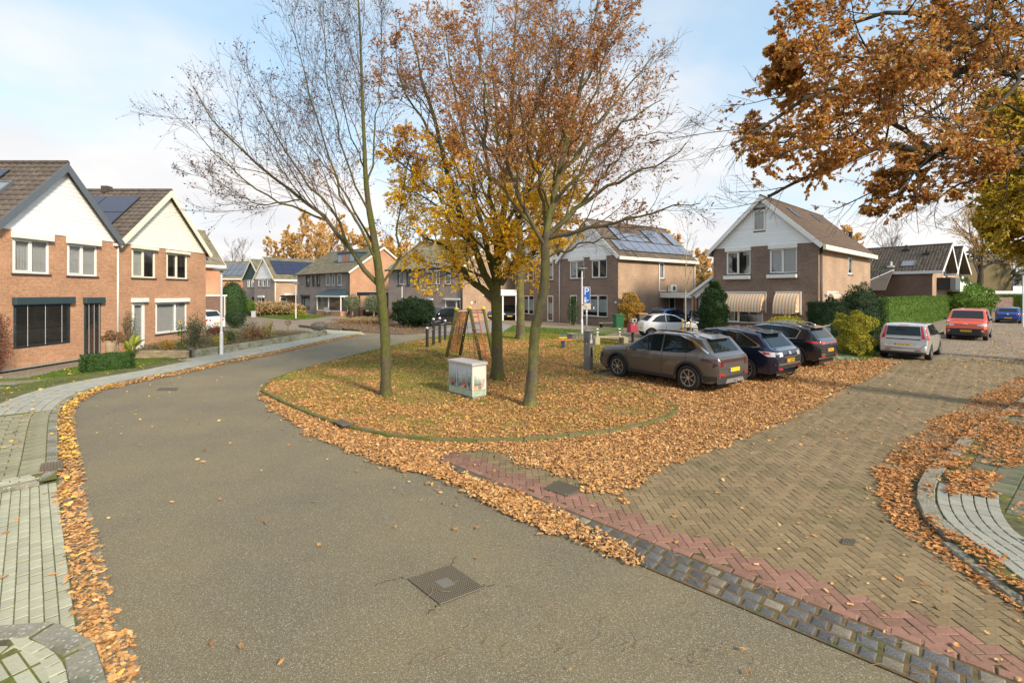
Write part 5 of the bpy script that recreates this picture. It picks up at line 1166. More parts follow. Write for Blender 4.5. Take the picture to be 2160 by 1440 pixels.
b = MB(); b.path([(-2.1, 0, .3), (-2.33, 0, .3), (-2.36, 0, .36)], .018, 8); b.lathe([(0, -.03), (.03, -.02), (.035, 0), (.03, .02), (0, .03)], 10, (-2.36, 0, .38)); b.build('tow_bar', K_chrome, k1.root)

# --- navy SUV ---
P_navy = paint('paint_navy', (0.012, 0.018, 0.05), .4, .2)
prB = [(2.38, .6), (2.36, .85), (2.1, .97), (1.5, 1.08), (.98, 1.14), (.15, 1.60), (-.3, 1.66), (-1.0, 1.65), (-1.6, 1.57), (-1.75, 1.53), (-2.16, 1.08), (-2.33, 1.02), (-2.38, .9), (-2.38, .5)]
blB = [(2.38, .58), (2.0, .9), (1.0, 1.03), (0, 1.06), (-1.2, 1.12), (-2.1, 1.08), (-2.38, .86)]
rw = Vector(gp(1572, 802)); c2 = off(rw, U1, 1.37, -.84)
k2 = Car('navy blue car with silver window trim and tow hook, middle one of the three', 'parked_car', c2, U1, 4.76, 1.9, prB, blB, 2.74, 1.37, .385, P_navy, group='cars parked around the green', arch=.045)
k2.sidep('side_window', [(.86, 1.08), (.22, 1.5), (-.1, 1.57), (-.42, 1.575), (-.42, 1.09)], K_glass); k2.sidep('side_window', [(-.47, 1.09), (-.47, 1.575), (-.98, 1.55), (-1.1, 1.52), (-1.15, 1.12)], K_glass); k2.sidep('side_window', [(-1.2, 1.12), (-1.17, 1.5), (-1.5, 1.36), (-1.8, 1.17), (-1.72, 1.13)], K_glass)
k2.sidep('window_trim', [(.8, 1.06), (-1.75, 1.09), (-1.9, 1.14), (-1.86, 1.18), (-1.2, 1.54), (-.4, 1.6), (-.4, 1.58), (-1.2, 1.52), (-1.83, 1.165), (-1.73, 1.115), (.8, 1.085)], K_chrome, off=.009)
k2.topp('windscreen', [(.95, -.68), (.2, -.6), (.2, .6), (.95, .68)], K_glass); k2.topp('rear_window', [(-1.8, -.56), (-2.12, -.66), (-2.12, .66), (-1.8, .56)], K_glass, step=.05)
b = MB(); b.hexa([(-1.55, -.58, 1.56), (-1.93, -.54, 1.5), (-1.93, .54, 1.5), (-1.55, .58, 1.56)], [(-1.53, -.58, 1.59), (-1.95, -.54, 1.53), (-1.95, .54, 1.53), (-1.53, .58, 1.59)]); b.build('roof_spoiler', P_navy, k2.root, bevel=.01)
k2.sidep('tail_light', [(-1.83, 1.0), (-2.3, .98), (-2.32, .84), (-2.1, .84)], K_clear, off=.008, step=.05); k2.sidep('tail_light', [(-1.95, .97), (-2.15, .97), (-2.2, .9), (-2.02, .9)], K_red, off=.012, step=.05)
for q in (1, -1): k2.endp('tail_light', [(q * .48, .84), (q * .48, .97), (q * .8, .98), (q * .8, .84)][::q], K_clear, off=.014); k2.endp('rear_reflector', [(q * .5, .42), (q * .5, .47), (q * .76, .5), (q * .76, .43)][::q], K_red, off=.018)
k2.endp('chrome_strip', [(-.42, .80), (-.42, .83), (.42, .83), (.42, .80)], K_chrome, off=.022); k2.endp('badge', [(-.08, .89), (-.08, .98), (.08, .98), (.08, .89)], K_chrome, off=.02); k2.endp('bumper_edge', [(-.8, .28), (-.8, .31), (.8, .31), (.8, .28)], K_chrome, off=.03); k2.endp('bumper_ledge', [(-.82, .57), (-.82, .62), (.82, .62), (.82, .57)], K_chrome, off=.015)
k2.lines([.93, -.45, -1.3], .36); k2.handles([-.25, -1.25], .95, K_chrome); k2.mirrors(.72, 1.07, P_navy); k2.wheels(10, rimr=.72); k2.plate(.70, '17-KJZ-9')
b = MB(); b.path([(-2.2, 0.1, .26), (-2.42, 0.1, .24), (-2.5, .1, .27), (-2.5, .1, .34)], .02, 8); b.build('tow_hook', K_dark, k2.root)

# --- dark SUV (third) ---
P_dark = paint('paint_midnight', (0.014, 0.018, 0.024), .35, .2)
prC = [(2.24, .6), (2.22, .85), (2.0, .96), (1.5, 1.05), (.98, 1.11), (.15, 1.56), (-.3, 1.635), (-1.0, 1.62), (-1.6, 1.54), (-1.78, 1.5), (-2.1, 1.1), (-2.2, 1.04), (-2.24, .9), (-2.24, .5)]
blC = [(2.24, .58), (2.0, .88), (1.0, 1.02), (0, 1.05), (-1.2, 1.08), (-2.0, 1.06), (-2.24, .86)]
rw = Vector(gp(1676, 773.5)); c3 = off(rw, U1, 1.33, -.82)
k3 = Car('black blue car with roof rails, farthest of the three in the parking bays', 'parked_car', c3, U1, 4.48, 1.86, prC, blC, 2.67, 1.35, .375, P_dark, clad=True, group='cars parked around the green')
k3.sidep('side_window', [(.86, 1.07), (.22, 1.47), (-.1, 1.545), (-.42, 1.55), (-.42, 1.08)], K_glass); k3.sidep('side_window', [(-.47, 1.08), (-.47, 1.55), (-1.05, 1.52), (-1.5, 1.4), (-1.38, 1.12)], K_glass)
k3.sidep('window_trim', [(.9, 1.04), (-1.42, 1.08), (-1.56, 1.4), (-1.4, 1.47), (-1.0, 1.545), (-.2, 1.575), (.2, 1.5), (.2, 1.485), (-.2, 1.555), (-1.0, 1.525), (-1.38, 1.45), (-1.52, 1.39), (-1.39, 1.1), (.9, 1.065)], K_chrome, off=.009)
k3.topp('windscreen', [(.95, -.66), (.2, -.58), (.2, .58), (.95, .66)], K_glass); k3.topp('rear_window', [(-1.82, -.54), (-2.07, -.62), (-2.07, .62), (-1.82, .54)], K_glass, step=.05)
b = MB(); b.hexa([(-1.55, -.56, 1.53), (-1.92, -.52, 1.47), (-1.92, .52, 1.47), (-1.55, .56, 1.53)], [(-1.53, -.56, 1.56), (-1.94, -.52, 1.5), (-1.94, .52, 1.5), (-1.53, .56, 1.56)]); b.build('roof_spoiler', P_dark, k3.root, bevel=.01)
k3.sidep('tail_light', [(-1.7, 1.02), (-2.18, 1.02), (-2.2, .93), (-1.95, .94)], K_red, off=.008, step=.05); k3.endp('tail_light_bar', [(-.78, .93), (-.8, 1.01), (.8, 1.01), (.78, .93)], K_redd, off=.012)
for q in (1, -1): k3.endp('tail_light', [(q * .45, .92), (q * .45, 1.0), (q * .8, 1.02), (q * .8, .92)][::q], K_red, off=.016); k3.endp('rear_reflector', [(q * .45, .42), (q * .45, .47), (q * .74, .5), (q * .74, .43)][::q], K_red, off=.018); k3.endp('fog_lamp_chrome', [(q * .42, .5), (q * .45, .56), (q * .78, .58), (q * .78, .52)][::q], K_chrome, off=.018)
k3.endp('bumper_strip', [(-.82, .38), (-.82, .41), (.82, .41), (.82, .38)], K_chrome, off=.024)
k3.lines([.93, -.45, -1.25], .36); k3.handles([-.25, -1.2], .92, P_dark); k3.mirrors(.72, 1.06, P_dark); k3.rails(.15, -1.5, K_rim); k3.wheels(5, rimr=.66); k3.plate(.68, '6-XZP-12')

# --- white small hatchback (side on) ---
P_wh = paint('paint_white', (0.78, 0.78, 0.76), 0.0, .25)
prD = [(1.77, .55), (1.75, .78), (1.6, .9), (1.15, 1.0), (.95, 1.03), (.25, 1.42), (-.15, 1.49), (-.8, 1.47), (-1.1, 1.40), (-1.55, 1.02), (-1.7, .95), (-1.77, .82), (-1.77, .45)]
blD = [(1.77, .5), (1.5, .8), (.9, .93), (0, .95), (-1.2, .96), (-1.77, .8)]
U4 = Vector((1, .06)).normalized(); rw = Vector(gp(1374, 713)); c4 = off(rw, U4, 1.30, .72)
k4 = Car('small white rounded hatchback seen side on behind the bronze car', 'parked_car', c4, U4, 3.52, 1.63, prD, blD, 2.36, 1.06, .29, P_wh, group='cars parked around the green', sill=.22, endk=.25)
k4.sidep('side_window', [(.88, .97), (.3, 1.33), (0, 1.41), (-.35, 1.42), (-.35, .97)], K_glass); k4.sidep('side_window', [(-.4, .97), (-.4, 1.42), (-.75, 1.39), (-1.0, 1.28), (-1.3, 1.0)], K_glass)
k4.topp('windscreen', [(.92, -.6), (.3, -.52), (.3, .52), (.92, .6)], K_glass); k4.topp('rear_window', [(-1.15, -.46), (-1.5, -.55), (-1.5, .55), (-1.15, .46)], K_glass)
k4.sidep('headlight', [(1.45, .66), (1.68, .64), (1.66, .78), (1.47, .8)], K_clear, off=.008); k4.lines([.95, -.38], .3); k4.handles([-.2], .82, K_chrome); k4.mirrors(.68, .97, P_wh); k4.wheels(8, rimr=.62, wide=.18); k4.plate(.6, None)

# --- blue estate ---
P_bl = paint('paint_mid_blue', (0.03, 0.16, 0.45), .3, .25)
prE = [(2.25, .55), (2.22, .78), (1.9, .88), (1.2, .98), (1.05, 1.0), (.25, 1.42), (-.2, 1.48), (-1.3, 1.46), (-1.75, 1.40), (-2.1, .98), (-2.2, .9), (-2.25, .8), (-2.25, .45)]
blE = [(2.25, .5), (1.9, .8), (1.0, .93), (0, .94), (-1.4, .95), (-2.25, .8)]
def estate(label, P, H, pm, txt, group='cars parked around the green', wr=.31, rails=None, name='parked_car', plate_rear=True, lite=False, scale=1):
    k = Car(label, name, P, H, 4.5, 1.78, prE, blE, 2.6, 1.35, wr, pm, group=group, sill=.24, endk=.2)
    k.sidep('side_window', [(.95, .97), (.3, 1.33), (0, 1.4), (-.4, 1.41), (-.4, .97)], K_glass); k.sidep('side_window', [(-.45, .97), (-.45, 1.41), (-1.15, 1.39), (-1.15, .98)], K_glass); k.sidep('side_window', [(-1.2, .98), (-1.2, 1.39), (-1.55, 1.34), (-1.8, 1.08), (-1.75, 1.0)], K_glass)
    k.topp('windscreen', [(1.02, -.64), (.3, -.56), (.3, .56), (1.02, .64)], K_glass); k.topp('rear_window', [(-1.79, -.54), (-2.06, -.62), (-2.06, .62), (-1.79, .54)], K_glass, step=.06)
    for q in (1, -1): k.endp('headlight', [(q * .42, .58), (q * .42, .68), (q * .78, .74), (q * .78, .6)][::q], K_clear, rear=False, off=.012)
    k.sidep('headlight', [(1.95, .62), (2.18, .6), (2.16, .74), (1.95, .76)], K_clear, off=.008); k.endp('grille', [(-.38, .5), (-.4, .72), (.4, .72), (.38, .5)], K_dark, rear=False)
    k.sidep('tail_light', [(-1.95, 1.0), (-2.03, 1.02), (-2.2, .84), (-2.18, .68), (-2.05, .7)], K_red, off=.01, step=.05)
    for q in (1, -1): k.endp('tail_light', [(q * .58, .7), (q * .62, .86), (q * .76, .86), (q * .78, .7)][::q], K_red, off=.014)
    k.lines([1.0, -.42, -1.2], .34); k.handles([-.2, -1.05], .82, pm); k.mirrors(.78, .97, pm)
    if rails: k.rails(.1, -1.6, rails)
    k.wheels(5, rimr=.64, wide=.2); k.plate(.74 if plate_rear else .42, txt, rear=plate_rear); return k
UD = Vector((.78, .625)); rl = Vector(gp(1363, 689)); estate('mid blue estate car backed by the white hatchback, rear towards the green', off(rl, UD, 2.2, -.85), UD, P_bl, '10-HGD-7', rails=K_rim)
# black estate facing left, in front of H8
P_bk = paint('paint_black', (0.008, 0.009, 0.011), .2, .2)
UB = Vector((-.60, -.80)); fw = Vector(gp(905, 687.5)); estate('black estate car with silver roof rails parked before the grey brown house', off(fw, UB, -1.3, -.3), UB, P_bk, '31-XKT-4', rails=K_rim, plate_rear=False)
estate('blue car half hidden by the thick trunk inside the white carport', (-2.35, 50.2), Vector((.1, -1)), P_bl, '8-SBH-3', plate_rear=False)
estate('dark car inside the white carport, right of the blue one', (-.25, 50.0), Vector((.0, -1)), P_dark, '4-ZTR-8', plate_rear=False)
estate('black car under the black flat carport roof, tail lights visible', (-15.2, 55.2), Vector((.45, .89)), P_bk, None)
estate('dark car half hidden between the white hatchback and the tall conifer', (14.6, 36.5), Vector((-.3, -1)), P_dark, None, plate_rear=False)
# white large car on the left drive
prF = [(2.3, .6), (2.28, .9), (2.0, 1.0), (1.2, 1.1), (1.05, 1.12), (.3, 1.6), (-.2, 1.68), (-1.3, 1.66), (-1.8, 1.58), (-2.1, 1.15), (-2.25, 1.05), (-2.3, .9), (-2.3, .5)]
blF = [(2.3, .55), (1.9, .9), (1.0, 1.03), (0, 1.05), (-1.4, 1.08), (-2.3, .9)]
k5 = Car('large white car on the drive beside the cream gabled house', 'parked_car', (-22.4, 32.6), Vector((-1, .12)), 4.65, 1.84, prF, blF, 2.67, 1.4, .35, P_wh, group='cars parked around the green')
k5.sidep('side_window', [(.9, 1.08), (.35, 1.48), (0, 1.58), (-.4, 1.59), (-.4, 1.09)], K_glass); k5.sidep('side_window', [(-.45, 1.09), (-.45, 1.59), (-1.2, 1.57), (-1.2, 1.1)], K_glass); k5.sidep('side_window', [(-1.25, 1.1), (-1.25, 1.57), (-1.6, 1.48), (-1.85, 1.2), (-1.8, 1.13)], K_glass)
k5.topp('rear_window', [(-1.83, -.56), (-2.07, -.64), (-2.07, .64), (-1.83, .56)], K_glass, step=.06); k5.topp('windscreen', [(1.02, -.66), (.35, -.58), (.35, .58), (1.02, .66)], K_glass)
k5.sidep('tail_light', [(-1.75, .98), (-2.25, 1.04), (-2.26, .9), (-2.0, .9)], K_red, off=.01, step=.05); 
for q in (1, -1): k5.endp('tail_light', [(q * .5, .9), (q * .5, 1.0), (q * .8, 1.02), (q * .8, .88)][::q], K_red, off=.014)
k5.lines([.95, -.42, -1.22], .36); k5.handles([-.2, -1.1], .95, P_wh); k5.mirrors(.75, 1.07, P_wh); k5.wheels(5); k5.plate(.75, None)

# --- silver hatch-wagon on the right ---
P_si = paint('paint_silver', (0.50, 0.49, 0.46), .45, .3)
UR = Vector((.745, .667)); rr_ = Vector(gp(1959.4, 760))
prG = [(2.0, .55), (1.98, .82), (1.7, .93), (1.2, 1.02), (1.05, 1.04), (.35, 1.44), (-.1, 1.53), (-1.2, 1.53), (-1.62, 1.48), (-1.72, 1.42), (-1.86, 1.0), (-1.94, .6), (-2.0, .58), (-2.0, .4)]
blG = [(2.0, .5), (1.7, .85), (1.0, .97), (0, .99), (-1.3, 1.0), (-1.86, .98), (-2.0, .5)]
k6 = Car('silver tall hatchback with high red tail lights parked by the long hedge', 'parked_car', off(rr_, UR, 1.26, .76), UR, 4.02, 1.74, prG, blG, 2.49, 1.25, .31, P_si, group='cars parked around the green', tum=.15, sill=.26, endk=.12)
k6.sidep('side_window', [(.98, 1.0), (.45, 1.35), (.1, 1.45), (-.35, 1.455), (-.35, 1.02)], K_glass); k6.sidep('side_window', [(-.4, 1.02), (-.4, 1.455), (-1.1, 1.44), (-1.3, 1.38), (-1.38, 1.04)], K_glass)
k6.topp('windscreen', [(1.02, -.62), (.4, -.54), (.4, .54), (1.02, .62)], K_glass)
k6.endp('rear_window', [(-.58, 1.03), (-.53, 1.41), (.53, 1.41), (.58, 1.03)], K_glass, off=.018)
k6.sidep('tail_light', [(-1.62, 1.42), (-1.7, 1.42), (-1.86, 1.0), (-1.9, .86), (-1.72, .86), (-1.74, 1.0)], K_red, off=.012, step=.05)
for q in (1, -1): k6.endp('tail_light', [(q * .61, .9), (q * .6, 1.02), (q * .555, 1.42), (q * .62, 1.44), (q * .7, 1.02), (q * .74, .9)][::q], K_red, off=.02, step=.06); k6.endp('rear_reflector', [(q * .4, .4), (q * .4, .44), (q * .6, .44), (q * .6, .4)][::q], K_red, off=.03)
k6.endp('brake_light', [(-.16, 1.44), (-.16, 1.465), (.16, 1.465), (.16, 1.44)], K_red, off=.015); k6.endp('tailgate_handle', [(-.07, .88), (-.07, .9), (.07, .9), (.07, .88)], K_dark, off=.02)
k6.endp('tailgate_seam', [(-.72, .66), (-.72, .675), (-.55, .5), (.55, .5), (.72, .675), (.72, .66), (.55, .485), (-.55, .485)], K_dark, off=.02); k6.endp('plate_recess', [(-.42, .56), (-.42, .71), (.42, .71), (.42, .56)], mat('recess_grey', (.3, .3, .29), .4), off=.014)
k6.endp('lower_bumper', [(-.74, .27), (-.74, .36), (.74, .36), (.74, .27)], K_dark, off=.015); k6.lines([.98, -.38, -1.2], .34); k6.handles([-.15, -1.0], .88, P_si); k6.mirrors(.75, 1.0, K_dark); k6.wheels(5, rimr=.62); k6.plate(.62, '67-RL-PV')

# --- red van ---
P_rd = paint('paint_red_orange', (0.68, 0.075, 0.015), .1, .3)
prH = [(2.2, .7), (2.18, .98), (2.0, 1.12), (1.5, 1.2), (1.35, 1.24), (.75, 1.74), (.45, 1.82), (-1.5, 1.84), (-2.1, 1.82), (-2.2, 1.6), (-2.2, .5)]
blH = [(2.2, .65), (1.9, .98), (1.3, 1.12), (0, 1.14), (-2.2, 1.14)]
UV = Vector((-.745, -.667)); fr_ = Vector(gp(2079, 718.5))
k7 = Car('red van facing the camera with dark lower bumper beside the hedge', 'parked_van', off(fr_, UV, -1.38, -.8), UV, 4.4, 1.85, prH, blH, 2.78, 1.38, .33, P_rd, group='cars parked around the green', tum=.12, cat='van', endk=.1)
k7.topp('windscreen', [(1.32, -.72), (.78, -.66), (.78, .66), (1.32, .72)], K_glass, step=.06); k7.sidep('side_window', [(1.2, 1.18), (.75, 1.58), (.5, 1.66), (.1, 1.67), (.1, 1.18)], K_glass)
k7.sidep('cargo_panel', [(0, .4), (0, 1.74), (-2.1, 1.74), (-2.15, .4), (-1.95, .4), (-1.5, .74), (-1.0, .4)], mat('van_grey_wrap', (.28, .29, .31), .35, coat=.5), off=.006)
for q in (1, -1): k7.endp('headlight', [(q * .48, .86), (q * .5, .96), (q * .84, 1.0), (q * .86, .84)][::q], K_clear, rear=False, off=.014, step=.05)
k7.sidep('headlight', [(1.95, .86), (2.15, .86), (2.13, .98), (1.9, 1.0)], K_clear, off=.01)
k7.endp('chrome_bar', [(-.5, .89), (-.5, .905), (.5, .905), (.5, .89)], K_chrome, rear=False, off=.02); k7.endp('chrome_bar', [(-.5, .93), (-.5, .945), (.5, .945), (.5, .93)], K_chrome, rear=False, off=.02)
k7.endp('emblem', [(-.11, .88), (0, .94), (.11, .88), (.11, .905), (0, .965), (-.11, .905)], K_chrome, rear=False, off=.028); k7.endp('emblem', [(-.11, .93), (0, .99), (.11, .93), (.11, .955), (0, 1.015), (-.11, .955)], K_chrome, rear=False, off=.028)
k7.endp('lower_bumper', [(-.84, .3), (-.86, .68), (-.5, .7), (.5, .7), (.86, .68), (.84, .3)], K_dark, rear=False, off=.012); k7.sidep('lower_bumper', [(1.85, .3), (1.85, .66), (2.18, .68), (2.18, .4)], K_dark, off=.01)
for q in (1, -1): k7.endp('fog_lamp', [(q * .66, .55), (q * .66, .6), (q * .78, .6), (q * .78, .55)][::q], K_clear, rear=False, off=.02)
k7.lines([1.1, .05], .4); k7.handles([.25], 1.0, K_dark); k7.mirrors(1.05, 1.2, K_dark); k7.wheels(8, rimr=.6, caps=True); k7.plate(.56, 'VXR-50-N', rear=False)

# --- blue hatch (far right) and the dark one beside it ---
P_dbl = paint('paint_deep_blue', (0.01, 0.07, 0.3), .3, .22)
prI = [(2.05, .55), (2.0, .8), (1.7, .9), (1.15, 1.0), (1.0, 1.03), (.25, 1.43), (-.2, 1.48), (-1.2, 1.46), (-1.6, 1.38), (-1.92, .98), (-2.02, .9), (-2.05, .8), (-2.05, .45)]
blI = [(2.05, .5), (1.7, .82), (1.0, .94), (0, .95), (-1.3, .96), (-2.05, .8)]
def hatch(label, P, H, pm, txt):
    k = Car(label, 'parked_car', P, H, 4.1, 1.74, prI, blI, 2.5, 1.25, .31, pm, group='cars parked around the green', sill=.24, endk=.2)
    k.sidep('side_window', [(.9, .97), (.3, 1.34), (0, 1.41), (-.4, 1.42), (-.4, .98)], K_glass); k.sidep('side_window', [(-.45, .98), (-.45, 1.42), (-1.0, 1.39), (-1.4, 1.12), (-1.35, 1.0)], K_glass)
    k.topp('rear_window', [(-1.64, -.54), (-1.88, -.6), (-1.88, .6), (-1.64, .54)], K_glass, step=.06); k.topp('windscreen', [(.98, -.62), (.3, -.54), (.3, .54), (.98, .62)], K_glass)
    for q in (1, -1): k.endp('tail_light', [(q * .55, .72), (q * .55, .9), (q * .76, .9), (q * .78, .72)][::q], K_red, off=.016)
    k.sidep('tail_light', [(-1.85, .74), (-1.85, .92), (-2.0, .9), (-2.0, .74)], K_red, off=.01, step=.05); k.endp('badge', [(.06 * math.cos(a), .84 + .06 * math.sin(a)) for a in np.linspace(0, 2 * math.pi, 9)[:-1]], K_chrome, off=.02)
    k.endp('lower_bumper', [(-.74, .26), (-.74, .36), (.74, .36), (.74, .26)], K_dark, off=.015); k.lines([.95, -.42], .34); k.mirrors(.72, .96, pm); k.wheels(5, rimr=.64); k.plate(.48, txt); return k
rb = Vector(gp(2126, 682)); hatch('deep blue hatchback seen from behind, beyond the red van', off(rb, UR, 1.9, 0), UR, P_dbl, '22-NZF-9')
hatch('dark car cut by the right edge beyond the deep blue hatchback', off(rb, UR, 3.4, -2.35), UR, P_dark, None)
# ================= TREES AND PLANTS =================
BK = mat('bark_grey', (0.088, 0.072, 0.046), 0.92, var=0.35, nscale=14, col2=(0.13, 0.13, 0.03), c2scale=1.8, c2lo=0.4, c2hi=0.6, bump=0.8, bscale=35)
BKm = mat('bark_mossy', (0.082, 0.066, 0.036), 0.95, var=0.5, nscale=14, col2=(0.08, 0.086, 0.014), c2scale=1.6, c2lo=0.4, c2hi=0.58, bump=0.8, bscale=35)
BKt = mat('twig_bark', (0.115, 0.08, 0.055), 0.9, isl=0.2)
BKo = mat('bark_oak', (0.045, 0.036, 0.022), 0.95, var=0.3, nscale=12, bump=0.6, bscale=30)
LF_brown = mat('leaf_brown', (.2, .1, .05), 0.75, ramp=[(.54, .26, .09), (.38, .17, .065), (.64, .33, .11), (.46, .20, .07)], trans=0.5)
LF_yel = mat('leaf_yellow', (.6, .4, .05), 0.7, ramp=[(.95, .64, .04), (.97, .72, .06), (.9, .52, .03), (.84, .68, .07)], trans=0.5)
LF_oak = mat('leaf_oak', (.3, .13, .05), 0.7, ramp=[(.60, .27, .075), (.44, .19, .055), (.70, .40, .13), (.32, .145, .05), (.62, .26, .05), (.56, .40, .08), (.48, .20, .06)], trans=0.5)
LF_oak2 = mat('leaf_oak_green_gold', (.3, .2, .05), 0.7, ramp=[(.66, .48, .05), (.50, .42, .05), (.72, .44, .05), (.34, .36, .045), (.60, .32, .05)], trans=0.5)
LF_org = mat('leaf_far_orange', (.4, .22, .08), 0.8, ramp=[(.80, .52, .19), (.88, .62, .24), (.70, .42, .16), (.74, .60, .24)], trans=0.5)
LF_dark = mat('leaf_dark_red', (.1, .04, .03), 0.8, ramp=[(.09, .035, .025), (.14, .05, .03), (.07, .03, .03)], trans=0.3)
def nrm(v): return v / np.maximum(np.linalg.norm(v, axis=-1, keepdims=True), 1e-9)
def spawn(P, R, M, t0, t1, ang, lr, K, trop=0.1, jit=0.12, rr=0.5, tip=0.25, rng=RNG, minlen=0.0, absl=None, flat=0.0):
    """children of every polyline in P (N,K0,3); returns arrays of polylines"""
    N, K0 = P.shape[:2]; n = N * M; pi = np.repeat(np.arange(N), M)
    t = t0 + (t1 - t0) * (np.tile((np.arange(M) + .5) / M, N) + rng.uniform(-.5, .5, n) / M); t = np.clip(t, 0, .999)
    f = t * (K0 - 1); i = np.minimum(f.astype(int), K0 - 2); u = (f - i)[:, None]
    st = P[pi, i] * (1 - u) + P[pi, i + 1] * u; T = nrm(P[pi, i + 1] - P[pi, i]); r0 = (R[pi, i] * (1 - u[:, 0]) + R[pi, i + 1] * u[:, 0])
    q = rng.normal(size=(n, 3)); q[:, 2] *= (1 - flat); q = nrm(q - (q * T).sum(1, keepdims=True) * T); a = np.radians(ang * rng.uniform(.65, 1.3, n))[:, None]
    d = nrm(T * np.cos(a) + q * np.sin(a)); plen = np.linalg.norm(np.diff(P, axis=1), axis=2).sum(1)[pi]
    ln = (plen * lr * (1 - .55 * t) if absl is None else absl * (1 - .3 * t)) * rng.uniform(.65, 1.3, n); out = np.zeros((n, K, 3)); out[:, 0] = st; p = st.copy()
    for k in range(1, K):
        d = nrm(d + np.array([0, 0, trop]) + rng.normal(size=(n, 3)) * jit); p = p + d * (ln / (K - 1))[:, None]; out[:, k] = p
    r = np.minimum(r0 * rr, ln * .03 + .002); Rr = r[:, None] * (1 - (1 - tip) * np.linspace(0, 1, K)[None]); return out, Rr
def tubes(sets):
    """sets: list of (P,R,n) -> V, [F]"""
    Vs, Fs, b = [], [], 0
    for P, R, n in sets:
        N, K = P.shape[:2]; T = nrm(np.gradient(P, axis=1)); ref = nrm(np.cross(T[:, :1], np.array([0.31, 0.87, 0.39]))); u = nrm(ref - (ref * T).sum(-1, keepdims=True) * T); w_ = np.cross(T, u)
        a = 2 * np.pi * np.arange(n) / n; ring = P[:, :, None] + (u[:, :, None] * np.cos(a)[None, None, :, None] + w_[:, :, None] * np.sin(a)[None, None, :, None]) * R[:, :, None, None]
        Vs.append(ring.reshape(-1, 3)); idx = np.arange(N * K * n).reshape(N, K, n) + b; nx = np.roll(idx, -1, axis=2)
        F = np.stack([idx[:, :-1], nx[:, :-1], nx[:, 1:], idx[:, 1:]], -1).reshape(-1, 4); Fs.append(F); b += N * K * n
    return np.concatenate(Vs), [np.concatenate(Fs)]
L_DIA = (np.array([(0, 0, 0), (.28, .42, .08), (0, 1, .02), (-.28, .42, .08)]), np.array([(0, 1, 2, 3)]))
L_FOLD = (np.array([(0, 0, 0), (.3, .4, .13), (0, 1, .0), (-.3, .4, .13), (0, .45, -.02)]), np.array([(0, 1, 4), (1, 2, 4), (2, 3, 4), (3, 0, 4)]))
_o = [(0, 0), (.10, .12), (.2, .22), (.14, .32), (.3, .45), (.18, .55), (.3, .72), (.14, .8), (.10, .95), (0, 1)]
_op = _o + [(-x, y) for x, y in _o[-2:0:-1]]
L_OAK = (np.array([(0, .5, -.04)] + [(x, y, .10 * abs(x) * 2.2 + .05 * math.sin(y * 7)) for x, y in _op]), np.array([(0, i + 1, (i + 1) % len(_op) + 1) for i in range(len(_op))]))
_o2 = [(0, 0), (.2, .2), (.16, .35), (.32, .52), (.2, .66), (.22, .85), (0, 1)]; _op2 = _o2 + [(-x, y) for x, y in _o2[-2:0:-1]]
_o3 = [(0, 0), (.22, .22), (.14, .38), (.34, .56), (.16, .72), (0, 1)]; _op3 = _o3 + [(-x, y) for x, y in _o3[-2:0:-1]]
L_OAKm = (np.array([(x, y, .25 * abs(x)) for x, y in _op3]), np.array([(0, 1, 2), (0, 2, 8), (0, 8, 9), (2, 3, 4), (2, 4, 5), (2, 5, 8), (8, 5, 6), (8, 6, 7)]))
L_OAKs = (np.array([(0, .5, -.05)] + [(x, y, .2 * abs(x)) for x, y in _op2]), np.array([(0, i + 1, (i + 1) % len(_op2) + 1) for i in range(len(_op2))]))
def leaves(pos, size, tmpl, rng=RNG, dirs=None, droop=0.0, flat=False, flatk=.35):
    n = len(pos); T, F = tmpl; y = rng.normal(size=(n, 3)); 
    if dirs is not None: y = dirs + y * .5
    y[:, 2] -= droop; 
    if flat: y[:, 2] *= flatk * .6
    y = nrm(y); x = rng.normal(size=(n, 3))
    if flat: x[:, 2] *= flatk
    x = nrm(np.cross(y, np.cross(y, x))) ; z = np.cross(x, y)
    s = (size * rng.uniform(.7, 1.3, n))[:, None, None]; V = pos[:, None] + s * (x[:, None] * T[None, :, 0:1] + y[:, None] * T[None, :, 1:2] + z[:, None] * T[None, :, 2:3])
    return V.reshape(-1, 3), [(F[None] + (np.arange(n) * len(T))[:, None, None]).reshape(-1, F.shape[1])]
def along(P, n, rng=RNG, t0=.1):
    i = rng.integers(0, len(P), n); t = rng.uniform(t0, 1, n) * (P.shape[1] - 1); k = np.minimum(t.astype(int), P.shape[1] - 2); u = (t - k)[:, None]
    return P[i, k] * (1 - u) + P[i, k + 1] * u, nrm(P[i, k + 1] - P[i, k])
def poly_res(pts, K):
    p = smooth_line3(pts); d = np.concatenate([[0], np.cumsum(np.linalg.norm(np.diff(p, axis=0), axis=1))]); q = np.linspace(0, d[-1], K); return np.stack([np.interp(q, d, p[:, i]) for i in range(3)], 1)
def smooth_line3(pts, n=5):
    P = [np.array(p, float) for p in pts]; P = [2 * P[0] - P[1]] + P + [2 * P[-1] - P[-2]]; out = []
    for i in range(1, len(P) - 2):
        for k in range(n):
            t = k / n; a, b, c, d = P[i - 1], P[i], P[i + 1], P[i + 2]; out.append(0.5 * ((2 * b) + (c - a) * t + (2 * a - 5 * b + 4 * c - d) * t * t + (3 * b - a - 3 * c + d) * t ** 3))
    out.append(P[-2]); return np.array(out)
def limb(px, Y0): return [tuple(at(p[0], p[1], Y0 + (p[2] if len(p) > 2 else 0))) for p in px]
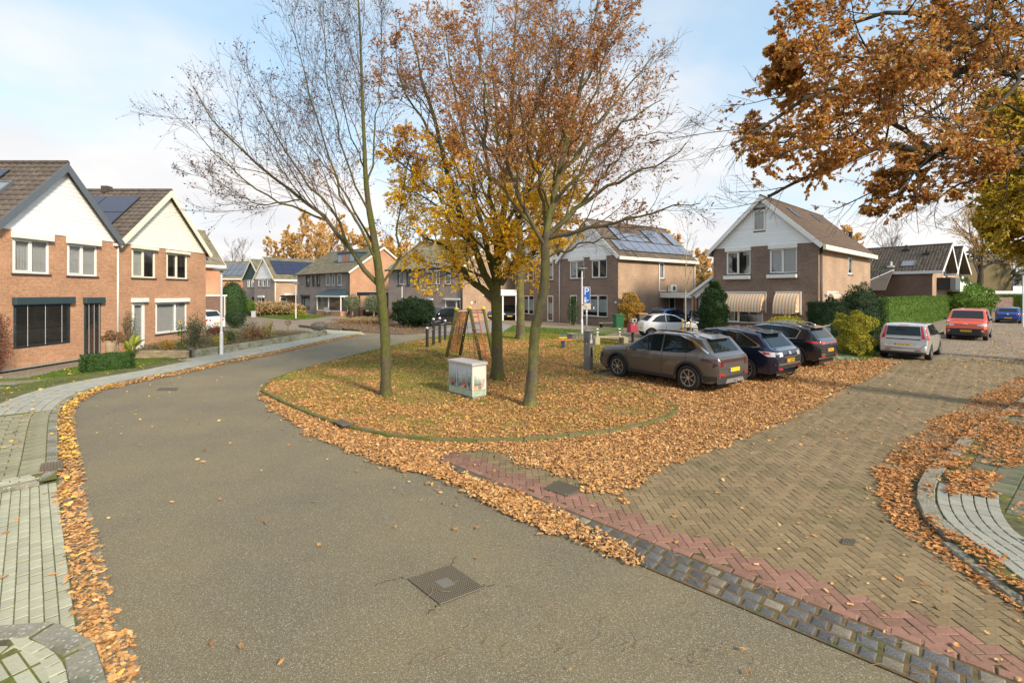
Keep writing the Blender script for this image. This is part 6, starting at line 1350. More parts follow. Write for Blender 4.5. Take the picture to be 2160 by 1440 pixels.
def trunk_obj(root, pts, rad, m, n=14, lumps=.06, name='trunk'):
    P = smooth_line3(pts, 4); K = len(P); rr = np.interp(np.linspace(0, len(rad) - 1, K), range(len(rad)), rad); T = nrm(np.gradient(P, axis=0)); V = []
    u = nrm(np.cross(T, np.array([.2, .9, .1]))); w_ = np.cross(T, u)
    for k in range(K):
        for j in range(n):
            a = 2 * math.pi * j / n; fl = max(0, 1 - (P[k, 2] - P[0, 2]) / .35) ** 2 * .6 if k < 8 else 0
            f = 1 + lumps * math.sin(3 * a + k * .7) + lumps * .7 * math.sin(5 * a - k * 1.3) + lumps * .8 * math.sin(k * 1.9) + fl * (.6 + .5 * math.sin(4 * a + 1))
            V.append(P[k] + (u[k] * math.cos(a) + w_[k] * math.sin(a)) * rr[k] * f)
    idx = np.arange(K * n).reshape(K, n); nx = np.roll(idx, -1, 1); F = np.stack([idx[:-1], nx[:-1], nx[1:], idx[1:]], -1).reshape(-1, 4)
    return np_mesh(name, V, [F], m, root, smooth=True)
def big_tree(label, base, trunk_px, rad, limbs, lrad, Y0, m, sub, leaf, name='tree', cat='tree', group=None, seed=3, fill=0):
    rng = np.random.default_rng(seed); root = empty(name, base, 0, label, cat, group); B = Vector(base)
    loc = lambda P: np.array(P) - np.array(B)
    trunk_obj(root, loc(limb(trunk_px, Y0)), rad, m)
    LP, LR = [], []
    for L_, r in zip(limbs, lrad):
        P = poly_res(loc(limb(L_, Y0)), 14); P[2:] += rng.normal(size=P[2:].shape) * .035; LP.append(P); LR.append(np.linspace(r, r * .16, 14))
    tp = poly_res(loc(limb(trunk_px, Y0)), 30)[14:]; tp = np.stack([np.interp(np.linspace(0, 15, 14), range(16), tp[:, i]) for i in range(3)], 1)
    P0 = np.stack(LP); R0 = np.stack(LR)
    V, F = tubes([(P0, R0, 8)]); np_mesh('limbs', V, F, m, root, smooth=True)
    P0 = np.concatenate([P0, tp[None]]); R0 = np.concatenate([R0, np.linspace(rad[-1] * 4, rad[-1], 14)[None]])
    n1, a1, l1, n2, a2, l2, n3, a3, l3 = sub
    P1, R1 = spawn(P0, R0, n1, .12, .98, a1, l1, 8, trop=.06, jit=.09, rr=.4, rng=rng)
    P2, R2 = spawn(P1, R1, n2, .15, .98, a2, l2, 5, trop=.04, jit=.10, rr=.6, rng=rng)
    P3, R3 = spawn(np.concatenate([P2]), R2, n3, .15, 1, a3, l3, 3, trop=.02, jit=.12, rr=.7, rng=rng)
    R2 = np.maximum(R2, .0035); R3 = np.maximum(R3, .0024)
    V, F = tubes([(P1, np.maximum(R1, .005), 5), (P2, R2, 3), (P3, R3, 3)]); np_mesh('branches', V, F, BKo if m is BKo else BKt, root, kind='stuff')
    for nm, n, size, mt, fn, tm, dr in leaf:
        p, d = along(P3, n, rng); k = fn(p + np.array(B), rng); p, d = p[k], d[k]
        V, F = leaves(p, size, tm, rng, d, dr); np_mesh(nm, V, F, mt, root, kind='stuff')
    return root
def pxy(p): return CXP + p[:, 0] / p[:, 1] * FPX, HOR - (p[:, 2] - CH) / p[:, 1] * FPX
def dens_lump(p, s=1.1, seed=0): return .5 * (vnoise(p[:, [0, 2]], s, seed) + vnoise(p[:, [1, 2]], s, seed + 9))

# ---- A: left, nearly bare ----
YA = 2900 / 225
big_tree('slender mossy tree with sweeping almost bare branches, left of the painted cabinet', (*gp(815, 840), .07),
    [(815, 843), (813, 760), (812, 700), (806, 640), (802, 600), (797, 555), (780, 450), (772, 380), (768, 300), (764, 200), (760, 80), (752, -60)], [.155, .132, .128, .128, .12, .105, .08, .065, .05, .04, .03, .014],
    [[(803, 605), (760, 560, .1), (728, 512, .2), (690, 465, .3), (640, 420, .4), (570, 370, .6), (500, 300, .8), (440, 240, 1.0), (405, 180, 1.1)],
     [(735, 520, .2), (700, 440, -.3), (650, 390, -.5), (600, 320, -.7), (560, 240, -.9), (520, 170, -1.0)],
     [(690, 465, .3), (620, 440), (540, 400, -.3), (460, 330, -.5), (400, 260, -.7)],
     [(797, 560), (760, 480, -.4), (720, 420, -.6), (690, 320, -.9), (660, 220, -1.2), (630, 120, -1.3), (610, 30, -1.4)],
     [(790, 520), (740, 430, .6), (700, 370, .9), (640, 290, 1.2), (600, 200, 1.4)],
     [(780, 450), (745, 380, -.3), (715, 280, -.5), (690, 150, -.8), (680, 0, -1)],
     [(772, 400), (790, 300, .3), (800, 200, .5), (810, 60, .6)],
     [(805, 600), (838, 545, .1), (836, 470, .3), (850, 400, .5), (865, 320, .7)],
     [(640, 420, .4), (540, 430, .2), (470, 395), (415, 370)],
     [(770, 360), (730, 260, .8), (710, 140, 1.1), (700, 20, 1.2)]],
    [.068, .038, .034, .038, .034, .03, .03, .04, .022, .022], YA, BKm, (10, 30, .44, 9, 34, .6, 5, 40, .75),
    [('dark_leaves', 5200, .055, LF_dark, lambda p, r: r.random(len(p)) < .75, L_FOLD, 1.0),
     ('brown_leaves', 26000, .06, LF_brown, lambda p, r: (dens_lump(p, .8, 3) > .44) & (pxy(p)[0] > 660) & (pxy(p)[1] > 270 + (850 - pxy(p)[0]) * .35) & (pxy(p)[1] < 640) & (r.random(len(p)) < .6), L_FOLD, .8)], seed=11, group='trees on the green')
# ---- B: middle, thick, yellow below and brown above ----
YB = 2900 / 190
big_tree('thick trunked tree with yellow leaves below and brown leaves above, behind the cabinet', (*gp(1050, 805), .07),
    [(1050, 808), (1048, 700), (1047, 640), (1046, 600), (1050, 540), (1058, 480), (1068, 400), (1075, 300), (1080, 200), (1085, 100), (1090, 0)], [.2, .168, .172, .16, .135, .115, .09, .075, .06, .04, .02],
    [[(1046, 632), (1010, 605, .1), (975, 572, .2), (945, 525, .4), (900, 500, .5), (868, 480, .6)],
     [(1042, 612), (1020, 575, -.2), (1000, 520, -.3), (975, 470, -.5), (955, 400, -.7), (925, 300, -.9), (895, 180, -1), (870, 70, -1.1)],
     [(1045, 590), (1030, 540, .3), (1018, 480, .5), (1000, 400, .7), (980, 300, 1), (955, 180, 1.2), (940, 60, 1.4)],
     [(1050, 560), (1040, 450, -.6), (1025, 330, -1), (1020, 200, -1.3), (1010, 60, -1.5)],
     [(1056, 600), (1085, 560, .1), (1115, 540, .2), (1150, 510, .3), (1190, 480, .5)],
     [(1055, 550), (1085, 480, -.3), (1115, 400, -.5), (1145, 300, -.7), (1170, 180, -.9), (1190, 60, -1)],
     [(1050, 560), (1072, 470, .8), (1120, 380, 1.4), (1180, 300, 1.8), (1230, 200, 2)],
     [(975, 470, -.5), (930, 420, -.8), (880, 370, -1), (840, 310, -1.2)],
     [(1000, 520, -.3), (950, 470, -1), (900, 420, -1.5), (850, 400, -1.8)],
     [(925, 300, -.9), (880, 240, -.6), (845, 170, -.4), (830, 90, -.3)],
     [(1068, 400), (1050, 280, .8), (1040, 160, 1.2), (1040, 30, 1.5)],
     [(1060, 500), (1100, 440, 1), (1130, 340, 1.5), (1150, 220, 1.8), (1160, 100, 2)],
     [(1048, 560), (1020, 520, -1), (980, 480, -2), (930, 450, -2.8)], [(1048, 540), (1060, 500, -1.2), (1075, 450, -2.2), (1090, 400, -3)], [(1046, 600), (1000, 575, -.8), (940, 560, -1.5), (880, 548, -2)], [(1055, 520), (1100, 490, -1), (1150, 470, -1.8), (1210, 440, -2.4)],
     [(1050, 500), (1010, 430, -1.4), (970, 370, -2.3), (940, 300, -3)], [(1060, 480), (1110, 420, -1.4), (1150, 350, -2.2), (1190, 280, -3)], [(1046, 595), (1065, 570, -1), (1090, 545, -1.8), (1130, 525, -2.4)], [(1050, 520), (990, 470, 1.4), (920, 440, 2.4), (850, 450, 3)], [(1070, 380), (1010, 280, -1.2), (960, 180, -2), (930, 80, -2.6)], [(1075, 350), (1120, 250, -1.4), (1160, 150, -2.2), (1200, 60, -2.8)], [(1075, 330), (1090, 220, 1.4), (1120, 110, 2.2), (1140, 0, 2.8)]],
    [.13, .13, .1, .09, .1, .09, .08, .06, .06, .05, .06, .06, .05, .05, .05, .05, .05, .05, .045, .05, .045, .045, .04], YB, BKm, (10, 36, .44, 7, 40, .62, 5, 44, .85),
    [('brown_leaves', 68000, .07, LF_brown, lambda p, r: (pxy(p)[1] < 360 + 90 * (dens_lump(p, .7, 5) - .5) * 3) & (r.random(len(p)) < .95), L_DIA, .8),
     ('yellow_leaves', 76000, .08, LF_yel, lambda p, r: (pxy(p)[1] > 270 + 120 * (dens_lump(p, .7, 6) - .5) * 3) & (pxy(p)[1] < 620) & (r.random(len(p)) < .45 + .55 * (dens_lump(p, 2.2, 7) > .44)) & (pxy(p)[0] < 1250) , L_DIA, .8)], seed=12, group='trees on the green')
# ---- C: right of the middle, leaning ----
YC = 2900 / 247
big_tree('leaning knotty tree with thin brown foliage, right of the painted cabinet', (*gp(1118, 862), .07),
    [(1116, 866), (1122, 800), (1126, 740), (1130, 690), (1140, 655), (1146, 620), (1150, 570), (1150, 520), (1153, 490), (1165, 430), (1178, 370), (1195, 300), (1215, 220), (1235, 130), (1255, 40), (1270, -60)], [.165, .135, .13, .125, .135, .12, .11, .105, .095, .08, .07, .055, .045, .03, .02, .01],
    [[(1153, 500), (1185, 470, .1), (1225, 430, .3), (1270, 400, .5), (1330, 370, .7), (1400, 340, .9), (1450, 305, 1)],
     [(1152, 505), (1200, 490, -.2), (1270, 475, -.4), (1340, 460, -.6), (1400, 440, -.8), (1480, 428, -1)],
     [(1178, 370), (1220, 320, .2), (1270, 250, .4), (1330, 180, .5), (1385, 110, .6)],
     [(1165, 430), (1210, 380, -.4), (1260, 320, -.6), (1320, 260, -.9), (1395, 210, -1)],
     [(1150, 515), (1125, 480, .1), (1090, 440, .2), (1050, 390, .4), (1000, 330, .5), (950, 270, .6)],
     [(1150, 520), (1115, 460, -.3), (1080, 380, -.5), (1050, 280, -.7), (1020, 160, -.8), (1000, 60, -.9)],
     [(1195, 300), (1180, 200, .3), (1170, 100, .5), (1165, 0, .6)],
     [(1153, 490), (1140, 400, .6), (1140, 300, 1), (1135, 180, 1.2), (1130, 60, 1.4)],
     [(1215, 220), (1260, 120, -.3), (1300, 20, -.4)],
     [(1150, 545), (1205, 520, .4), (1280, 505, .7), (1350, 498, .9)],
     [(1225, 430, .3), (1290, 350, -.2), (1350, 290, -.4), (1430, 280, -.6)],
     [(1178, 370), (1240, 290, .9), (1290, 210, 1.2), (1340, 120, 1.4)],
     [(1235, 130), (1300, 60, .2), (1370, -20, .3)],
     [(1165, 430), (1170, 350, -1), (1190, 260, -1.7), (1200, 160, -2.2)], [(1178, 370), (1220, 280, -1), (1260, 190, -1.6), (1280, 90, -2)], [(1160, 450), (1200, 400, 1.2), (1260, 350, 2), (1310, 290, 2.5)], [(1160, 440), (1120, 340, -1), (1100, 250, -1.6), (1090, 150, -2)]],
    [.07, .055, .055, .05, .055, .055, .04, .05, .035, .035, .03, .035, .03, .04, .04, .04, .04], YC, BK, (9, 32, .44, 7, 38, .62, 4, 44, .85),
    [('brown_leaves', 44000, .066, LF_brown, lambda p, r: (r.random(len(p)) < np.clip(1.25 - (pxy(p)[0] - 1120) / 260, .035, 1)) & (pxy(p)[1] < 480) & (r.random(len(p)) < .45 + .55 * (dens_lump(p, 2.2, 8) > .44)), L_DIA, .8),
     ('yellow_leaves', 8000, .06, LF_yel, lambda p, r: (pxy(p)[1] > 380) & (pxy(p)[0] < 1230) & (r.random(len(p)) < .5), L_FOLD, .8)], seed=13, group='trees on the green')
# ---- D: straight trunk further back ----
YD = 2900 / 103
big_tree('straight trunked tree standing furthest back on the green, by the road', (*gp(1098, 718), .07),
    [(1098, 719), (1098, 650), (1097, 590), (1098, 540), (1096, 480), (1094, 420), (1092, 350), (1090, 280)], [.26, .24, .22, .2, .17, .13, .09, .04],
    [[(1097, 545), (1070, 500, .5), (1040, 440, 1), (1010, 380, 1.4)], [(1097, 530), (1120, 490, -.5), (1150, 440, -1), (1180, 390, -1.5)], [(1096, 480), (1075, 400, -1), (1050, 320, -1.6)], [(1096, 480), (1120, 400, 1), (1140, 320, 1.6)]],
    [.12, .12, .1, .1], YD, BK, (8, 36, .45, 6, 38, .5, 4, 42, .6), [('yellow_leaves', 9000, .1, LF_yel, lambda p, r: r.random(len(p)) < .7, L_DIA, .8)], seed=14, group='trees on the green')
# ---- oak overhanging from the right ----
YO = 8.8
def oak_d(p, r):
    x, y = pxy(p); n = dens_lump(p, 1.6, 4); left = np.where(y < 130, 1625, np.where(y < 240, 1640 - (y - 130) * 1.0, np.where(y < 400, 1515 + (y - 240) * .5, 1600 + (y - 400) * 2))); bot = np.where(x < 1850, 405 + (x - 1550) * .12, 465 - (x - 1850) * .35)
    return (x < 2240) & (x > left + 60 * (n - .6)) & (y < bot + 90 * (n - .55)) & (r.random(len(p)) < .4 + .6 * (n > .42)) & ~((x > 1870) & (y > 185) & (y < 300) & (n < .56) & (r.random(len(p)) < .75))
big_tree('big oak with rust brown leaves overhanging from beyond the right edge', (13.6, 10.6, .05),
    [(2363, 885, 1.8), (2360, 700, 1.8), (2360, 500, 1.8), (2350, 330, 1.8), (2340, 100, 1.8), (2330, -150, 1.8)], [.45, .38, .36, .34, .28, .2],
    [[(2350, 360, 1.8), (2240, 330, 1.4), (2160, 318, 1.1), (2060, 312, .7), (1960, 315, .4), (1890, 305, .2), (1840, 315, 0), (1780, 340, -.2), (1700, 372, -.4), (1620, 408, -.6)],
     [(2345, 230, 1.8), (2220, 160, 1.2), (2100, 130, .7), (2000, 165, .2), (1900, 180, 0), (1800, 180, -.3), (1700, 210, -.5), (1620, 250, -.7), (1545, 300, -.8)],
     [(2345, 120, 1.8), (2200, 70, 1.2), (2050, 55, .6), (1900, 25, .2), (1780, 60, 0), (1680, 105, -.2)],
     [(2100, 130, .7), (2000, 20, .2), (1900, -50, 0), (1760, -60, -.2), (1650, -10, -.4)],
     [(2000, 312, .5), (1940, 350, .8), (1890, 390, 1), (1830, 430, 1.1)],
     [(1960, 315, .4), (1880, 260, 1), (1800, 240, 1.3), (1720, 260, 1.5), (1640, 300, 1.6), (1560, 280, 1.7)],
     [(2050, 55, .6), (1980, 120, -.6), (1890, 130, -1.1), (1790, 120, -1.4), (1700, 150, -1.6)],
     [(1900, 180), (1830, 260, -.6), (1760, 300, -1), (1690, 310, -1.2), (1610, 330, -1.4)],
     [(2160, 318, 1.1), (2080, 370, .6), (2010, 400, .4), (1940, 430, .2)],
     [(2200, 70, 1.2), (2140, 180, 0), (2080, 240, -.6), (2000, 250, -1), (1930, 240, -1.2)],
     [(1700, 210, -.5), (1650, 160, -.7), (1640, 90, -.9)], [(2220, 160, 1.2), (2150, 60, -.6), (2080, -20, -1), (1990, -60, -1.2)]],
    [.13, .12, .1, .07, .05, .055, .05, .05, .05, .06, .03, .06], YO, BKo, (13, 44, .3, 8, 46, .55, 4, 48, .8),
    [('leaves', 86000, .074, LF_oak, oak_d, L_OAKm, .5)], seed=15, name='oak_tree')
big_tree('second oak with green gold leaves behind the overhanging one at the right edge', (23.5, 18.0, .05),
    [(2385, 776, 0), (2385, 600, 0), (2380, 400, 0), (2370, 200, 0), (2360, 0, 0)], [.45, .38, .34, .28, .2],
    [[(2380, 460), (2280, 430, -.5), (2180, 400, -1), (2100, 370, -1.4), (2040, 360, -1.6)], [(2375, 330), (2270, 300, -.5), (2180, 280, -1), (2090, 260, -1.6), (2020, 270, -1.8)], [(2370, 260), (2280, 200, .5), (2180, 180, 1), (2100, 190, 1.4)],
     [(2380, 500), (2290, 510, .3), (2200, 500, .5), (2120, 480, .8), (2070, 500, 1)], [(2380, 480), (2300, 470, 1), (2220, 450, 1.6), (2140, 430, 2)]],
    [.18, .15, .12, .12, .1], 18.0, BKo, (15, 45, .42, 8, 44, .55, 4, 46, .8),
    [('leaves', 340000, .13, LF_oak2, lambda p, r: (pxy(p)[0] < 2230) & (pxy(p)[0] > 2035 + 60 * dens_lump(p, .8, 3)) & (pxy(p)[1] > 190) & (pxy(p)[1] < 580 - (2160 - pxy(p)[0]) * .4), L_DIA, .5)], seed=16, name='oak_tree')
# ---- generic background tree ----
def bg_tree(label, X, Y, h, sp, leafm, nleaf, lsize=.3, cat='tree', name='tree', bare=False, trunk_f=.3, seed=1, group='trees beyond the houses', tw=1.0, barkm=None, br=(7, 6, 4)):
    rng = np.random.default_rng(seed); root = empty(name, (X, Y, -.02), 0, label, cat, group)
    r = h * .018 * tw; pts = [(0, 0, 0)] + [(rng.normal() * h * .012, rng.normal() * h * .012, h * f) for f in (.15, .3, .45, .6, .75, .9)]
    trunk_obj(root, pts, [r * 1.2, r, r * .85, r * .7, r * .5, r * .3, r * .12], barkm or BK, n=9)
    P0 = poly_res(pts, 12)[None]; R0 = np.linspace(r, r * .15, 12)[None]
    P1, R1 = spawn(P0, R0, br[0] * 2, trunk_f, .97, 48, sp, 8, trop=.1, jit=.08, rr=.6, rng=rng); P2, R2 = spawn(P1, R1, br[1] + 1, .2, 1, 38, .5, 5, trop=.06, rng=rng); P3, R3 = spawn(P2, R2, br[2], .2, 1, 40, .55, 4, rng=rng)
    V, F = tubes([(P1, np.maximum(R1, .02), 4), (P2, np.maximum(R2, .012), 3), (P3, np.maximum(R3, .009), 3)]); np_mesh('branches', V, F, BKt, root, kind='stuff')
    if nleaf:
        p, d = along(P3, nleaf, rng); k = dens_lump(p, .5, seed) > .3; p, d = p[k], d[k]; V, F = leaves(p, lsize, L_DIA, rng, d, .4); np_mesh('crown', V, F, leafm, root, kind='stuff')
    return root
cols = ['orange', 'golden', 'thinning amber', 'yellow brown', 'dense golden', 'rusty']
pl = ['behind the roof with dark panels', 'behind the chimney of the dormer house', 'left of the golden trees', 'above the mossy ridge', 'beside the dormer roof', 'right of the dormer roof']
for i, (px, Y, ytop) in enumerate([(580, 98, 512), (622, 104, 500), (655, 96, 478), (695, 100, 474), (735, 106, 492), (775, 98, 500), (815, 100, 505), (850, 92, 512)]):
    bg_tree(('%s autumn tree %s' % (['pale orange', 'golden', 'tall amber', 'tallest golden', 'rusty', 'yellow brown', 'thin ochre', 'small amber'][i], ['far behind the solar roofs', 'above the long solar roof', 'behind the grey white-gabled house', 'behind the brick chimney', 'behind the dark dormer', 'behind the left trunk', 'between the two mossy roofs', 'above the wide mossy roof'][i])), (px - CXP) / FPX * Y, Y, CH + (HOR - ytop) / FPX * Y, .6, LF_org, 14000, .32, trunk_f=.18, seed=30 + i)
for i, (px, Y, ytop, lb) in enumerate([(490, 95, 505, 'bare grey tree just right of the solar roofed orange house'), (512, 90, 498, 'bare twiggy tree above the far solar panels'), (1885, 72, 462, 'bare birch like tree behind the long tiled roof'), (1860, 80, 478, 'slim bare tree by the blue chimney')]):
    bg_tree(lb, (px - CXP) / FPX * Y, Y, CH + (HOR - ytop) / FPX * Y, .4, None, 0, seed=50 + i, tw=.7, br=(9, 7, 5))
for i, (px, Y, ytop, lb, m_) in enumerate([(1425, 72, 492, 'orange tree rising behind the solar roof', LF_org), (1455, 78, 520, 'dark conifer top beside the orange tree', None), (1480, 70, 528, 'pale yellow tree in the gap between the houses', LF_org), (1800, 75, 478, 'rusty tree peeping over the brown roof', LF_org), (1525, 82, 540, 'pale gold tree left of the white gabled house', LF_org)]):
    if m_: bg_tree(lb, (px - CXP) / FPX * Y, Y, CH + (HOR - ytop) / FPX * Y, .42, m_, 9000, .26, seed=60 + i)
bg_tree('large spreading tree with thin ochre leaves behind the annex', (2068 - CXP) / FPX * 72, 72, CH + (HOR - 432) / FPX * 72, .62, LF_org, 7500, .17, seed=71, trunk_f=.34, br=(9, 8, 6), tw=1.5, barkm=BKo)
# far belt of woods
rng = np.random.default_rng(5); n = 26000; th = rng.uniform(-1.15, 1.15, n); Rr = rng.uniform(135, 175, n); zz = rng.uniform(0, 1, n) ** .8; hh = 8.5 + 4 * vnoise(np.stack([th * 60, th * 0], 1), .25, 3)
p = np.stack([np.sin(th) * Rr, np.cos(th) * Rr, zz * hh], 1); V, F = leaves(p, 1.7, L_DIA, rng); fw_ = np_mesh('far_woods', V, F, mat('far_wood_leaf', (.12, .1, .05), .9, ramp=[(.10, .10, .05), (.17, .12, .05), (.07, .085, .04), (.2, .13, .06)]), kind='stuff')

# ---- shrubs, hedges ----
SHM = {}
def gm(name, ramp, tr=.25): return mat(name, ramp[0], .75, ramp=ramp, trans=tr)
G_box = gm('leaf_box', [(.035, .085, .012), (.05, .12, .015), (.025, .06, .01), (.06, .13, .02)])
G_hedge = gm('leaf_hedge', [(.085, .165, .014), (.115, .21, .018), (.06, .12, .012), (.15, .225, .025)])
G_dark = gm('leaf_dark_green', [(.022, .05, .015), (.035, .075, .02), (.016, .04, .012), (.045, .09, .02)])
G_con = gm('leaf_conifer', [(.03, .075, .015), (.045, .10, .018), (.02, .05, .014), (.06, .11, .02)])
G_yg = gm('leaf_yellow_green', [(.28, .29, .02), (.42, .36, .03), (.15, .2, .015), (.5, .36, .03)])
G_gold = gm('leaf_gold_shrub', [(.45, .27, .03), (.36, .18, .03), (.5, .34, .04), (.2, .14, .03)])
G_olive = gm('leaf_olive', [(.14, .18, .1), (.2, .24, .15), (.1, .14, .07), (.16, .2, .1)])
G_dry = gm('leaf_dry_brown', [(.24, .14, .07), (.32, .2, .1), (.16, .09, .05), (.28, .16, .07)])
G_straw = gm('grass_straw', [(.42, .3, .14), (.34, .22, .09), (.46, .36, .18), (.28, .17, .08)])
G_redl = gm('leaf_dull_red', [(.2, .06, .03), (.14, .045, .03), (.26, .09, .04)])
G_mix = gm('leaf_grey_green', [(.07, .10, .05), (.1, .13, .07), (.05, .07, .035), (.13, .14, .08)])
def shrub(name, label, cat, pos, dims, m, n, size, shape='ell', core=.82, seed=0, group=None, rz=0.0, stem=None, z0=0.03, lump=.12, tmpl=None, open_=False):
    """dims: half widths x,y and height"""
    rng = np.random.default_rng(seed + 100); rx, ry, h = dims; root = empty(name, (pos[0], pos[1], z0), rz, label, cat, group); u = nrm(rng.normal(size=(n, 3)))
    if shape == 'ell':
        P = u * np.array([rx, ry, h / 2]) + np.array([0, 0, h / 2]); D = u
    elif shape == 'box':
        f = np.array([ry * h, rx * h, rx * ry * .8]); f = f / f.sum(); k = rng.choice(3, n, p=f); s_ = np.where(rng.random(n) < .5, -1, 1); P = np.stack([rng.uniform(-rx, rx, n), rng.uniform(-ry, ry, n), rng.uniform(0, h, n)], 1); D = np.zeros((n, 3))
        for a in (0, 1): P[k == a, a] = (s_ * (rx, ry)[a])[k == a]; D[k == a, a] = s_[k == a]
        P[k == 2, 2] = h; D[k == 2, 2] = 1
    elif shape == 'cone':
        t = rng.uniform(0, 1, n) ** 1.1; a = rng.uniform(0, 2 * np.pi, n); w_ = np.sqrt(np.clip(1 - t ** 2.6, 0, 1)) * (1 - .25 * (1 - t) ** 3); P = np.stack([np.cos(a) * rx * w_, np.sin(a) * ry * w_, t * h], 1); D = np.stack([np.cos(a), np.sin(a), .35 + 0 * a], 1)
    q = P * 2.3; nz = np.sin(q[:, 0] * 2.1 + seed) * np.sin(q[:, 1] * 2.7 + 1.3 * seed) + np.sin(q[:, 2] * 2.9 + seed * .7) * .8 + .6 * np.sin(q[:, 0] * 5 + q[:, 2] * 4.4)
    P = P + D * (nz * lump * .5)[:, None] * min(rx, ry, h) - D * (rng.uniform(0, .22 if not open_ else .9, n))[:, None] * min(rx, ry, h / 2); P[:, 2] = np.maximum(P[:, 2], .02)
    V, F = leaves(P, size, tmpl or L_DIA, rng, nrm(D + rng.normal(size=D.shape) * .8)); np_mesh('foliage', V, F, m, root, kind='stuff')
    if not open_:
        b = MB(); c = core
        if shape == 'box': b.box(-rx * c, rx * c, -ry * c, ry * c, 0, h * .95)
        else:
            prof = [(math.sin(math.pi * k / 8) * c, h / 2 - math.cos(math.pi * k / 8) * h / 2 * c) for k in range(9)] if shape == 'ell' else [(math.sqrt(max(0, 1 - (k / 8) ** 2.6)) * (1 - .25 * (1 - k / 8) ** 3) * c, k / 8 * h * .97) for k in range(9)]
            b.lathe([(r, z) for r, z in prof], 14, M=Matrix.Diagonal((rx, ry, 1, 1)))
        b.build('inner_growth', m, root)
    st = MB(); ns = stem or 5
    for i in range(ns):
        a = rng.uniform(0, 6.28); e = Vector((math.cos(a) * rx * rng.uniform(.2, .75), math.sin(a) * ry * rng.uniform(.2, .75), h * rng.uniform(.55, .9))); s0 = Vector((math.cos(a) * .08, math.sin(a) * .08, -.05)); st.path([s0, s0.lerp(e, .5) + Vector((0, 0, h * .1)), e], [.022, .015, .006], 5)
    st.build('stems', BKt, root); return root
def atg(px, py): return gp(px, py)
shrub('box_hedge', 'low clipped dark green hedge before the orange brick house', 'hedge', gp(227, 783), (.72, .38, .62), G_box, 5200, .05, 'box', seed=1, rz=math.radians(50), lump=.15)
shrub('conifer', 'clipped egg shaped green conifer behind the white car', 'conifer', ((490 - CXP) / FPX * 52, 52), (1.65, 1.65, 3.9), G_con, 5200, .14, 'cone', seed=2, lump=.05)
shrub('leafy_shrub', 'round green shrub right of the egg shaped conifer', 'shrub', ((508 - CXP) / FPX * 56, 56), (1.6, 1.2, 2.2), G_hedge, 2600, .16, seed=3)
shrub('dark_conifer', 'dark upright conifer left of the striped awnings', 'conifer', ((1506 - CXP) / FPX * 27.5, 27.5), (.86, .8, 3.45), G_con, 12000, .1, 'cone', seed=4, lump=.22)
shrub('clipped_shrub', 'clipped dark shrub at the corner of the house with awnings', 'shrub', gp(1744, 725), (.74, .74, 2.3), G_dark, 9000, .075, 'box', seed=5, lump=.14, core=.86)
shrub('yellow_green_shrub', 'loose yellow green shrub beside the parking bays', 'shrub', gp(1806, 752), (.64, .6, 2.1), G_yg, 8000, .085, 'ell', seed=6, lump=.7, core=.5)
shrub('dark_shrub', 'dark ivy covered mound behind the yellow green shrub', 'shrub', (23.2, 31.5), (1.3, 1.1, 3.25), G_dark, 9000, .1, seed=7, lump=.3)
shrub('low_conifer', 'low spreading dark conifer left of the long hedge', 'conifer', (21.2, 29.0), (1.1, .9, 1.7), G_dark, 9000, .1, seed=8, lump=.35)
hd = shrub('long_hedge', 'long clipped bright green hedge along the right hand road', 'hedge', (24.1 + .745 * 16.5 - .5, 30.6 + .667 * 16.5 + .6), (16.5, .75, 2.42), G_hedge, 46000, .085, 'box', seed=9, rz=math.atan2(.667, .745), lump=.05, core=.9, stem=1)
shrub('garden_shrub', 'bright green bush behind the hedge under the balcony house', 'shrub', (51, 53.5), (3.2, 2.2, 3.9), G_hedge, 5200, .22, seed=10)
shrub('far_hedge', 'green clipped hedge end at the far right of the road', 'hedge', (66.5, 62.5), (3.2, 1.0, 2.5), G_hedge, 5200, .16, 'box', seed=11, rz=.7)
shrub('big_shrub', 'wide dark green bush in front of the grey brown house', 'shrub', ((872 - CXP) / FPX * 38.5, 38.5), (1.75, 1.1, 2.45), G_dark, 9000, .13, seed=12, lump=.3)
shrub('autumn_shrub', 'golden leaved shrub between the green bin and the dark bin', 'shrub', ((1330 - CXP) / FPX * 38.2, 38.2), (.95, .7, 2.7), G_gold, 5200, .13, seed=13, lump=.35, core=.5)
shrub('yellow_shrub', 'low yellow green bush under the second awning', 'shrub', ((1658 - CXP) / FPX * 30.0, 30.0), (1.3, .5, 1.35), G_yg, 3000, .1, seed=14)
shrub('climber', 'green climber by the narrow door behind the parking sign', 'climber', ((1209 - CXP) / FPX * 40.5, 40.5), (.5, .45, 2.5), G_con, 2400, .1, seed=15, open_=True)
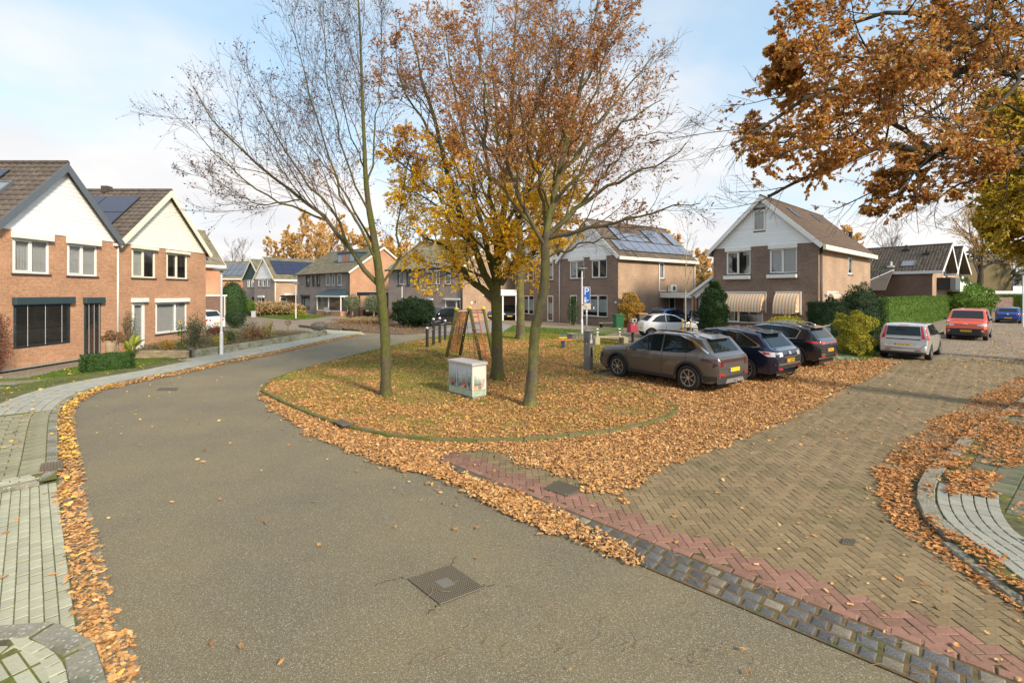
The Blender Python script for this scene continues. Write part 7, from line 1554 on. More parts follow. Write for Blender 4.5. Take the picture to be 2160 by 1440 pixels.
for i, (px, lb) in enumerate(((743, 'silvery olive tree in a black planter, left one'), (788, 'silvery olive tree in a black planter, right one'))):
    Yo = 47 - i * 1.5; X = (px - CXP) / FPX * Yo; r_ = empty('olive_tree', (X, Yo, .45), 0, lb, 'olive tree', 'olive trees in planters'); rg = np.random.default_rng(80 + i); u = nrm(rg.normal(size=(3600, 3))); P = u * np.array([.95, .9, .85]) * rg.uniform(.45, 1.05, (3600, 1)) + np.array([0, 0, 1.35]); V, F = leaves(P, .1, L_DIA, rg); np_mesh('foliage', V, F, G_olive, r_, kind='stuff')
    b = MB(); b.path([(0, 0, -.1), (.05, 0, .4), (-.02, .03, .9), (0, 0, 1.4)], [.07, .06, .05, .03], 8); b.build('trunk', mat('olive_bark', (.35, .3, .2), .9), r_)
    pt = empty('planter', (X - .1, Yo, .03), .2, 'square black planter under the %s olive tree' % ('left' if i == 0 else 'right'), 'planter', 'black planters'); b = MB(); b.box(-.42, .42, -.42, .42, 0, .5); b.build('box', P_blk, pt, bevel=.02); b = MB(); b.box(-.37, .37, -.37, .37, .5, .515); b.build('soil', MATS['bed_soil'], pt)
# left garden plants
shrub('loose_shrub', 'tall loose grey green shrub before the cream framed front window', 'shrub', gp(410, 738), (.75, .7, 1.75), G_mix, 4200, .06, seed=20, lump=.4, open_=True, stem=12)
shrub('loose_shrub', 'straggly dark green shrub against the drainpipe', 'shrub', gp(272, 742), (.45, .4, 1.9), G_mix, 1500, .05, seed=21, open_=True, stem=9)
shrub('yellow_bush', 'small yellow leaved bush under the front window', 'bush', gp(352, 741), (.38, .3, .55), G_gold, 700, .06, seed=22, open_=True)
shrub('yellow_bush', 'low golden bush behind the middle of the stone wall', 'bush', gp(463, 733), (.35, .3, .6), G_yg, 700, .06, seed=23, open_=True)
shrub('green_bush', 'feathery green bush just right of the nearest lamp post', 'bush', gp(486, 728), (.4, .35, .9), G_con, 1200, .05, seed=24, open_=True)
shrub('dry_hydrangea', 'brown faded hydrangea behind the stone wall', 'shrub', gp(537, 721), (.65, .5, .95), G_dry, 1500, .08, seed=25, open_=True, stem=14)
shrub('twiggy_shrub', 'upright twiggy shrub with green tips behind the stone wall', 'shrub', gp(564, 718), (.5, .45, 1.25), G_yg, 500, .07, seed=26, open_=True, stem=22)
shrub('twiggy_shrub', 'flat topped thinning shrub near the white car', 'shrub', gp(524, 716), (.75, .5, 1.2), G_mix, 900, .07, seed=27, open_=True, stem=22)
shrub('red_bush', 'reddish brown bush behind the feathery green one', 'bush', gp(455, 712), (.5, .4, .9), G_redl, 900, .07, seed=28, open_=True)
shrub('grey_cushion', 'grey cushion shrub on the far end of the stone wall', 'bush', gp(674, 706), (.6, .35, .65), mat('leaf_ash', (.2, .18, .15), .9), 1400, .06, seed=29, z0=.25)
shrub('dark_bush', 'dark green bush right of the white car', 'bush', gp(497, 692), (.75, .6, 1.5), G_dark, 2000, .09, seed=30)
shrub('straw_grass', 'band of straw coloured ornamental grass before the grey brick house', 'ornamental grass', ((570 - CXP) / FPX * 58, 58), (4.2, 1.2, 1.5), G_straw, 5200, .3, seed=31)
shrub('bronze_bush', 'bronze feathery maple cut by the left edge', 'maple', gp(-12, 790), (.55, .5, 2.3), G_redl, 2600, .06, seed=32, open_=True, stem=14)
shrub('leafy_shrub', 'low green bush by the striped lawn lamp', 'bush', ((630 - CXP) / FPX * 53, 53), (.9, .5, .9), G_yg, 900, .12, seed=33, open_=True)
shrub('heather', 'low grey heather beside the silver tall hatchback', 'bush', gp(1850, 742), (.6, .5, .8), G_mix, 1500, .05, seed=34)
shrub('bed_shrub', 'low brown bedding shrub under the olive trees', 'bush', ((765 - CXP) / FPX * 43, 43), (2.2, .6, .55), G_straw, 1800, .12, seed=35)
shrub('dry_bush', 'dry brown bush left of the wide dark green bush', 'bush', ((815 - CXP) / FPX * 41, 41), (.9, .6, 1.5), G_dry, 1500, .1, seed=36, open_=True)
# pollard stump with dried hydrangea heads, big leafed plant, small rose standards
st = empty('pollard_stump', (*gp(232, 772), .05), 0, 'pollarded stump with dried brown heads behind the low clipped hedge', 'stump'); b = MB(); b.path([(0, 0, 0), (0, .02, .5), (.03, 0, .95)], [.14, .15, .18], 12); b.path([(.25, .05, 0), (.26, .05, .8), (.3, 0, 1.1)], [.05, .045, .06], 8); b.build('trunk', mat('stump_bark', (.3, .22, .14), .9, var=.3, bump=.5), st, smooth=True)
rg = np.random.default_rng(91); hp = np.concatenate([nrm(rg.normal(size=(260, 3))) * np.array([.16, .16, .14]) * rg.uniform(.5, 1, (260, 1)) + np.array(c_) for c_ in ((-.2, 0, 1.02), (0, .02, 1.22), (.12, -.05, 1.02), (.34, 0, 1.15), (.02, 0, .98), (.48, 0, 1.0), (-.1, .1, 1.1))]); V, F = leaves(hp, .06, L_DIA, rg); np_mesh('dried_heads', V, F, G_dry, st, kind='stuff')
bp_ = empty('broadleaf_plant', (*gp(276, 762), .05), 0, 'plant with very large yellow green leaves beside the stump', 'plant')
LFL = np.array([(0, 0, 0), (.14, .25, .03), (.17, .55, .02), (.1, .85, -.05), (0, 1, -.12), (-.1, .85, -.05), (-.17, .55, .02), (-.14, .25, .03)])
for i in range(13):
    a = i * 2.4; el = math.radians(35 + 35 * random.random()); ln_ = .45 + .3 * random.random(); M = Matrix.Rotation(a, 4, 'Z') @ Matrix.Translation((0, .05, .1 + .45 * random.random())) @ Matrix.Rotation(el, 4, 'X'); b = MB()
    b.face([M @ Vector(p * ln_) for p in LFL[[0, 1, 2, 3, 4]]]); b.face([M @ Vector(p * ln_) for p in LFL[[0, 4, 5, 6, 7]]]); b.build('leaf', mat('big_leaf', (.3, .34, .03), .6, obj=.4, trans=.35), bp_)
b = MB(); b.path([(0, 0, 0), (0, 0, .6)], .02, 6); b.build('stem', BKt, bp_)
for i, (px, py, lb) in enumerate(((607, 712, 'small dried standard rose behind the low stone wall'),)):
    s_ = empty('standard_rose', (*gp(px, py), .05), 0, lb, 'plant'); b = MB(); b.path([(0, 0, 0), (.02, 0, .8)], .02, 6); b.build('stem', BKt, s_); u = nrm(rg.normal(size=(160, 3))) * .17 + np.array([.02, 0, .92]); V, F = leaves(u, .07, L_DIA, rg); np_mesh('dried_heads', V, F, G_dry, s_, kind='stuff')
sfl = empty('sunflower', (*gp(382, 745), .05), 0, 'tall sunflower with one yellow bloom before the front window', 'sunflower'); b = MB(); b.path([(0, 0, 0), (.02, .01, .8), (0, 0, 1.45)], .015, 6); b.build('stem', G_box, sfl)
b = MB(); cf = Vector((.02, -.06, 1.42))
for k in range(12):
    a = 2 * math.pi * k / 12; d = Vector((math.cos(a), -.2, math.sin(a))); t_ = Vector((-math.sin(a), 0, math.cos(a))); b.face([cf + d * .03, cf + d * .06 + t_ * .02, cf + d * .1, cf + d * .06 - t_ * .02])
b.build('petals', mat('petal_yellow', (.8, .5, .02), .7), sfl); b = MB(); b.rod(cf, cf + Vector((0, -.015, 0)), .04, .035, 12); b.build('bloom_centre', BKo, sfl)
rg = np.random.default_rng(92); V, F = leaves(np.stack([rg.normal(size=16) * .06, rg.normal(size=16) * .06, rg.uniform(.2, 1.2, 16)], 1), .18, L_DIA, rg); np_mesh('leaves', V, F, G_hedge, sfl)
# young staked tree
yt = empty('young_tree', (*gp(1447, 745), .05), 0, 'thin young bare tree tied between two stakes behind the bronze car', 'young tree'); Yt = gp(1447, 745)[1]
B_ = np.array(gp(1447, 745) + (.05,)); tp = np.array(limb([(1447, 745), (1446, 650), (1446, 600), (1447, 560), (1450, 510), (1452, 470)], Yt)) - B_
trunk_obj(yt, [tuple(p) for p in tp], [.035, .03, .027, .02, .012, .005], mat('young_bark', (.4, .38, .22), .9, var=.3), n=8)
P0 = poly_res(tp, 12)[None]; rg = np.random.default_rng(93); P1, R1 = spawn(P0, np.linspace(.03, .008, 12)[None], 16, .42, .98, 45, .3, 8, trop=.12, rng=rg); P2, R2 = spawn(P1, R1, 5, .2, 1, 40, .5, 5, trop=.03, rng=rg); V, F = tubes([(P1, np.maximum(R1, .006), 4), (P2, np.maximum(R2, .004), 3)]); np_mesh('branches', V, F, mat('young_twig', (.28, .22, .13), .9), yt, kind='stuff')
for dx, lb in ((-.18, 'left'), (.2, 'right')):
    sk = empty('tree_stake', (B_[0] + dx, B_[1] - .05, .03), 0, '%s wooden stake supporting the thin young tree' % lb, 'stake', 'stakes of the young tree'); b = MB(); b.rod((0, 0, 0), (0, 0, 1.55), .045, .043, 10); b.lathe([(.043, 1.55), (.03, 1.6), (0, 1.61)], 10); b.build('post', mat('stake_wood', (.42, .32, .14), .85, var=.2), sk)
    b = MB(); b.box(min(0, -dx), max(0, -dx), -.06, -.05, 1.42, 1.47); b.build('tie_strap', P_blk, sk)
# ================= STREET FURNITURE, GARDENS, SMALL THINGS =================
S_white = mat('post_white', (.7, .7, .7), .35, metal=.2); S_alu = mat('aluminium', (.55, .56, .58), .35, metal=.7); S_blue = mat('sign_blue', (.005, .12, .55), .4); S_signw = mat('sign_white', (.82, .82, .8), .4)
S_grey = mat('charger_grey', (.16, .155, .15), .5, var=.12); S_greyl = mat('charger_grey_top', (.42, .43, .46), .45)
def lamp(label, px, py, top_py, pole_m=None, disc=.34, group='street lamps'):
    x, y = gp(px, py); h = CH + (HOR - top_py) / FPX * y; r = empty('street_lamp', (x, y, .04), 0, label, 'street lamp', group); b = MB()
    b.lathe([(.075, 0), (.075, 1.0), (.05, 1.06), (.045, h - .12), (.03, h - .1)], 12); b.build('pole', pole_m or S_white, r, smooth=False)
    b = MB(); b.lathe([(.03, h - .12), (.07, h - .1), (.08, h - .03), (disc, h + .0), (disc + .01, h + .03), (disc * .5, h + .06), (0, h + .07)], 24); b.build('lamp_head', mat('lamp_grey', (.3, .31, .32), .4), r, smooth=False)
    b = MB(); b.lathe([(.1, h - .04), (disc * .8, h - .012), (disc * .8, h - .008), (.1, h - .03)], 20); b.build('diffuser', S_signw, r)
lamp('street lamp nearest on the left, on the pavement beside the stone garden wall', 467, 751, 571)
lamp('street lamp on the round lawn before the dormer house', 624, 673, 598)
lamp('street lamp between the left mossy trunk and the wide dark green bush', 848, 684, 601)
lamp('street lamp behind the blue parking sign', 1227.5, 711, 568)
lamp('street lamp at the right edge beyond the blue hatchback', 2158, 690, 578)
# parking sign
x, y = gp(1236, 774); ps = empty('parking_sign', (x, y, .06), math.radians(4), 'blue parking sign with charger symbol and white plate on a thin post', 'sign')
zt = CH + (HOR - 608) / FPX * y; zb = CH + (HOR - 643) / FPX * y; w2 = .145
b = MB(); b.rod((.035, .03, 0), (.035, .03, zt), .03, .03, 12); b.build('post', S_alu, ps, smooth=True)
def rrect(x0, x1, z0, z1, r, n=4):
    P = []
    for cx, cz, a0 in ((x1 - r, z0 + r, -90), (x1 - r, z1 - r, 0), (x0 + r, z1 - r, 90), (x0 + r, z0 + r, 180)):
        for k in range(n + 1): a = math.radians(a0 + 90 * k / n); P.append((cx + r * math.cos(a), cz + r * math.sin(a)))
    return P
def plate(b, poly, y0, y1, mi=0):
    n = len(poly); v = len(b.v); b.v += [(x_, y0, z_) for x_, z_ in poly] + [(x_, y1, z_) for x_, z_ in poly]; b.f.append(tuple(v + i for i in range(n))); b.f.append(tuple(v + n + i for i in reversed(range(n)))); b.mi += [mi, mi]
    for i in range(n): j = (i + 1) % n; b.f.append((v + j, v + i, v + n + i, v + n + j)); b.mi.append(mi)
sx = .02; b = MB(); plate(b, rrect(sx - w2, sx + w2, zb, zt, .03), -.02, 0); pn = b.build('sign_panel', S_signw, ps); b = MB(); plate(b, rrect(sx - w2 + .012, sx + w2 - .012, zb + .012, zt - .012, .025), -.023, -.021); b.build('blue_field', S_blue, pn)
RX = Matrix.Rotation(math.pi / 2, 4, 'X'); text_obj('letter', 'P', .40, S_signw, pn, Matrix.Translation((sx - .005, -.026, zt - .19)) @ RX, .001).data.name = 'P'
b = MB(); zi = zb + .03; b.box(sx - .09, sx - .01, -.026, -.024, zi, zi + .19); b.box(sx + .0, sx + .03, -.026, -.024, zi + .075, zi + .09); b.box(sx + .03, sx + .075, -.026, -.024, zi + .06, zi + .105); b.box(sx - .085, sx - .015, -.026, -.024, zi + .2, zi + .215); b.build('charger_symbol', S_signw, pn); b = MB(); b.box(sx - .07, sx - .03, -.028, -.0265, zi + .13, zi + .17); b.build('symbol_screen', S_blue, pn)
b = MB(); plate(b, rrect(sx - w2, sx + w2 + .02, zb - .235, zb - .01, .02), -.02, 0); b.build('sub_plate', mat('sub_plate_white', (.78, .74, .64), .5), ps)
rg = np.random.default_rng(3); V, F = leaves(np.stack([rg.normal(size=14) * .09 - .08, rg.normal(size=14) * .02 - .06, rg.normal(size=14) * .05 + zb - .08], 1), .07, L_OAKs, rg); np_mesh('caught_leaves', V, F, LF_oak, ps)
# charger
x, y = gp(1241, 783); ch = empty('charging_post', (x, y, .05), math.radians(-32), 'grey electric charging post with white stickers at the head of the parking bays', 'charging post'); b = MB(); b.box(-.12, .12, -.16, .16, 0, 1.42); b.build('body', S_grey, ch, bevel=.012)
b = MB(); b.box(-.125, .125, -.165, .165, 1.42, 1.445); b.build('top_plate', S_greyl, ch, bevel=.006)
b = MB(); b.box(.121, .124, -.06, .03, 1.1, 1.32, 0); b.build('notice', S_signw, ch); b = MB(); b.box(.121, .125, -.12, .09, .98, 1.1); b.build('sticker', mat('sticker_white', (.75, .75, .7), .5), ch)
b = MB(); b.box(.121, .15, -.07, .06, .52, .78); b.build('socket_box', K_dark, ch, bevel=.008); b = MB(); b.path([(.16, -.08, .86), (.17, -.08, .7), (.165, -.08, .62)], .02, 8); b.build('plug', K_dark, ch); b = MB(); b.box(.124, .14, -.1, -.06, .84, .88); b.build('light_ring', K_plate, ch)
b = MB(); M = Matrix.Translation((-.0, -.163, 1.1)) @ Matrix.Rotation(math.pi / 2, 4, 'X'); b.lathe([(.055, 0), (.075, 0), (.075, .004), (.055, .004), (.055, 0)], 20, M=M); b.build('emblem_ring', mat('emblem_green', (.02, .08, .05), .5), ch); b = MB(); b.box(-.015, .015, -.165, -.161, .96, .99); b.build('emblem_dot', S_signw, ch)
b = MB(); b.box(-.2, .5, -.35, .35, -.02, .02); b.build('foot_slab', M_grey, ch)
# painted cabinet
pc0, pc1, pc2 = Vector(gp(946.7, 834.5)), Vector(gp(996.5, 849)), Vector(gp(1017.7, 841)); wd = (pc1 - pc0).length; dp = .46; ang = math.atan2((pc1 - pc0).y, (pc1 - pc0).x); hc = .88
cb = empty('utility_cabinet', (pc0.x, pc0.y, .06), ang, 'pale utility cabinet painted with a village scene and grey concrete lid', 'cabinet')
M_cab = mat('cabinet_cream', (.62, .63, .53), .6, var=.12, nscale=8); b = MB(); b.box(0, wd, 0, dp, .09, hc); b.build('body', M_cab, cb); b = MB(); b.box(.01, wd - .01, .02, dp - .02, -.05, .09); b.build('plinth', M_conc, cb)
b = MB(); b.box(-.035, wd + .035, -.035, dp + .035, hc, hc + .085); b.build('lid', mat('cabinet_lid', (.42, .41, .39), .9, var=.2, nscale=20, bump=.4), cb, bevel=.022, seg=2)
PM = [mat('mural_' + n, c, .7, var=.3, nscale=25) for n, c in (('sky', (.50, .55, .57)), ('meadow', (.34, .46, .33)), ('tree', (.34, .43, .36)), ('dark_tree', (.18, .25, .22)), ('red', (.4, .14, .1)), ('pink', (.62, .33, .25)), ('trunk', (.09, .06, .05)), ('blue', (.1, .18, .4)), ('gold', (.5, .42, .1)), ('orange', (.75, .3, .12)))]
rg = random.Random(4); b = MB(); e = -.002
def q4(x0, x1, z0, z1, mi, w=0, tp=None):
    y_ = e - w * .0006; b.face([(x0, y_, z0), (x1, y_, z0), (x1 if tp is None else tp, y_, z1), (x0 if tp is None else tp, y_, z1)], mi)
q4(.01, wd - .01, .3, hc - .03, 0); q4(.01, wd - .01, .1, .3, 1, 1)
for i in range(70):
    x_ = rg.uniform(.03, wd - .05); h_ = rg.uniform(.25, .52) * (1 if x_ < .25 or rg.random() < .5 else .7); z_ = rg.uniform(.26, .3); w_ = rg.uniform(.012, .035); mi = 2 if rg.random() < .7 else 3
    for k in range(5): zz = z_ + h_ * (.25 + .15 * k); ww = w_ * (1.1 - .2 * k); b.face([(x_ - ww, e - .0015, zz), (x_ + ww, e - .0015, zz), (x_ + ww * .2, e - .0015, zz + h_ * .17), (x_ - ww * .2, e - .0015, zz + h_ * .17)], mi)
    q4(x_ - .003, x_ + .003, z_ - .03, z_ + h_ * .4, 6, 4)
def house_(x_, z_, s_, roof, wall): q4(x_, x_ + s_, z_, z_ + s_ * .55, wall, 5); b.face([(x_ - s_ * .12, e - .004, z_ + s_ * .5), (x_ + s_ * 1.12, e - .004, z_ + s_ * .5), (x_ + s_ * .7, e - .004, z_ + s_ * 1.1), (x_ + s_ * .3, e - .004, z_ + s_ * 1.1)], roof)
house_(.12, .27, .16, 4, 6); house_(.62, .25, .2, 4, 5); house_(.5, .26, .09, 7, 0); house_(.86, .24, .1, 5, 5); house_(.74, .25, .1, 6, 0)
for i in range(60): x_ = rg.uniform(.03, wd - .06); z_ = rg.uniform(.11, .3); q4(x_, x_ + rg.uniform(.02, .09), z_, z_ + .008, rg.choice((1, 2, 3, 8, 0)), 6)
for i in range(16): x_ = rg.uniform(.45, wd - .05); z_ = rg.uniform(.24, .36); q4(x_, x_ + .02, z_, z_ + .03, rg.choice((4, 5, 6, 7)), 7)
b.build('mural_front', PM, cb)
b = MB()
def s4(y0, y1, z0, z1, mi, w=0, tp=None):
    x_ = wd + .002 + w * .0006; b.face([(x_, y0, z0), (x_, y1, z0), (x_, y1 if tp is None else tp, z1), (x_, y0 if tp is None else tp, z1)], mi)
s4(.01, dp - .01, .1, .26, 1)
for i in range(14):
    y_ = rg.uniform(.05, dp - .1); h_ = rg.uniform(.2, .4); s4(y_ - .03, y_ + .03, .35, .3 + h_, 2, 1, y_); s4(y_ - .003, y_ + .003, .22, .4, 6, 2)
s4(.03, .17, .3, .36, 9, 3); s4(.04, .16, .24, .3, 5, 3); s4(.3, .38, .3, .42, 5, 4); s4(.33, .4, .42, .52, 5, 4); s4(.22, .3, .27, .33, 4, 4)
for i in range(20): y_ = rg.uniform(.02, dp - .08); z_ = rg.uniform(.11, .25); s4(y_, y_ + .05, z_, z_ + .007, rg.choice((2, 3, 8)), 5)
b.build('mural_side', PM, cb)
# exercise posts
x0_, y0_ = gp(901, 735.6); eb = empty('exercise_bars', (x0_, y0_, .06), 0, 'four black posts with silver caps joined by steel rails', 'exercise bars'); pos = []
for px, py, h_ in ((901, 735.6, .97), (914.5, 730.5, 1.36), (927.5, 725.4, 1.34), (939, 720, 1.12)):
    x_, y_ = gp(px, py); p_ = (x_ - x0_, y_ - y0_); pos.append((p_, h_)); b = MB(); b.rod((*p_, -.05), (*p_, h_), .075, .075, 14); o = b.build('post', mat('post_black', (.02, .022, .025), .45), eb, smooth=False); b = MB(); b.lathe([(.08, h_ - .01), (.08, h_ + .03), (.06, h_ + .08), (0, h_ + .1)], 14, (*p_, 0)); b.build('cap', S_alu, o, smooth=True)
for i in range(3):
    h_ = min(pos[i][1], pos[i + 1][1]) - .12; b = MB(); b.rod((*pos[i][0], h_), (*pos[i + 1][0], h_), .022); b.build('rail', S_alu, eb)
# climbing frame
M_wood = mat('weathered_wood', (.13, .09, .03), .85, var=.4, nscale=9, col2=(.09, .09, .02), c2scale=2, c2lo=.4, c2hi=.6); M_woodo = mat('orange_wood', (.45, .2, .05), .75, var=.45, nscale=7, col2=(.2, .1, .03), c2scale=1.6); M_rope = mat('rope', (.05, .045, .04), .9); M_cap = mat('cap_yellow', (.75, .55, .02), .4); M_redm = mat('red_pipe', (.5, .1, .05), .5); M_steel = mat('galvanised', (.32, .33, .34), .4, metal=.6)
YT = 20.3; T1, T2, T3 = at(963, 652, YT), at(991, 650, YT + .2), at(1019.6, 650, YT + .1); G1, G2, G3, G4 = Vector((*gp(940, 762), .02)), Vector((*gp(969, 757.5), .02)), Vector((*gp(1016.5, 770), .02)), Vector((*gp(1042, 764), .02))
o_ = Vector((T2.x, T2.y, 0)); cf_ = empty('climbing_frame', (o_.x, o_.y, .05), 0, 'wooden climbing frame with plank ramp, rope net, red ladder and yellow post caps', 'climbing frame'); T1, T2, T3, G1, G2, G3, G4 = [p - Vector((o_.x, o_.y, .05)) for p in (T1, T2, T3, G1, G2, G3, G4)]
for p, q in ((T1, G1), (T2 + Vector((-.06, 0, 0)), G2), (T2, G3), (T3, G4)):
    b = MB(); lift = (p - q) * .07; b.rod(p, q + lift, .062, .068, 12); o = b.build('leg', M_wood, cf_, smooth=True); b = MB(); b.rod(q + lift, q - Vector((0, 0, .06)), .02); b.build('ground_anchor', M_steel, o)
for p in (T1, T2, T3): b = MB(); b.lathe([(.085, -.03), (.09, .02), (.075, .06), (0, .085)], 14, tuple(p)); b.build('post_cap', M_cap, cf_, smooth=True)
for i in range(5):       # ramp planks run up the slope
    f0, f1 = i / 5 + .01, (i + 1) / 5 - .01; Ta, Tb = T1.lerp(T2, f0), T1.lerp(T2, f1); Ga, Gb = G1.lerp(G2, f0), G1.lerp(G2, f1); a_, b_ = Ta.lerp(Ga, .02), Tb.lerp(Gb, .02); c_, d_ = Tb.lerp(Gb, .84), Ta.lerp(Ga, .84); n_ = Vector((0, .03, .01)); b = MB(); b.hexa([a_ + n_, b_ + n_, c_ + n_, d_ + n_], [a_ + n_ * 2, b_ + n_ * 2, c_ + n_ * 2, d_ + n_ * 2]); b.build('ramp_plank', M_woodo, cf_)
b = MB(); b.rod(T1 + Vector((0, 0, -.1)), T2 + Vector((0, 0, -.1)), .028, None, 10); b.build('top_tube', M_steel, cf_); b = MB(); b.rod(T2 + Vector((0, 0, -.08)), T3 + Vector((0, 0, -.08)), .026, None, 10); b.build('red_bar', M_redm, cf_); b = MB(); b.rod(T2 + Vector((0, 0, -.18)), T3 + Vector((0, 0, -.18)), .024, None, 8); b.build('steel_bar', M_steel, cf_)
b = MB(); ups = [T1.lerp(T2, .12).lerp(G1.lerp(G3, .02), 0)] ; N_ = 5
top_ = lambda f: T1.lerp(T2, f) + Vector((0, -.06, -.12)); bot_ = lambda f: G1.lerp(G3, f).lerp(T1.lerp(T2, f), .2) + Vector((0, -.03, 0))
for i in range(N_):
    f = .08 + .84 * i / (N_ - 1); b.path([top_(f).lerp(bot_(f), k / 6) for k in range(7)], .008, 5)
for k in range(1, 6):
    b.path([top_(0).lerp(bot_(0), k / 5)] + [top_(.08 + .84 * i / (N_ - 1)).lerp(bot_(.08 + .84 * i / (N_ - 1)), k / 5) + Vector((0, 0, -.03 * math.sin(i / 4 * math.pi))) for i in range(N_)] + [top_(1).lerp(bot_(1), k / 5)], .008, 5)
b.build('rope_net', M_rope, cf_)
b = MB()
for i in (0, 2, 4):
    for k in range(1, 6): f = .08 + .84 * i / (N_ - 1); b.lathe([(0, -.02), (.022, 0), (0, .02)], 6, tuple(top_(f).lerp(bot_(f), k / 5)))
b.build('net_knots', S_signw, cf_)
lt, lb_ = T2.lerp(T3, .55) + Vector((0, -.03, -.1)), Vector((*(Vector(gp(1031, 776)) - o_.xy), -.04)); l2t, l2b = T2.lerp(T3, .1) + Vector((0, .02, -.15)), Vector((lb_.x - .55, lb_.y + .35, .25))
b = MB(); b.rod(lt, lb_, .024, None, 8); b.build('ladder_pole', M_redm, cf_); b = MB(); b.rod(l2t, l2b, .01, None, 6); b.build('ladder_rope', M_rope, cf_)
for k in range(6): f = .12 + .13 * k; b = MB(); b.rod(l2t.lerp(l2b, f), lt.lerp(lb_, f), .018, None, 8); b.build('rung', M_redm, cf_)
# spring toy
x, y = gp(1187, 737); sp = empty('spring_seesaw', (x, y, .05), math.radians(8), 'orange and yellow spring rocker with blue handles', 'spring rocker'); b = MB(); b.path([(.09 * math.cos(t), .09 * math.sin(t), .02 + t * .0115) for t in np.linspace(0, 2 * math.pi * 5, 60)], .028, 6); b.build('spring', mat('spring_blue', (.02, .07, .12), .5), sp)
b = MB(); b.hexa([(-.5, -.06, .42), (-.1, -.16, .42), (.1, -.16, .42), (.5, -.06, .42), (.5, .06, .42), (.1, .16, .42), (-.1, .16, .42), (-.5, .06, .42)], [(-.5, -.06, .46), (-.1, -.16, .46), (.1, -.16, .46), (.5, -.06, .46), (.5, .06, .46), (.1, .16, .46), (-.1, .16, .46), (-.5, .06, .46)]); b.build('board', mat('board_orange', (.7, .2, .08), .5), sp)
b = MB(); b.box(-.2, .2, -.1, .1, .52, .57); b.box(-.04, .04, -.04, .04, .46, .52); b.build('seat', M_cap, sp)
for s_ in (-.1, .1): b = MB(); b.path([(s_ - .06, 0, .57), (s_ - .05, 0, .67), (s_, 0, .71), (s_ + .05, 0, .67), (s_ + .06, 0, .57)], .015, 6); b.build('handle', mat('handle_blue', (.05, .2, .5), .4), sp)
# round stone ring
x, y = gp(1217, 719); rn = empty('stone_ring', (x, y + .5, .05), 0, 'low round concrete planter ring behind the charging post', 'planter ring')
for k in range(18):
    a0_, a1_ = 2 * math.pi * k / 18 + .015, 2 * math.pi * (k + 1) / 18 - .015; q = [(r_ * math.cos(a), r_ * math.sin(a)) for r_, a in ((.38, a0_), (.52, a0_), (.52, a1_), (.38, a1_))]; b = MB(); b.hexa([(x_, y_, 0) for x_, y_ in q], [(x_, y_, .3) for x_, y_ in q]); b.build('block', M_conc, rn)
b = MB(); b.lathe([(.39, .2), (.0, .26)], 16); b.build('soil', M_soil, rn); b = MB(); b.lathe([(.36, .3), (.55, .3), (.55, .35), (.36, .35), (.36, .3)], 20); b.build('rim', M_conc, rn)
# bench
x, y = gp(1287, 729); bn = empty('park_bench', (x, y, .05), math.radians(7), 'concrete footed park bench with two mossy green back slats', 'bench'); M_cb = mat('bench_concrete', (.38, .35, .24), .9, var=.25, nscale=15); M_sl = mat('slat_green', (.085, .11, .035), .8, var=.35, nscale=12); M_sl2 = mat('slat_pale', (.42, .34, .2), .8, var=.25)
for s_ in (-1, 1): b = MB(); b.box(s_ * .78 - .13, s_ * .78 + .13, -.3, .12, -.02, .4); b.build('foot', M_cb, bn, bevel=.02); b = MB(); b.hexa([(s_ * .62 - .05, .1, .1), (s_ * .62 + .05, .1, .1), (s_ * .62 + .05, .18, .1), (s_ * .62 - .05, .18, .1)], [(s_ * .62 - .05, .36, .9), (s_ * .62 + .05, .36, .9), (s_ * .62 + .05, .42, .9), (s_ * .62 - .05, .42, .9)]); b.build('back_support', M_cb, bn)
for k in range(3): b = MB(); b.box(-.82, .82, -.24 + k * .13, -.13 + k * .13, .4, .45); b.build('seat_slat', M_sl2, bn, bevel=.008)
for k in range(2): z_ = .6 + k * .17; b = MB(); b.hexa([(-.85, .22 + k * .05, z_), (.85, .22 + k * .05, z_), (.85, .26 + k * .05, z_), (-.85, .26 + k * .05, z_)], [(-.85, .26 + k * .05, z_ + .13), (.85, .26 + k * .05, z_ + .13), (.85, .3 + k * .05, z_ + .13), (-.85, .3 + k * .05, z_ + .13)]); b.build('back_slat', M_sl, bn)
for s_ in (-.62, .62): 
    for k in range(2): b = MB(); b.box(s_ - .06, s_ + .06, .2 + k * .05, .215 + k * .05, .63 + k * .17, .68 + k * .17); b.build('bracket', S_signw, bn)
x, y = gp(1284, 693.5); lb2 = empty('low_table', (x, y, .03), .1, 'small low table with pale top beside the green wheelie bin', 'table'); b = MB(); b.box(-.7, .7, -.3, .3, .38, .46); b.build('top', M_sl2, lb2); 
for a_, c_ in ((-.6, -.2), (.6, -.2), (.6, .2), (-.6, .2)): b = MB(); b.box(a_ - .05, a_ + .05, c_ - .05, c_ + .05, 0, .38); b.build('leg', P_blk, lb2)
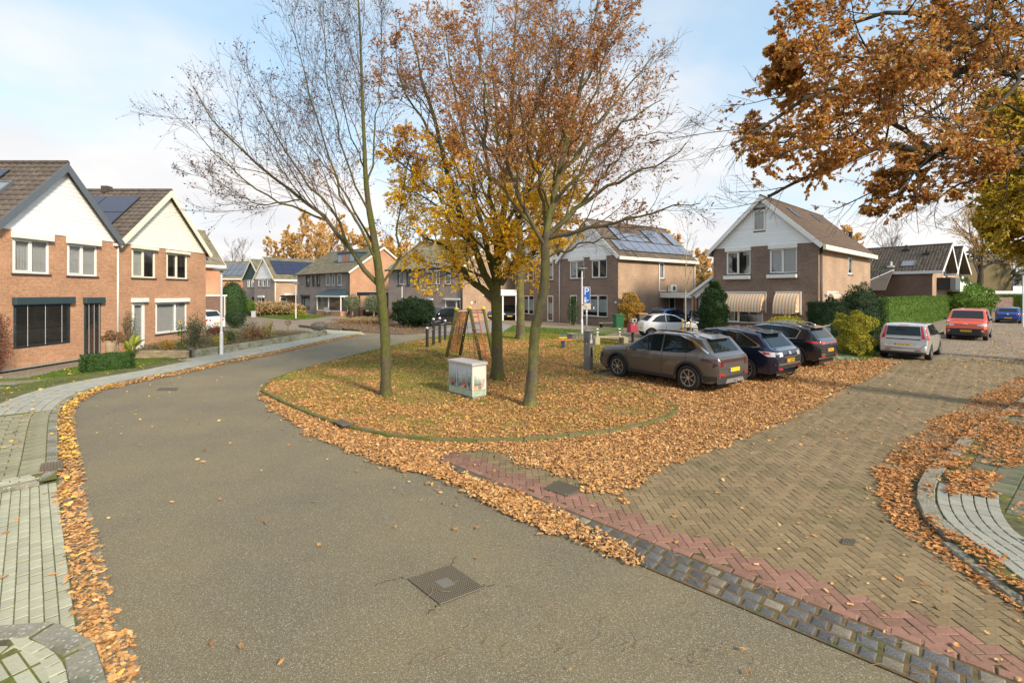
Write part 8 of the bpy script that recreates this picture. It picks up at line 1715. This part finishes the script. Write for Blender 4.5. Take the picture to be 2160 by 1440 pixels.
# dog waste bin
x, y = gp(1334.5, 725); db = empty('waste_bin', (x, y, .05), math.radians(25), 'red waste bin with grey round mouth on a black post', 'bin'); b = MB(); b.box(-.05, .05, -.05, .05, 0, .62); b.build('post', P_blk, db); b = MB(); b.hexa([(-.29, -.2, .6), (.29, -.2, .6), (.29, .2, .6), (-.29, .2, .6)], [(-.2, -.08, 1.18), (.2, -.08, 1.18), (.2, .12, 1.18), (-.2, .12, 1.18)]); b.build('body', mat('bin_red', (.36, .02, .04), .5), db, bevel=.015)
b = MB(); b.box(-.17, .17, -.17, .1, 1.13, 1.36); o = b.build('mouth_box', mat('bin_grey', (.33, .31, .28), .5), db, bevel=.015); b = MB(); b.lathe([(0, 0), (.065, 0), (.065, .012), (0, .012)], 18, M=Matrix.Translation((0, -.17, 1.25)) @ Matrix.Rotation(math.pi / 2, 4, 'X')); b.build('opening', K_under, o); b = MB(); b.box(-.05, .05, -.13, -.1, .98, 1.13); b.build('lock_plate', MATS['bin_grey'], db)
def wheelie(label, px, py, mb_, ml_, rz, sc=1.0):
    x_, y_ = gp(px, py); r = empty('wheelie_bin', (x_, y_, .02), rz, label, 'bin'); b = MB(); b.hexa([(-.25, -.28, .06), (.25, -.28, .06), (.25, .25, .06), (-.25, .25, .06)], [(-.32, -.38, 1.0), (.32, -.38, 1.0), (.32, .33, 1.0), (-.32, .33, 1.0)]); b.build('body', mb_, r, bevel=.03)
    b = MB(); b.box(-.34, .34, -.42, .38, 1.0, 1.07); b.box(-.25, .25, .38, .44, .98, 1.03); b.build('lid', ml_, r, bevel=.02)
    for s_ in (-.27, .27): b = MB(); b.rod((s_ - .03, .3, .1), (s_ + .03, .3, .1), .1, .1, 14); b.build('wheel', K_tyre, r)
    r.scale = (sc, sc, sc); return r
BG = mat('bin_green', (.02, .12, .045), .5); wheelie('green wheelie bin with a white sticker against the brick wall', 1304, 696, BG, BG, .15, 1.1)
b = MB(); b.box(-.27, -.13, -.362, -.352, .78, .86); 
wheelie('dark grey wheelie bin with orange lid beside the golden leaved shrub', 1352, 692, mat('bin_anthracite', (.09, .09, .09), .55), mat('lid_orange', (.55, .24, .08), .5), .2, 1.1)
# manhole covers
def cover(label, pxs, m, bars, z=.006, name='manhole_cover', centre=True):
    C = [Vector(gp(*p, z)) for p in pxs]; c0 = sum(C, Vector((0, 0))) / 4; r = empty(name, (c0.x, c0.y, z), 0, label, 'drain cover'); C = [c - c0 for c in C]; b = MB(); b.hexa([(*c, -.03) for c in C], [(*c, .004) for c in C]); b.build('plate', m, r); b = MB()
    L_ = lambda u, v: C[0] * (1 - u) * (1 - v) + C[1] * u * (1 - v) + C[2] * u * v + C[3] * (1 - u) * v
    for k in range(bars + 1):
        t = k / bars
        for a, c in ((L_(t, 0), L_(t, 1)), (L_(0, t), L_(1, t))):
            d = (c - a).normalized() * .0; n = Vector((-(c - a).y, (c - a).x)).normalized() * .0065; b.hexa([(*(a - n), .004), (*(c - n), .004), (*(c + n), .004), (*(a + n), .004)], [(*(a - n * .6), .013), (*(c - n * .6), .013), (*(c + n * .6), .013), (*(a + n * .6), .013)])
    b.build('raised_grid', mat('iron_worn', (.15, .13, .095), .6, metal=.4), r)
    if centre: b = MB(); q = [L_(.36, .36), L_(.64, .36), L_(.64, .64), L_(.36, .64)]; b.hexa([(*c, .004) for c in q], [(*c, .014) for c in q]); b.build('centre_plate', mat('iron_centre', (.15, .14, .115), .7), r)
M_iron = mat('cast_iron', (.05, .042, .036), .7, var=.3, nscale=20)
cover('large square iron cover with raised grid in the middle of the asphalt', [(928, 1274), (862, 1222), (950, 1193), (1018, 1240)], M_iron, 19)
cover('iron grid cover set in the red brick border, partly under leaves', [(1196, 1046), (1148, 1030), (1178, 1014), (1228, 1032)], M_iron, 14, z=.024, centre=False)
cover('rusty gully grate in the left pavement kerb', [(133, 988), (84, 991), (88, 978), (132, 973)], mat('iron_rust', (.14, .07, .045), .8), 7, z=.1, name='gully_grate', centre=False)
cover('small black valve lid in the tan brick paving', [(1800, 1150), (1776, 1146), (1783, 1136), (1806, 1141)], M_iron, 4, z=.024, name='valve_cover', centre=False)
cover('dark gully at the kerb beyond the second lawn strip', [(412, 780), (378, 780), (384, 774), (416, 774)], mat('iron_rust', (.14, .07, .045), .8), 6, z=.02, name='gully_grate', centre=False)
cover('flat oval looking lid in the asphalt near the far bend', [(372, 823), (330, 823), (338, 818), (376, 818)], M_iron, 5, z=.004, centre=False)
cover('dark lid half buried at the rounded kerb of the green', [(722, 898), (704, 889), (722, 885), (744, 894)], M_iron, 5, z=.11, name='valve_cover', centre=False)
# garden walls of stacked blocks
def block_wall(label, P, hgt, nh, bl, m, th=.18, cap=None, name='garden_wall', z=.05):
    ln = Line(P, 0); r = empty(name, (P[0][0], P[0][1], z), 0, label, 'wall'); ch_ = hgt / nh; o = np.array(P[0])
    for j in range(nh):
        q = -(j % 2) * bl / 2
        while q < ln.L:
            a, c = max(q, 0), min(q + bl - .008, ln.L)
            if c - a > .06:
                k = [ln.at(a, -th / 2) - o, ln.at(c, -th / 2) - o, ln.at(c, th / 2) - o, ln.at(a, th / 2) - o]; jt = random.uniform(-.008, .008); b = MB(); b.hexa([(p[0], p[1] + jt, j * ch_ + .002) for p in k], [(p[0], p[1] + jt, (j + 1) * ch_ - .004) for p in k]); b.build('block', m, r, uv=False)
            q += bl
    return r
M_gw = mat('wall_block_grey', (.27, .26, .2), .9, var=.3, nscale=12, obj=.15, col2=(.15, .16, .09), c2scale=2.2, c2lo=.45, c2hi=.65); M_cw = mat('wall_block_cream', (.36, .29, .18), .9, var=.25, nscale=12, obj=.18)
block_wall('low cream block wall before the front door plants', [gp(275, 757), gp(396, 757)], .32, 4, .3, M_cw)
block_wall('long low grey stone block wall along the left pavement', [gp(410, 757), gp(540, 735), gp(688, 709)], .34, 3, .42, M_gw)
block_wall('short dark return of the grey stone wall', [gp(398, 752), gp(410, 757)], .34, 3, .3, mat('wall_block_dark', (.1, .1, .09), .9, var=.3, obj=.1), name='garden_wall')
block_wall('brown garden wall beyond the end of the long hedge', [(55.5, 55.0), (64.5, 61)], 2.2, 8, .6, mat('wall_block_brown', (.17, .11, .08), .9, obj=.15, var=.2), z=0)
block_wall('low kerb wall of the bed under the olive trees', [gp(632, 689.5), gp(700, 697), gp(720, 698)], .18, 2, .6, MATS['wall_block_dark'], z=0)
# letter box pillar with gull
x, y = gp(1744, 737); lbx = empty('letter_box_pillar', (x, y, .05), math.radians(-35), 'pale letter box pillar at the garden entrance', 'letter box'); b = MB(); b.box(-.09, .09, -.09, .09, 0, .72); b.build('pillar', mat('pillar_stone', (.45, .38, .28), .9, var=.15), lbx); b = MB(); b.box(-.15, .15, -.14, .14, .72, 1.02); o = b.build('box', mat('box_pale', (.5, .5, .5), .6), lbx, bevel=.01); b = MB(); b.box(-.03, .03, -.15, -.142, .78, .94); b.build('number_mark', K_dark, o)
gl = empty('gull_ornament', (x, y, 1.09), math.radians(150), 'small white gull figure on top of the letter box', 'ornament'); b = MB(); b.path([(.2, 0, .06), (.1, 0, .08), (0, 0, .09), (-.09, 0, .1), (-.13, 0, .15), (-.15, 0, .18), (-.18, 0, .18)], [.008, .035, .05, .045, .028, .03, .012], 10); b.build('body', P_cream, gl, smooth=True)
for s_ in (-.015, .015): b = MB(); b.rod((0, s_, 0), (0, s_, .06), .005); b.build('leg', K_plate, gl)
b = MB(); b.rod((-.17, 0, .18), (-.22, 0, .17), .008, .003); b.build('beak', K_plate, gl)
# picket fence, block post, garden chair, pots, poles
pf = empty('picket_fence', (*gp(1771, 706), .05), math.radians(-38), 'short white picket fence at the corner of the lit side wall', 'fence')
for k in range(9): b = MB(); b.hexa([(k * .13, -.01, 0), (k * .13 + .08, -.01, 0), (k * .13 + .08, .01, 0), (k * .13, .01, 0)], [(k * .13, -.01, .75), (k * .13 + .08, -.01, .75), (k * .13 + .08, .01, .75), (k * .13, .01, .75)]); b.hexa([(k * .13, -.01, .75), (k * .13 + .08, -.01, .75), (k * .13 + .08, .01, .75), (k * .13, .01, .75)], [(k * .13 + .035, -.01, .83), (k * .13 + .045, -.01, .83), (k * .13 + .045, .01, .83), (k * .13 + .035, .01, .83)]); b.build('picket', P_white, pf)
for z_ in (.2, .6): b = MB(); b.box(-.03, 1.2, .012, .035, z_, z_ + .06); b.build('rail', P_white, pf)
x, y = gp(535, 669); kp = empty('entrance_block', (x, y, 0), .3, 'grey square block post at the corner of the round lawn', 'block post'); b = MB(); b.box(-.22, .22, -.22, .22, 0, .66); b.build('block', mat('block_grey', (.4, .42, .43), .8, var=.1), kp, bevel=.02); b = MB(); b.box(-.24, .24, -.24, .24, .66, .70); b.build('cap', P_zinc, kp)
x, y = gp(690, 666); gc = empty('garden_chair', (x, y, 0), math.radians(35), 'dark folding garden chair with blue cushion before the bay window', 'chair'); b = MB(); b.box(-.3, .3, -.28, .28, .42, .47); b.build('seat', P_blk, gc); b = MB(); b.box(-.29, .29, -.27, .27, .47, .55); b.build('cushion', mat('cushion_blue', (.15, .3, .42), .9), gc, bevel=.03); b = MB(); b.hexa([(-.3, .25, .45), (.3, .25, .45), (.3, .29, .45), (-.3, .29, .45)], [(-.3, .4, 1.0), (.3, .4, 1.0), (.3, .44, 1.0), (-.3, .44, 1.0)]); b.build('backrest', P_blk, gc)
for s_ in (-.26, .26): b = MB(); b.rod((s_, -.3, 0), (s_, .25, .45), .02); b.build('leg', P_blk, gc); b = MB(); b.rod((s_, .3, 0), (s_, -.25, .45), .02); b.build('leg', P_blk, gc)
vz = empty('window_vase', (-18.85, 24.95, .9), 0, 'terracotta vase standing inside the cream framed front window', 'vase'); b = MB(); b.lathe([(0, 0), (.08, 0), (.12, .12), (.1, .22), (.06, .25), (.07, .28), (0, .28)], 14); b.build('vase', mat('terracotta', (.5, .22, .08), .7), vz, smooth=True)
gs = empty('garden_stone', (*gp(556, 660), .0), 0, 'pale boulder in the straw coloured grass', 'boulder'); bm = bmesh.new(); bmesh.ops.create_icosphere(bm, subdivisions=2, radius=.45)
for v in bm.verts: v.co = Vector((v.co.x * 1.5, v.co.y, v.co.z * .8 + .2)) * random.uniform(.92, 1.08)
me = bpy.data.meshes.new('stone'); bm.to_mesh(me); bm.free(); me.materials.append(M_conc); link('stone', me, gs)
# ================= FALLEN LEAVES AND GRASS =================
FL = mat('fallen_leaf', (0.52, 0.260, 0.078), .8, ramp=[(0.56, 0.280, 0.094), (0.41, 0.190, 0.058), (0.64, 0.380, 0.148), (0.28, 0.130, 0.047), (0.60, 0.300, 0.086), (0.48, 0.250, 0.094), (0.70, 0.470, 0.203), (0.21, 0.100, 0.039), (0.37, 0.180, 0.062)])
FLi = mat('fallen_leaf_green', (.4, .26, .08), .8, ramp=[(.50, .25, .085), (.38, .175, .055), (.57, .33, .125), (.29, .14, .045), (.54, .26, .075), (.50, .30, .075), (.43, .205, .07), (.55, .31, .12)])
FLy = mat('fallen_leaf_yellow', (.7, .45, .06), .75, ramp=[(.72, .42, .05), (.8, .52, .08), (.6, .34, .05), (.66, .36, .08)])
rngL = np.random.default_rng(21)
def zone(poly, dens, fn=None, edge=0.0):
    """random points in a world polygon at dens per square metre; ragged border"""
    P = np.array(poly); x0, y0 = P.min(0) - edge; x1, y1 = P.max(0) + edge; n = int((x1 - x0) * (y1 - y0) * dens); p = np.stack([rngL.uniform(x0, x1, n), rngL.uniform(y0, y1, n)], 1)
    w_ = np.stack([fbm(p, 2.2, 5) - .5, fbm(p, 2.2, 55) - .5], 1) * edge * 2.2 + np.stack([fbm(p, 7, 15) - .5, fbm(p, 7, 65) - .5], 1) * edge * 1.2
    k = inpoly(p + w_, poly); p = p[k]
    if fn is not None: p = p[rngL.random(len(p)) < fn(p)]
    return p
def vis(p): return p[(np.abs(p[:, 0]) < p[:, 1] * 1.12 + .3) & (p[:, 1] > 3.2)]
groundz = lambda p: np.where(inpoly(p, ISL), .08, .024)
def scatter(name, p, m, size=.1, pile=.03, zf=None, flatk=.4, kind='stuff', z0=0.0):
    p = vis(p); z = (zf(p) if zf else groundz(p)) + rngL.uniform(0.004, pile, len(p)); q = np.concatenate([p, z[:, None]], 1); V_, F_, b = [], {}, 0
    for lo, hi, tm in ((0, 5.6, L_OAK), (5.6, 8.2, L_OAKs), (8.2, 12.5, L_FOLD), (12.5, 999, L_DIA)):
        s = (p[:, 1] >= lo) & (p[:, 1] < hi)
        if not s.any(): continue
        V, F = leaves(q[s], size * rngL.uniform(.6, 1.35, s.sum()) * (1.0 if hi < 900 else 1.15), tm, rngL, flat=True, flatk=flatk); V_.append(V)
        for f in F: F_.setdefault(f.shape[1], []).append(f + b)
        b += len(V)
    o = np_mesh(name, np.concatenate(V_), [np.concatenate(f) for f in F_.values()], m, kind=kind); return o
gpoly = lambda L_: gpl(L_)
def px_of(p, z=.03): return CXP + p[:, 0] / p[:, 1] * FPX, HOR + (CH - z) / p[:, 1] * FPX
def isl_d(p):
    x, y = px_of(p, .08); g = fbm(p, .55, 3); d = np.full(len(p), .95)
    d *= np.where((x < 980) & (y < 802), np.clip(.28 + (g - .45) * 3.5, .1, 1), 1); d *= np.where(y < 716, .12, 1); d *= np.where((y < 735) & (x > 1150), .5, 1)
    d *= np.where((x > 830) & (x < 960) & (y > 800) & (y < 850), np.clip(.2 + (g - .42) * 3, .15, 1), 1); d *= np.where((x > 1230) & (y < 770), .45, 1)
    return d * np.clip(.55 + (fbm(p, 1.6, 9) - .38) * 3.0, .35, 1)
pi_ = zone(ISL, 720, isl_d); nr = pi_[:, 1] < 13.5; pi_ = np.concatenate([pi_[nr], pi_[~nr][rngL.random((~nr).sum()) < .75]])
yel = rngL.random(len(pi_)) < .018; scatter('island_leaves', pi_[~yel], FLi, .06, .025, flatk=.25); 
skirt = gpoly([(557, 812), (551, 838), (570, 868), (620, 898), (700, 943), (780, 975), (850, 990), (915, 1005), (985, 1038), (1012, 1022), (925, 976), (932, 962), (1000, 952), (1075, 957), (1088, 988), (1150, 1000), (1222, 1012), (1240, 1045), (1312, 1056), (1352, 1012), (1400, 988), (1490, 957), (1560, 927), (1620, 902), (1690, 877), (1740, 847), (1790, 817), (1850, 792), (1890, 768), (1850, 755), (1700, 758), (1600, 770), (1480, 790), (1300, 790), (1260, 800), (1424, 850), (1250, 900), (1000, 915), (800, 905), (650, 855)])
ps_ = zone(skirt, 1350, None, .16); ps_ = ps_[~inpoly(ps_, ISL)]; ps_ = ps_[(ps_[:, 1] < 11) | (rngL.random(len(ps_)) < .75)]
# thinner just behind the cars where they have just been driven in
cobz = zone(gpoly([(900, 985), (965, 1022), (1012, 1046), (1070, 1090), (1150, 1118), (1220, 1146), (1300, 1192), (1365, 1196), (1345, 1166), (1290, 1132), (1232, 1112), (1200, 1084), (1132, 1062), (1090, 1038), (1060, 1042), (1010, 1016)]), 1300, None, .06)
cob2 = zone([tuple(RL.at(q, -.1)) for q in np.linspace(.1, 3.4, 12)] + [tuple(RL.at(q, -.62)) for q in np.linspace(3.4, .1, 12)], 1200, lambda p: (np.abs((p[:, 0] - RA[0]) * RD[0] + (p[:, 1] - RA[1]) * RD[1] - 1.05) > .3) * 1.0, .05)
scatter('kerbside_leaves', np.concatenate([ps_, cobz, cob2]), FL, .055, .022, flatk=.22, z0=.0)
q0 = q_at(EL, 300, 1440); gut = zone(EL.band(q0 - 1.0, EL.L - .2, 0.02, .26), 1250, lambda p: np.clip(.95 - .9 * ((fbm(p, 2.5, 8) < .40) & (p[:, 1] < 5.6)), 0, 1), .05)
gut2 = zone(EL.band(q_at(EL, 230, 821), EL.L - .2, -.12, .24), 800, lambda p: .75 + 0 * p[:, 0], .06); nearg = zone(near_ln.band(1.6, 3.6, -.26, .0), 1200, None, .06); tri = zone(gpoly([(212, 1440), (196, 1368), (180, 1340), (245, 1335), (255, 1380), (296, 1440)]), 1200, None, .03)
gt = np.concatenate([gut, gut2, nearg, tri]); gt = gt[~inpoly(gt, [tuple(p) for p in near_ln.at(np.linspace(0, near_ln.L, 40), .02)] + [(-9, 4), (-9, -2)])]
ym = rngL.random(len(gt)) < np.where((gt[:, 1] > 8) & (gt[:, 1] < 14.5), .2, np.where(gt[:, 1] < 6, .006, .03))
scatter('gutter_leaves', gt[~ym], FL, .056, .024, flatk=.22); 
r1 = zone(gpoly([(2230, 760), (2160, 790), (2080, 832), (2000, 878), (1920, 922), (1880, 962), (1850, 1012), (1855, 1062), (1885, 1112), (1965, 1162), (2015, 1212), (2085, 1262), (2165, 1332), (2230, 1400), (2230, 1310), (2150, 1235), (2090, 1180), (2030, 1150), (1985, 1125), (1940, 1085), (1925, 1048), (1935, 1015), (1960, 985), (2000, 955), (2050, 912), (2160, 840), (2230, 800)]), 1150, lambda p: np.clip(.55 + (p[:, 1] < 9) * .4 + (fbm(p, 1.2, 31) - .45) * 1.5, .2, 1), .16)
r2 = zone(gpoly([(1950, 1000), (2010, 955), (2060, 910), (2170, 840), (2330, 760), (2330, 960), (2160, 985), (2120, 1000), (2060, 985), (2000, 1000)]), 1000, lambda p: np.clip(.15 + (fbm(p, .9, 33) - .42) * 7, .05, 1), .1)
r3 = zone(gpoly([(1995, 1010), (2060, 1000), (2110, 1015), (2090, 1040), (2110, 1070), (2060, 1062), (2025, 1052), (2000, 1060)]), 1150, None, .06); r4 = zone(gpoly([(1945, 1015), (1985, 1005), (1985, 1040), (1965, 1070), (1940, 1060)]), 200, None, .04); r5 = zone(gpoly([(2100, 1050), (2230, 1050), (2230, 1200), (2170, 1160)]), 60, lambda p: (fbm(p, 2, 35) > .5) * 1.0, .1)
rz = lambda p: np.where(inpoly(p, er_reg), .1, .024); rr2 = np.concatenate([r1, r2, r3, r4, r5]); rr2 = rr2[(rr2[:, 1] < 11) | (rngL.random(len(rr2)) < .6)]
FLd = mat('fallen_leaf_russet', (0.37, 0.170, 0.055), .8, ramp=[(0.49, 0.220, 0.070), (0.37, 0.155, 0.047), (0.58, 0.290, 0.094), (0.30, 0.125, 0.039), (0.54, 0.235, 0.055), (0.43, 0.190, 0.066)])
scatter('right_leaves', rr2, FLd, .056, .024, rz, flatk=.22)
# thin scatter
s1_ = zone(brick_poly[:-4] + [(30, 22), (16, 12), (9, 4)], 16, lambda p: np.clip(.25 + (fbm(p, .5, 41) - .4) * 3 + (p[:, 1] > 9) * .25, .08, 1)); s1_ = s1_[~inpoly(s1_, ISL)]
s2_ = zone([tuple(p) for p in asph_poly], 1.1); s2b = zone(gpoly([(555, 830), (680, 940), (900, 1000), (1000, 1040), (1200, 1120), (1150, 1150), (900, 1070), (650, 950), (540, 860)]), 9)
s2_ = np.concatenate([s2_, s2b]); s2_ = s2_[~inpoly(s2_, ISL)]
s3_ = zone([(18, 19), (60, 55), (66, 50), (30, 16)], 40, lambda p: np.clip(.2 + (fbm(p, .35, 43) - .4) * 3, .05, .8)); scatter('stray_leaves', np.concatenate([s1_, s2_, s3_]), FL, .062, .012, flatk=.2)
ap = zone(APL.band(0, APL.L, .3, 4.5), 3.2); pth = zone(EL.band(qB + .3, EL.L, .4, 2.6), 4); az = lambda p: np.full(len(p), .1); ap = np.concatenate([ap, zone(gpoly([(0, 1330), (170, 1335), (190, 1350), (0, 1345)]), 60)])
scatter('pavement_leaves', np.concatenate([ap, pth]), FL, .07, .012, lambda p: np.where(p[:, 1] > 7.4, .09, .042), flatk=.2)
yy = np.concatenate([pi_[yel], gt[ym]]); y3 = zone(gpoly([(0, 850), (160, 850), (180, 880), (130, 960), (0, 960)]), 7); y4 = zone(gpoly([(0, 800), (250, 770), (340, 770), (190, 810), (0, 840)]), 5); y5 = zone(gpoly([(170, 870), (320, 800), (420, 790), (330, 860), (200, 960)]), 3)
yall = np.concatenate([yy, y3, y4, y5]); scatter('yellow_leaves', yall, FLy, .062, .012, lambda p: np.where(inpoly(p, ISL), .1, np.where(inpoly(p, [tuple(q) for q in asph_poly]), .022, .092)), flatk=.2)
# leaves lying on the three parked cars
pts = []
for k in (k1, k2, k3):
    M = Matrix.Translation(k.root.location) @ Matrix.Rotation(k.root.rotation_euler.z, 4, 'Z')
    for i in range(46):
        x_ = random.choice((random.uniform(-1.45, 0), random.uniform(.95, 2.0), random.uniform(-1.45, 0))); y_ = random.uniform(-.55, .55); pts.append(tuple(M @ Vector((x_, y_, k.top(x_) + .015))))
V, F = leaves(np.array(pts), .06, L_FOLD, rngL, flat=True, flatk=.2); np_mesh('leaves_on_cars', V, F, FL, kind='stuff')
# twigs lying about
b = MB()
for i in range(150):
    p = vis(zone(gpoly([(500, 1100), (1300, 1050), (2100, 1100), (2160, 1440), (700, 1440)]), .02 + 0)) if False else None
    px_, py_ = random.uniform(900, 2150), random.uniform(1020, 1440); x_, y_ = gp(px_, py_); a = random.uniform(0, 6.3); l = random.uniform(.05, .2); z_ = .032
    b.path([(x_, y_, z_), (x_ + math.cos(a) * l * .5, y_ + math.sin(a) * l * .5, z_ + .006), (x_ + math.cos(a + .4) * l, y_ + math.sin(a + .4) * l, z_)], .0022, 4)
o = b.build('fallen_twigs', mat('dry_twig', (.25, .17, .08), .9), uv=False); o['kind'] = 'stuff'
# grass blades
def grass(name, polys, dens, h, m, zf, fn=None):
    P = np.concatenate([vis(zone(p, dens, fn)) for p in polys]); n = len(P); a = rngL.uniform(0, 6.28, n); hh = h * rngL.uniform(.5, 1.3, n); w_ = .006 + .0006 * P[:, 1]; z = zf(P); c = np.stack([np.cos(a), np.sin(a)], 1); ln_ = rngL.normal(size=(n, 2)) * .35
    V = np.zeros((n, 3, 3)); V[:, 0, :2] = P - c * w_[:, None]; V[:, 1, :2] = P + c * w_[:, None]; V[:, 2, :2] = P + ln_ * hh[:, None]; V[:, 0, 2] = z; V[:, 1, 2] = z; V[:, 2, 2] = z + hh
    np_mesh(name, V.reshape(-1, 3), [np.arange(n * 3).reshape(n, 3)], m, kind='stuff')
GR = gm('grass_blade', [(.10, .17, .015), (.14, .22, .02), (.07, .12, .012), (.18, .24, .03)], .35); GRi = gm('grass_blade_worn', [(.20, .23, .02), (.26, .27, .03), (.13, .17, .015), (.32, .29, .05)], .35)
grass('island_grass', [ISL], 330, .055, GRi, lambda p: np.full(len(p), .075), lambda p: np.clip(1.15 - isl_d(p) * 1.05, .1, 1))
LW = [[(v.co.x, v.co.y) for v in bpy.data.objects[n].data.vertices] for n in ()]
grass('lawn_grass', [gpl([(-40, 806), (60, 800), (120, 786), (190, 770), (250, 763), (345, 757), (375, 762), (300, 777), (230, 790), (180, 795)]), gpl([(-40, 818), (0, 817), (60, 812), (175, 800), (190, 801), (150, 809), (60, 818), (-40, 822)]), gpl([(-40, 830), (0, 828), (90, 818), (125, 817), (95, 825), (0, 836), (-40, 838)])], 600, .05, GR, lambda p: np.full(len(p), .056))
grass('far_grass', [gpl([(541, 668), (594, 664), (696, 666), (660, 672), (624, 675)]), gpl([(1060, 702), (1082, 688), (1130, 692), (1250, 698), (1290, 704), (1275, 708), (1200, 705), (1120, 702)]), gpl([(1690, 735), (1745, 762), (1830, 762), (1868, 746), (1860, 722), (1790, 712), (1700, 712)])], 120, .08, GR, lambda p: np.full(len(p), .045))
grass('kerb_moss', [isl_ln.band(0, isl_ln.L, -.16, .04, .2)], 500, .035, GRi, lambda p: np.full(len(p), .07), lambda p: (p[:, 1] < 14) * np.clip((fbm(p, 1.2, 77) - .4) * 5, 0, 1))

# ground cover in the planted beds
def cover_leaves(name, polys, dens, m, size, z, zt):
    P = np.concatenate([vis(zone(p, dens, lambda q: (fbm(q, 1.3, 91) > .42) * 1.0)) for p in polys]); q = np.concatenate([P, (z + rngL.uniform(0, zt, len(P)))[:, None]], 1); V, F = leaves(q, size, L_DIA, rngL); np_mesh(name, V, F, m, kind='stuff')
cover_leaves('garden_ground_cover', [garden_poly], 260, G_mix, .06, .06, .22)
cover_leaves('garden_dry_cover', [garden_poly], 120, G_dry, .06, .06, .28)
bed_p = gpl([(640, 690), (720, 698), (850, 706), (905, 703), (900, 692), (870, 684), (760, 678), (700, 682)]); cover_leaves('bed_ground_cover', [bed_p], 60, G_dry, .1, .05, .2)
cover_leaves('corner_ground_cover', [gpl([(1690, 735), (1745, 758), (1860, 745), (1850, 722), (1790, 712)])], 150, G_box, .07, .05, .2)
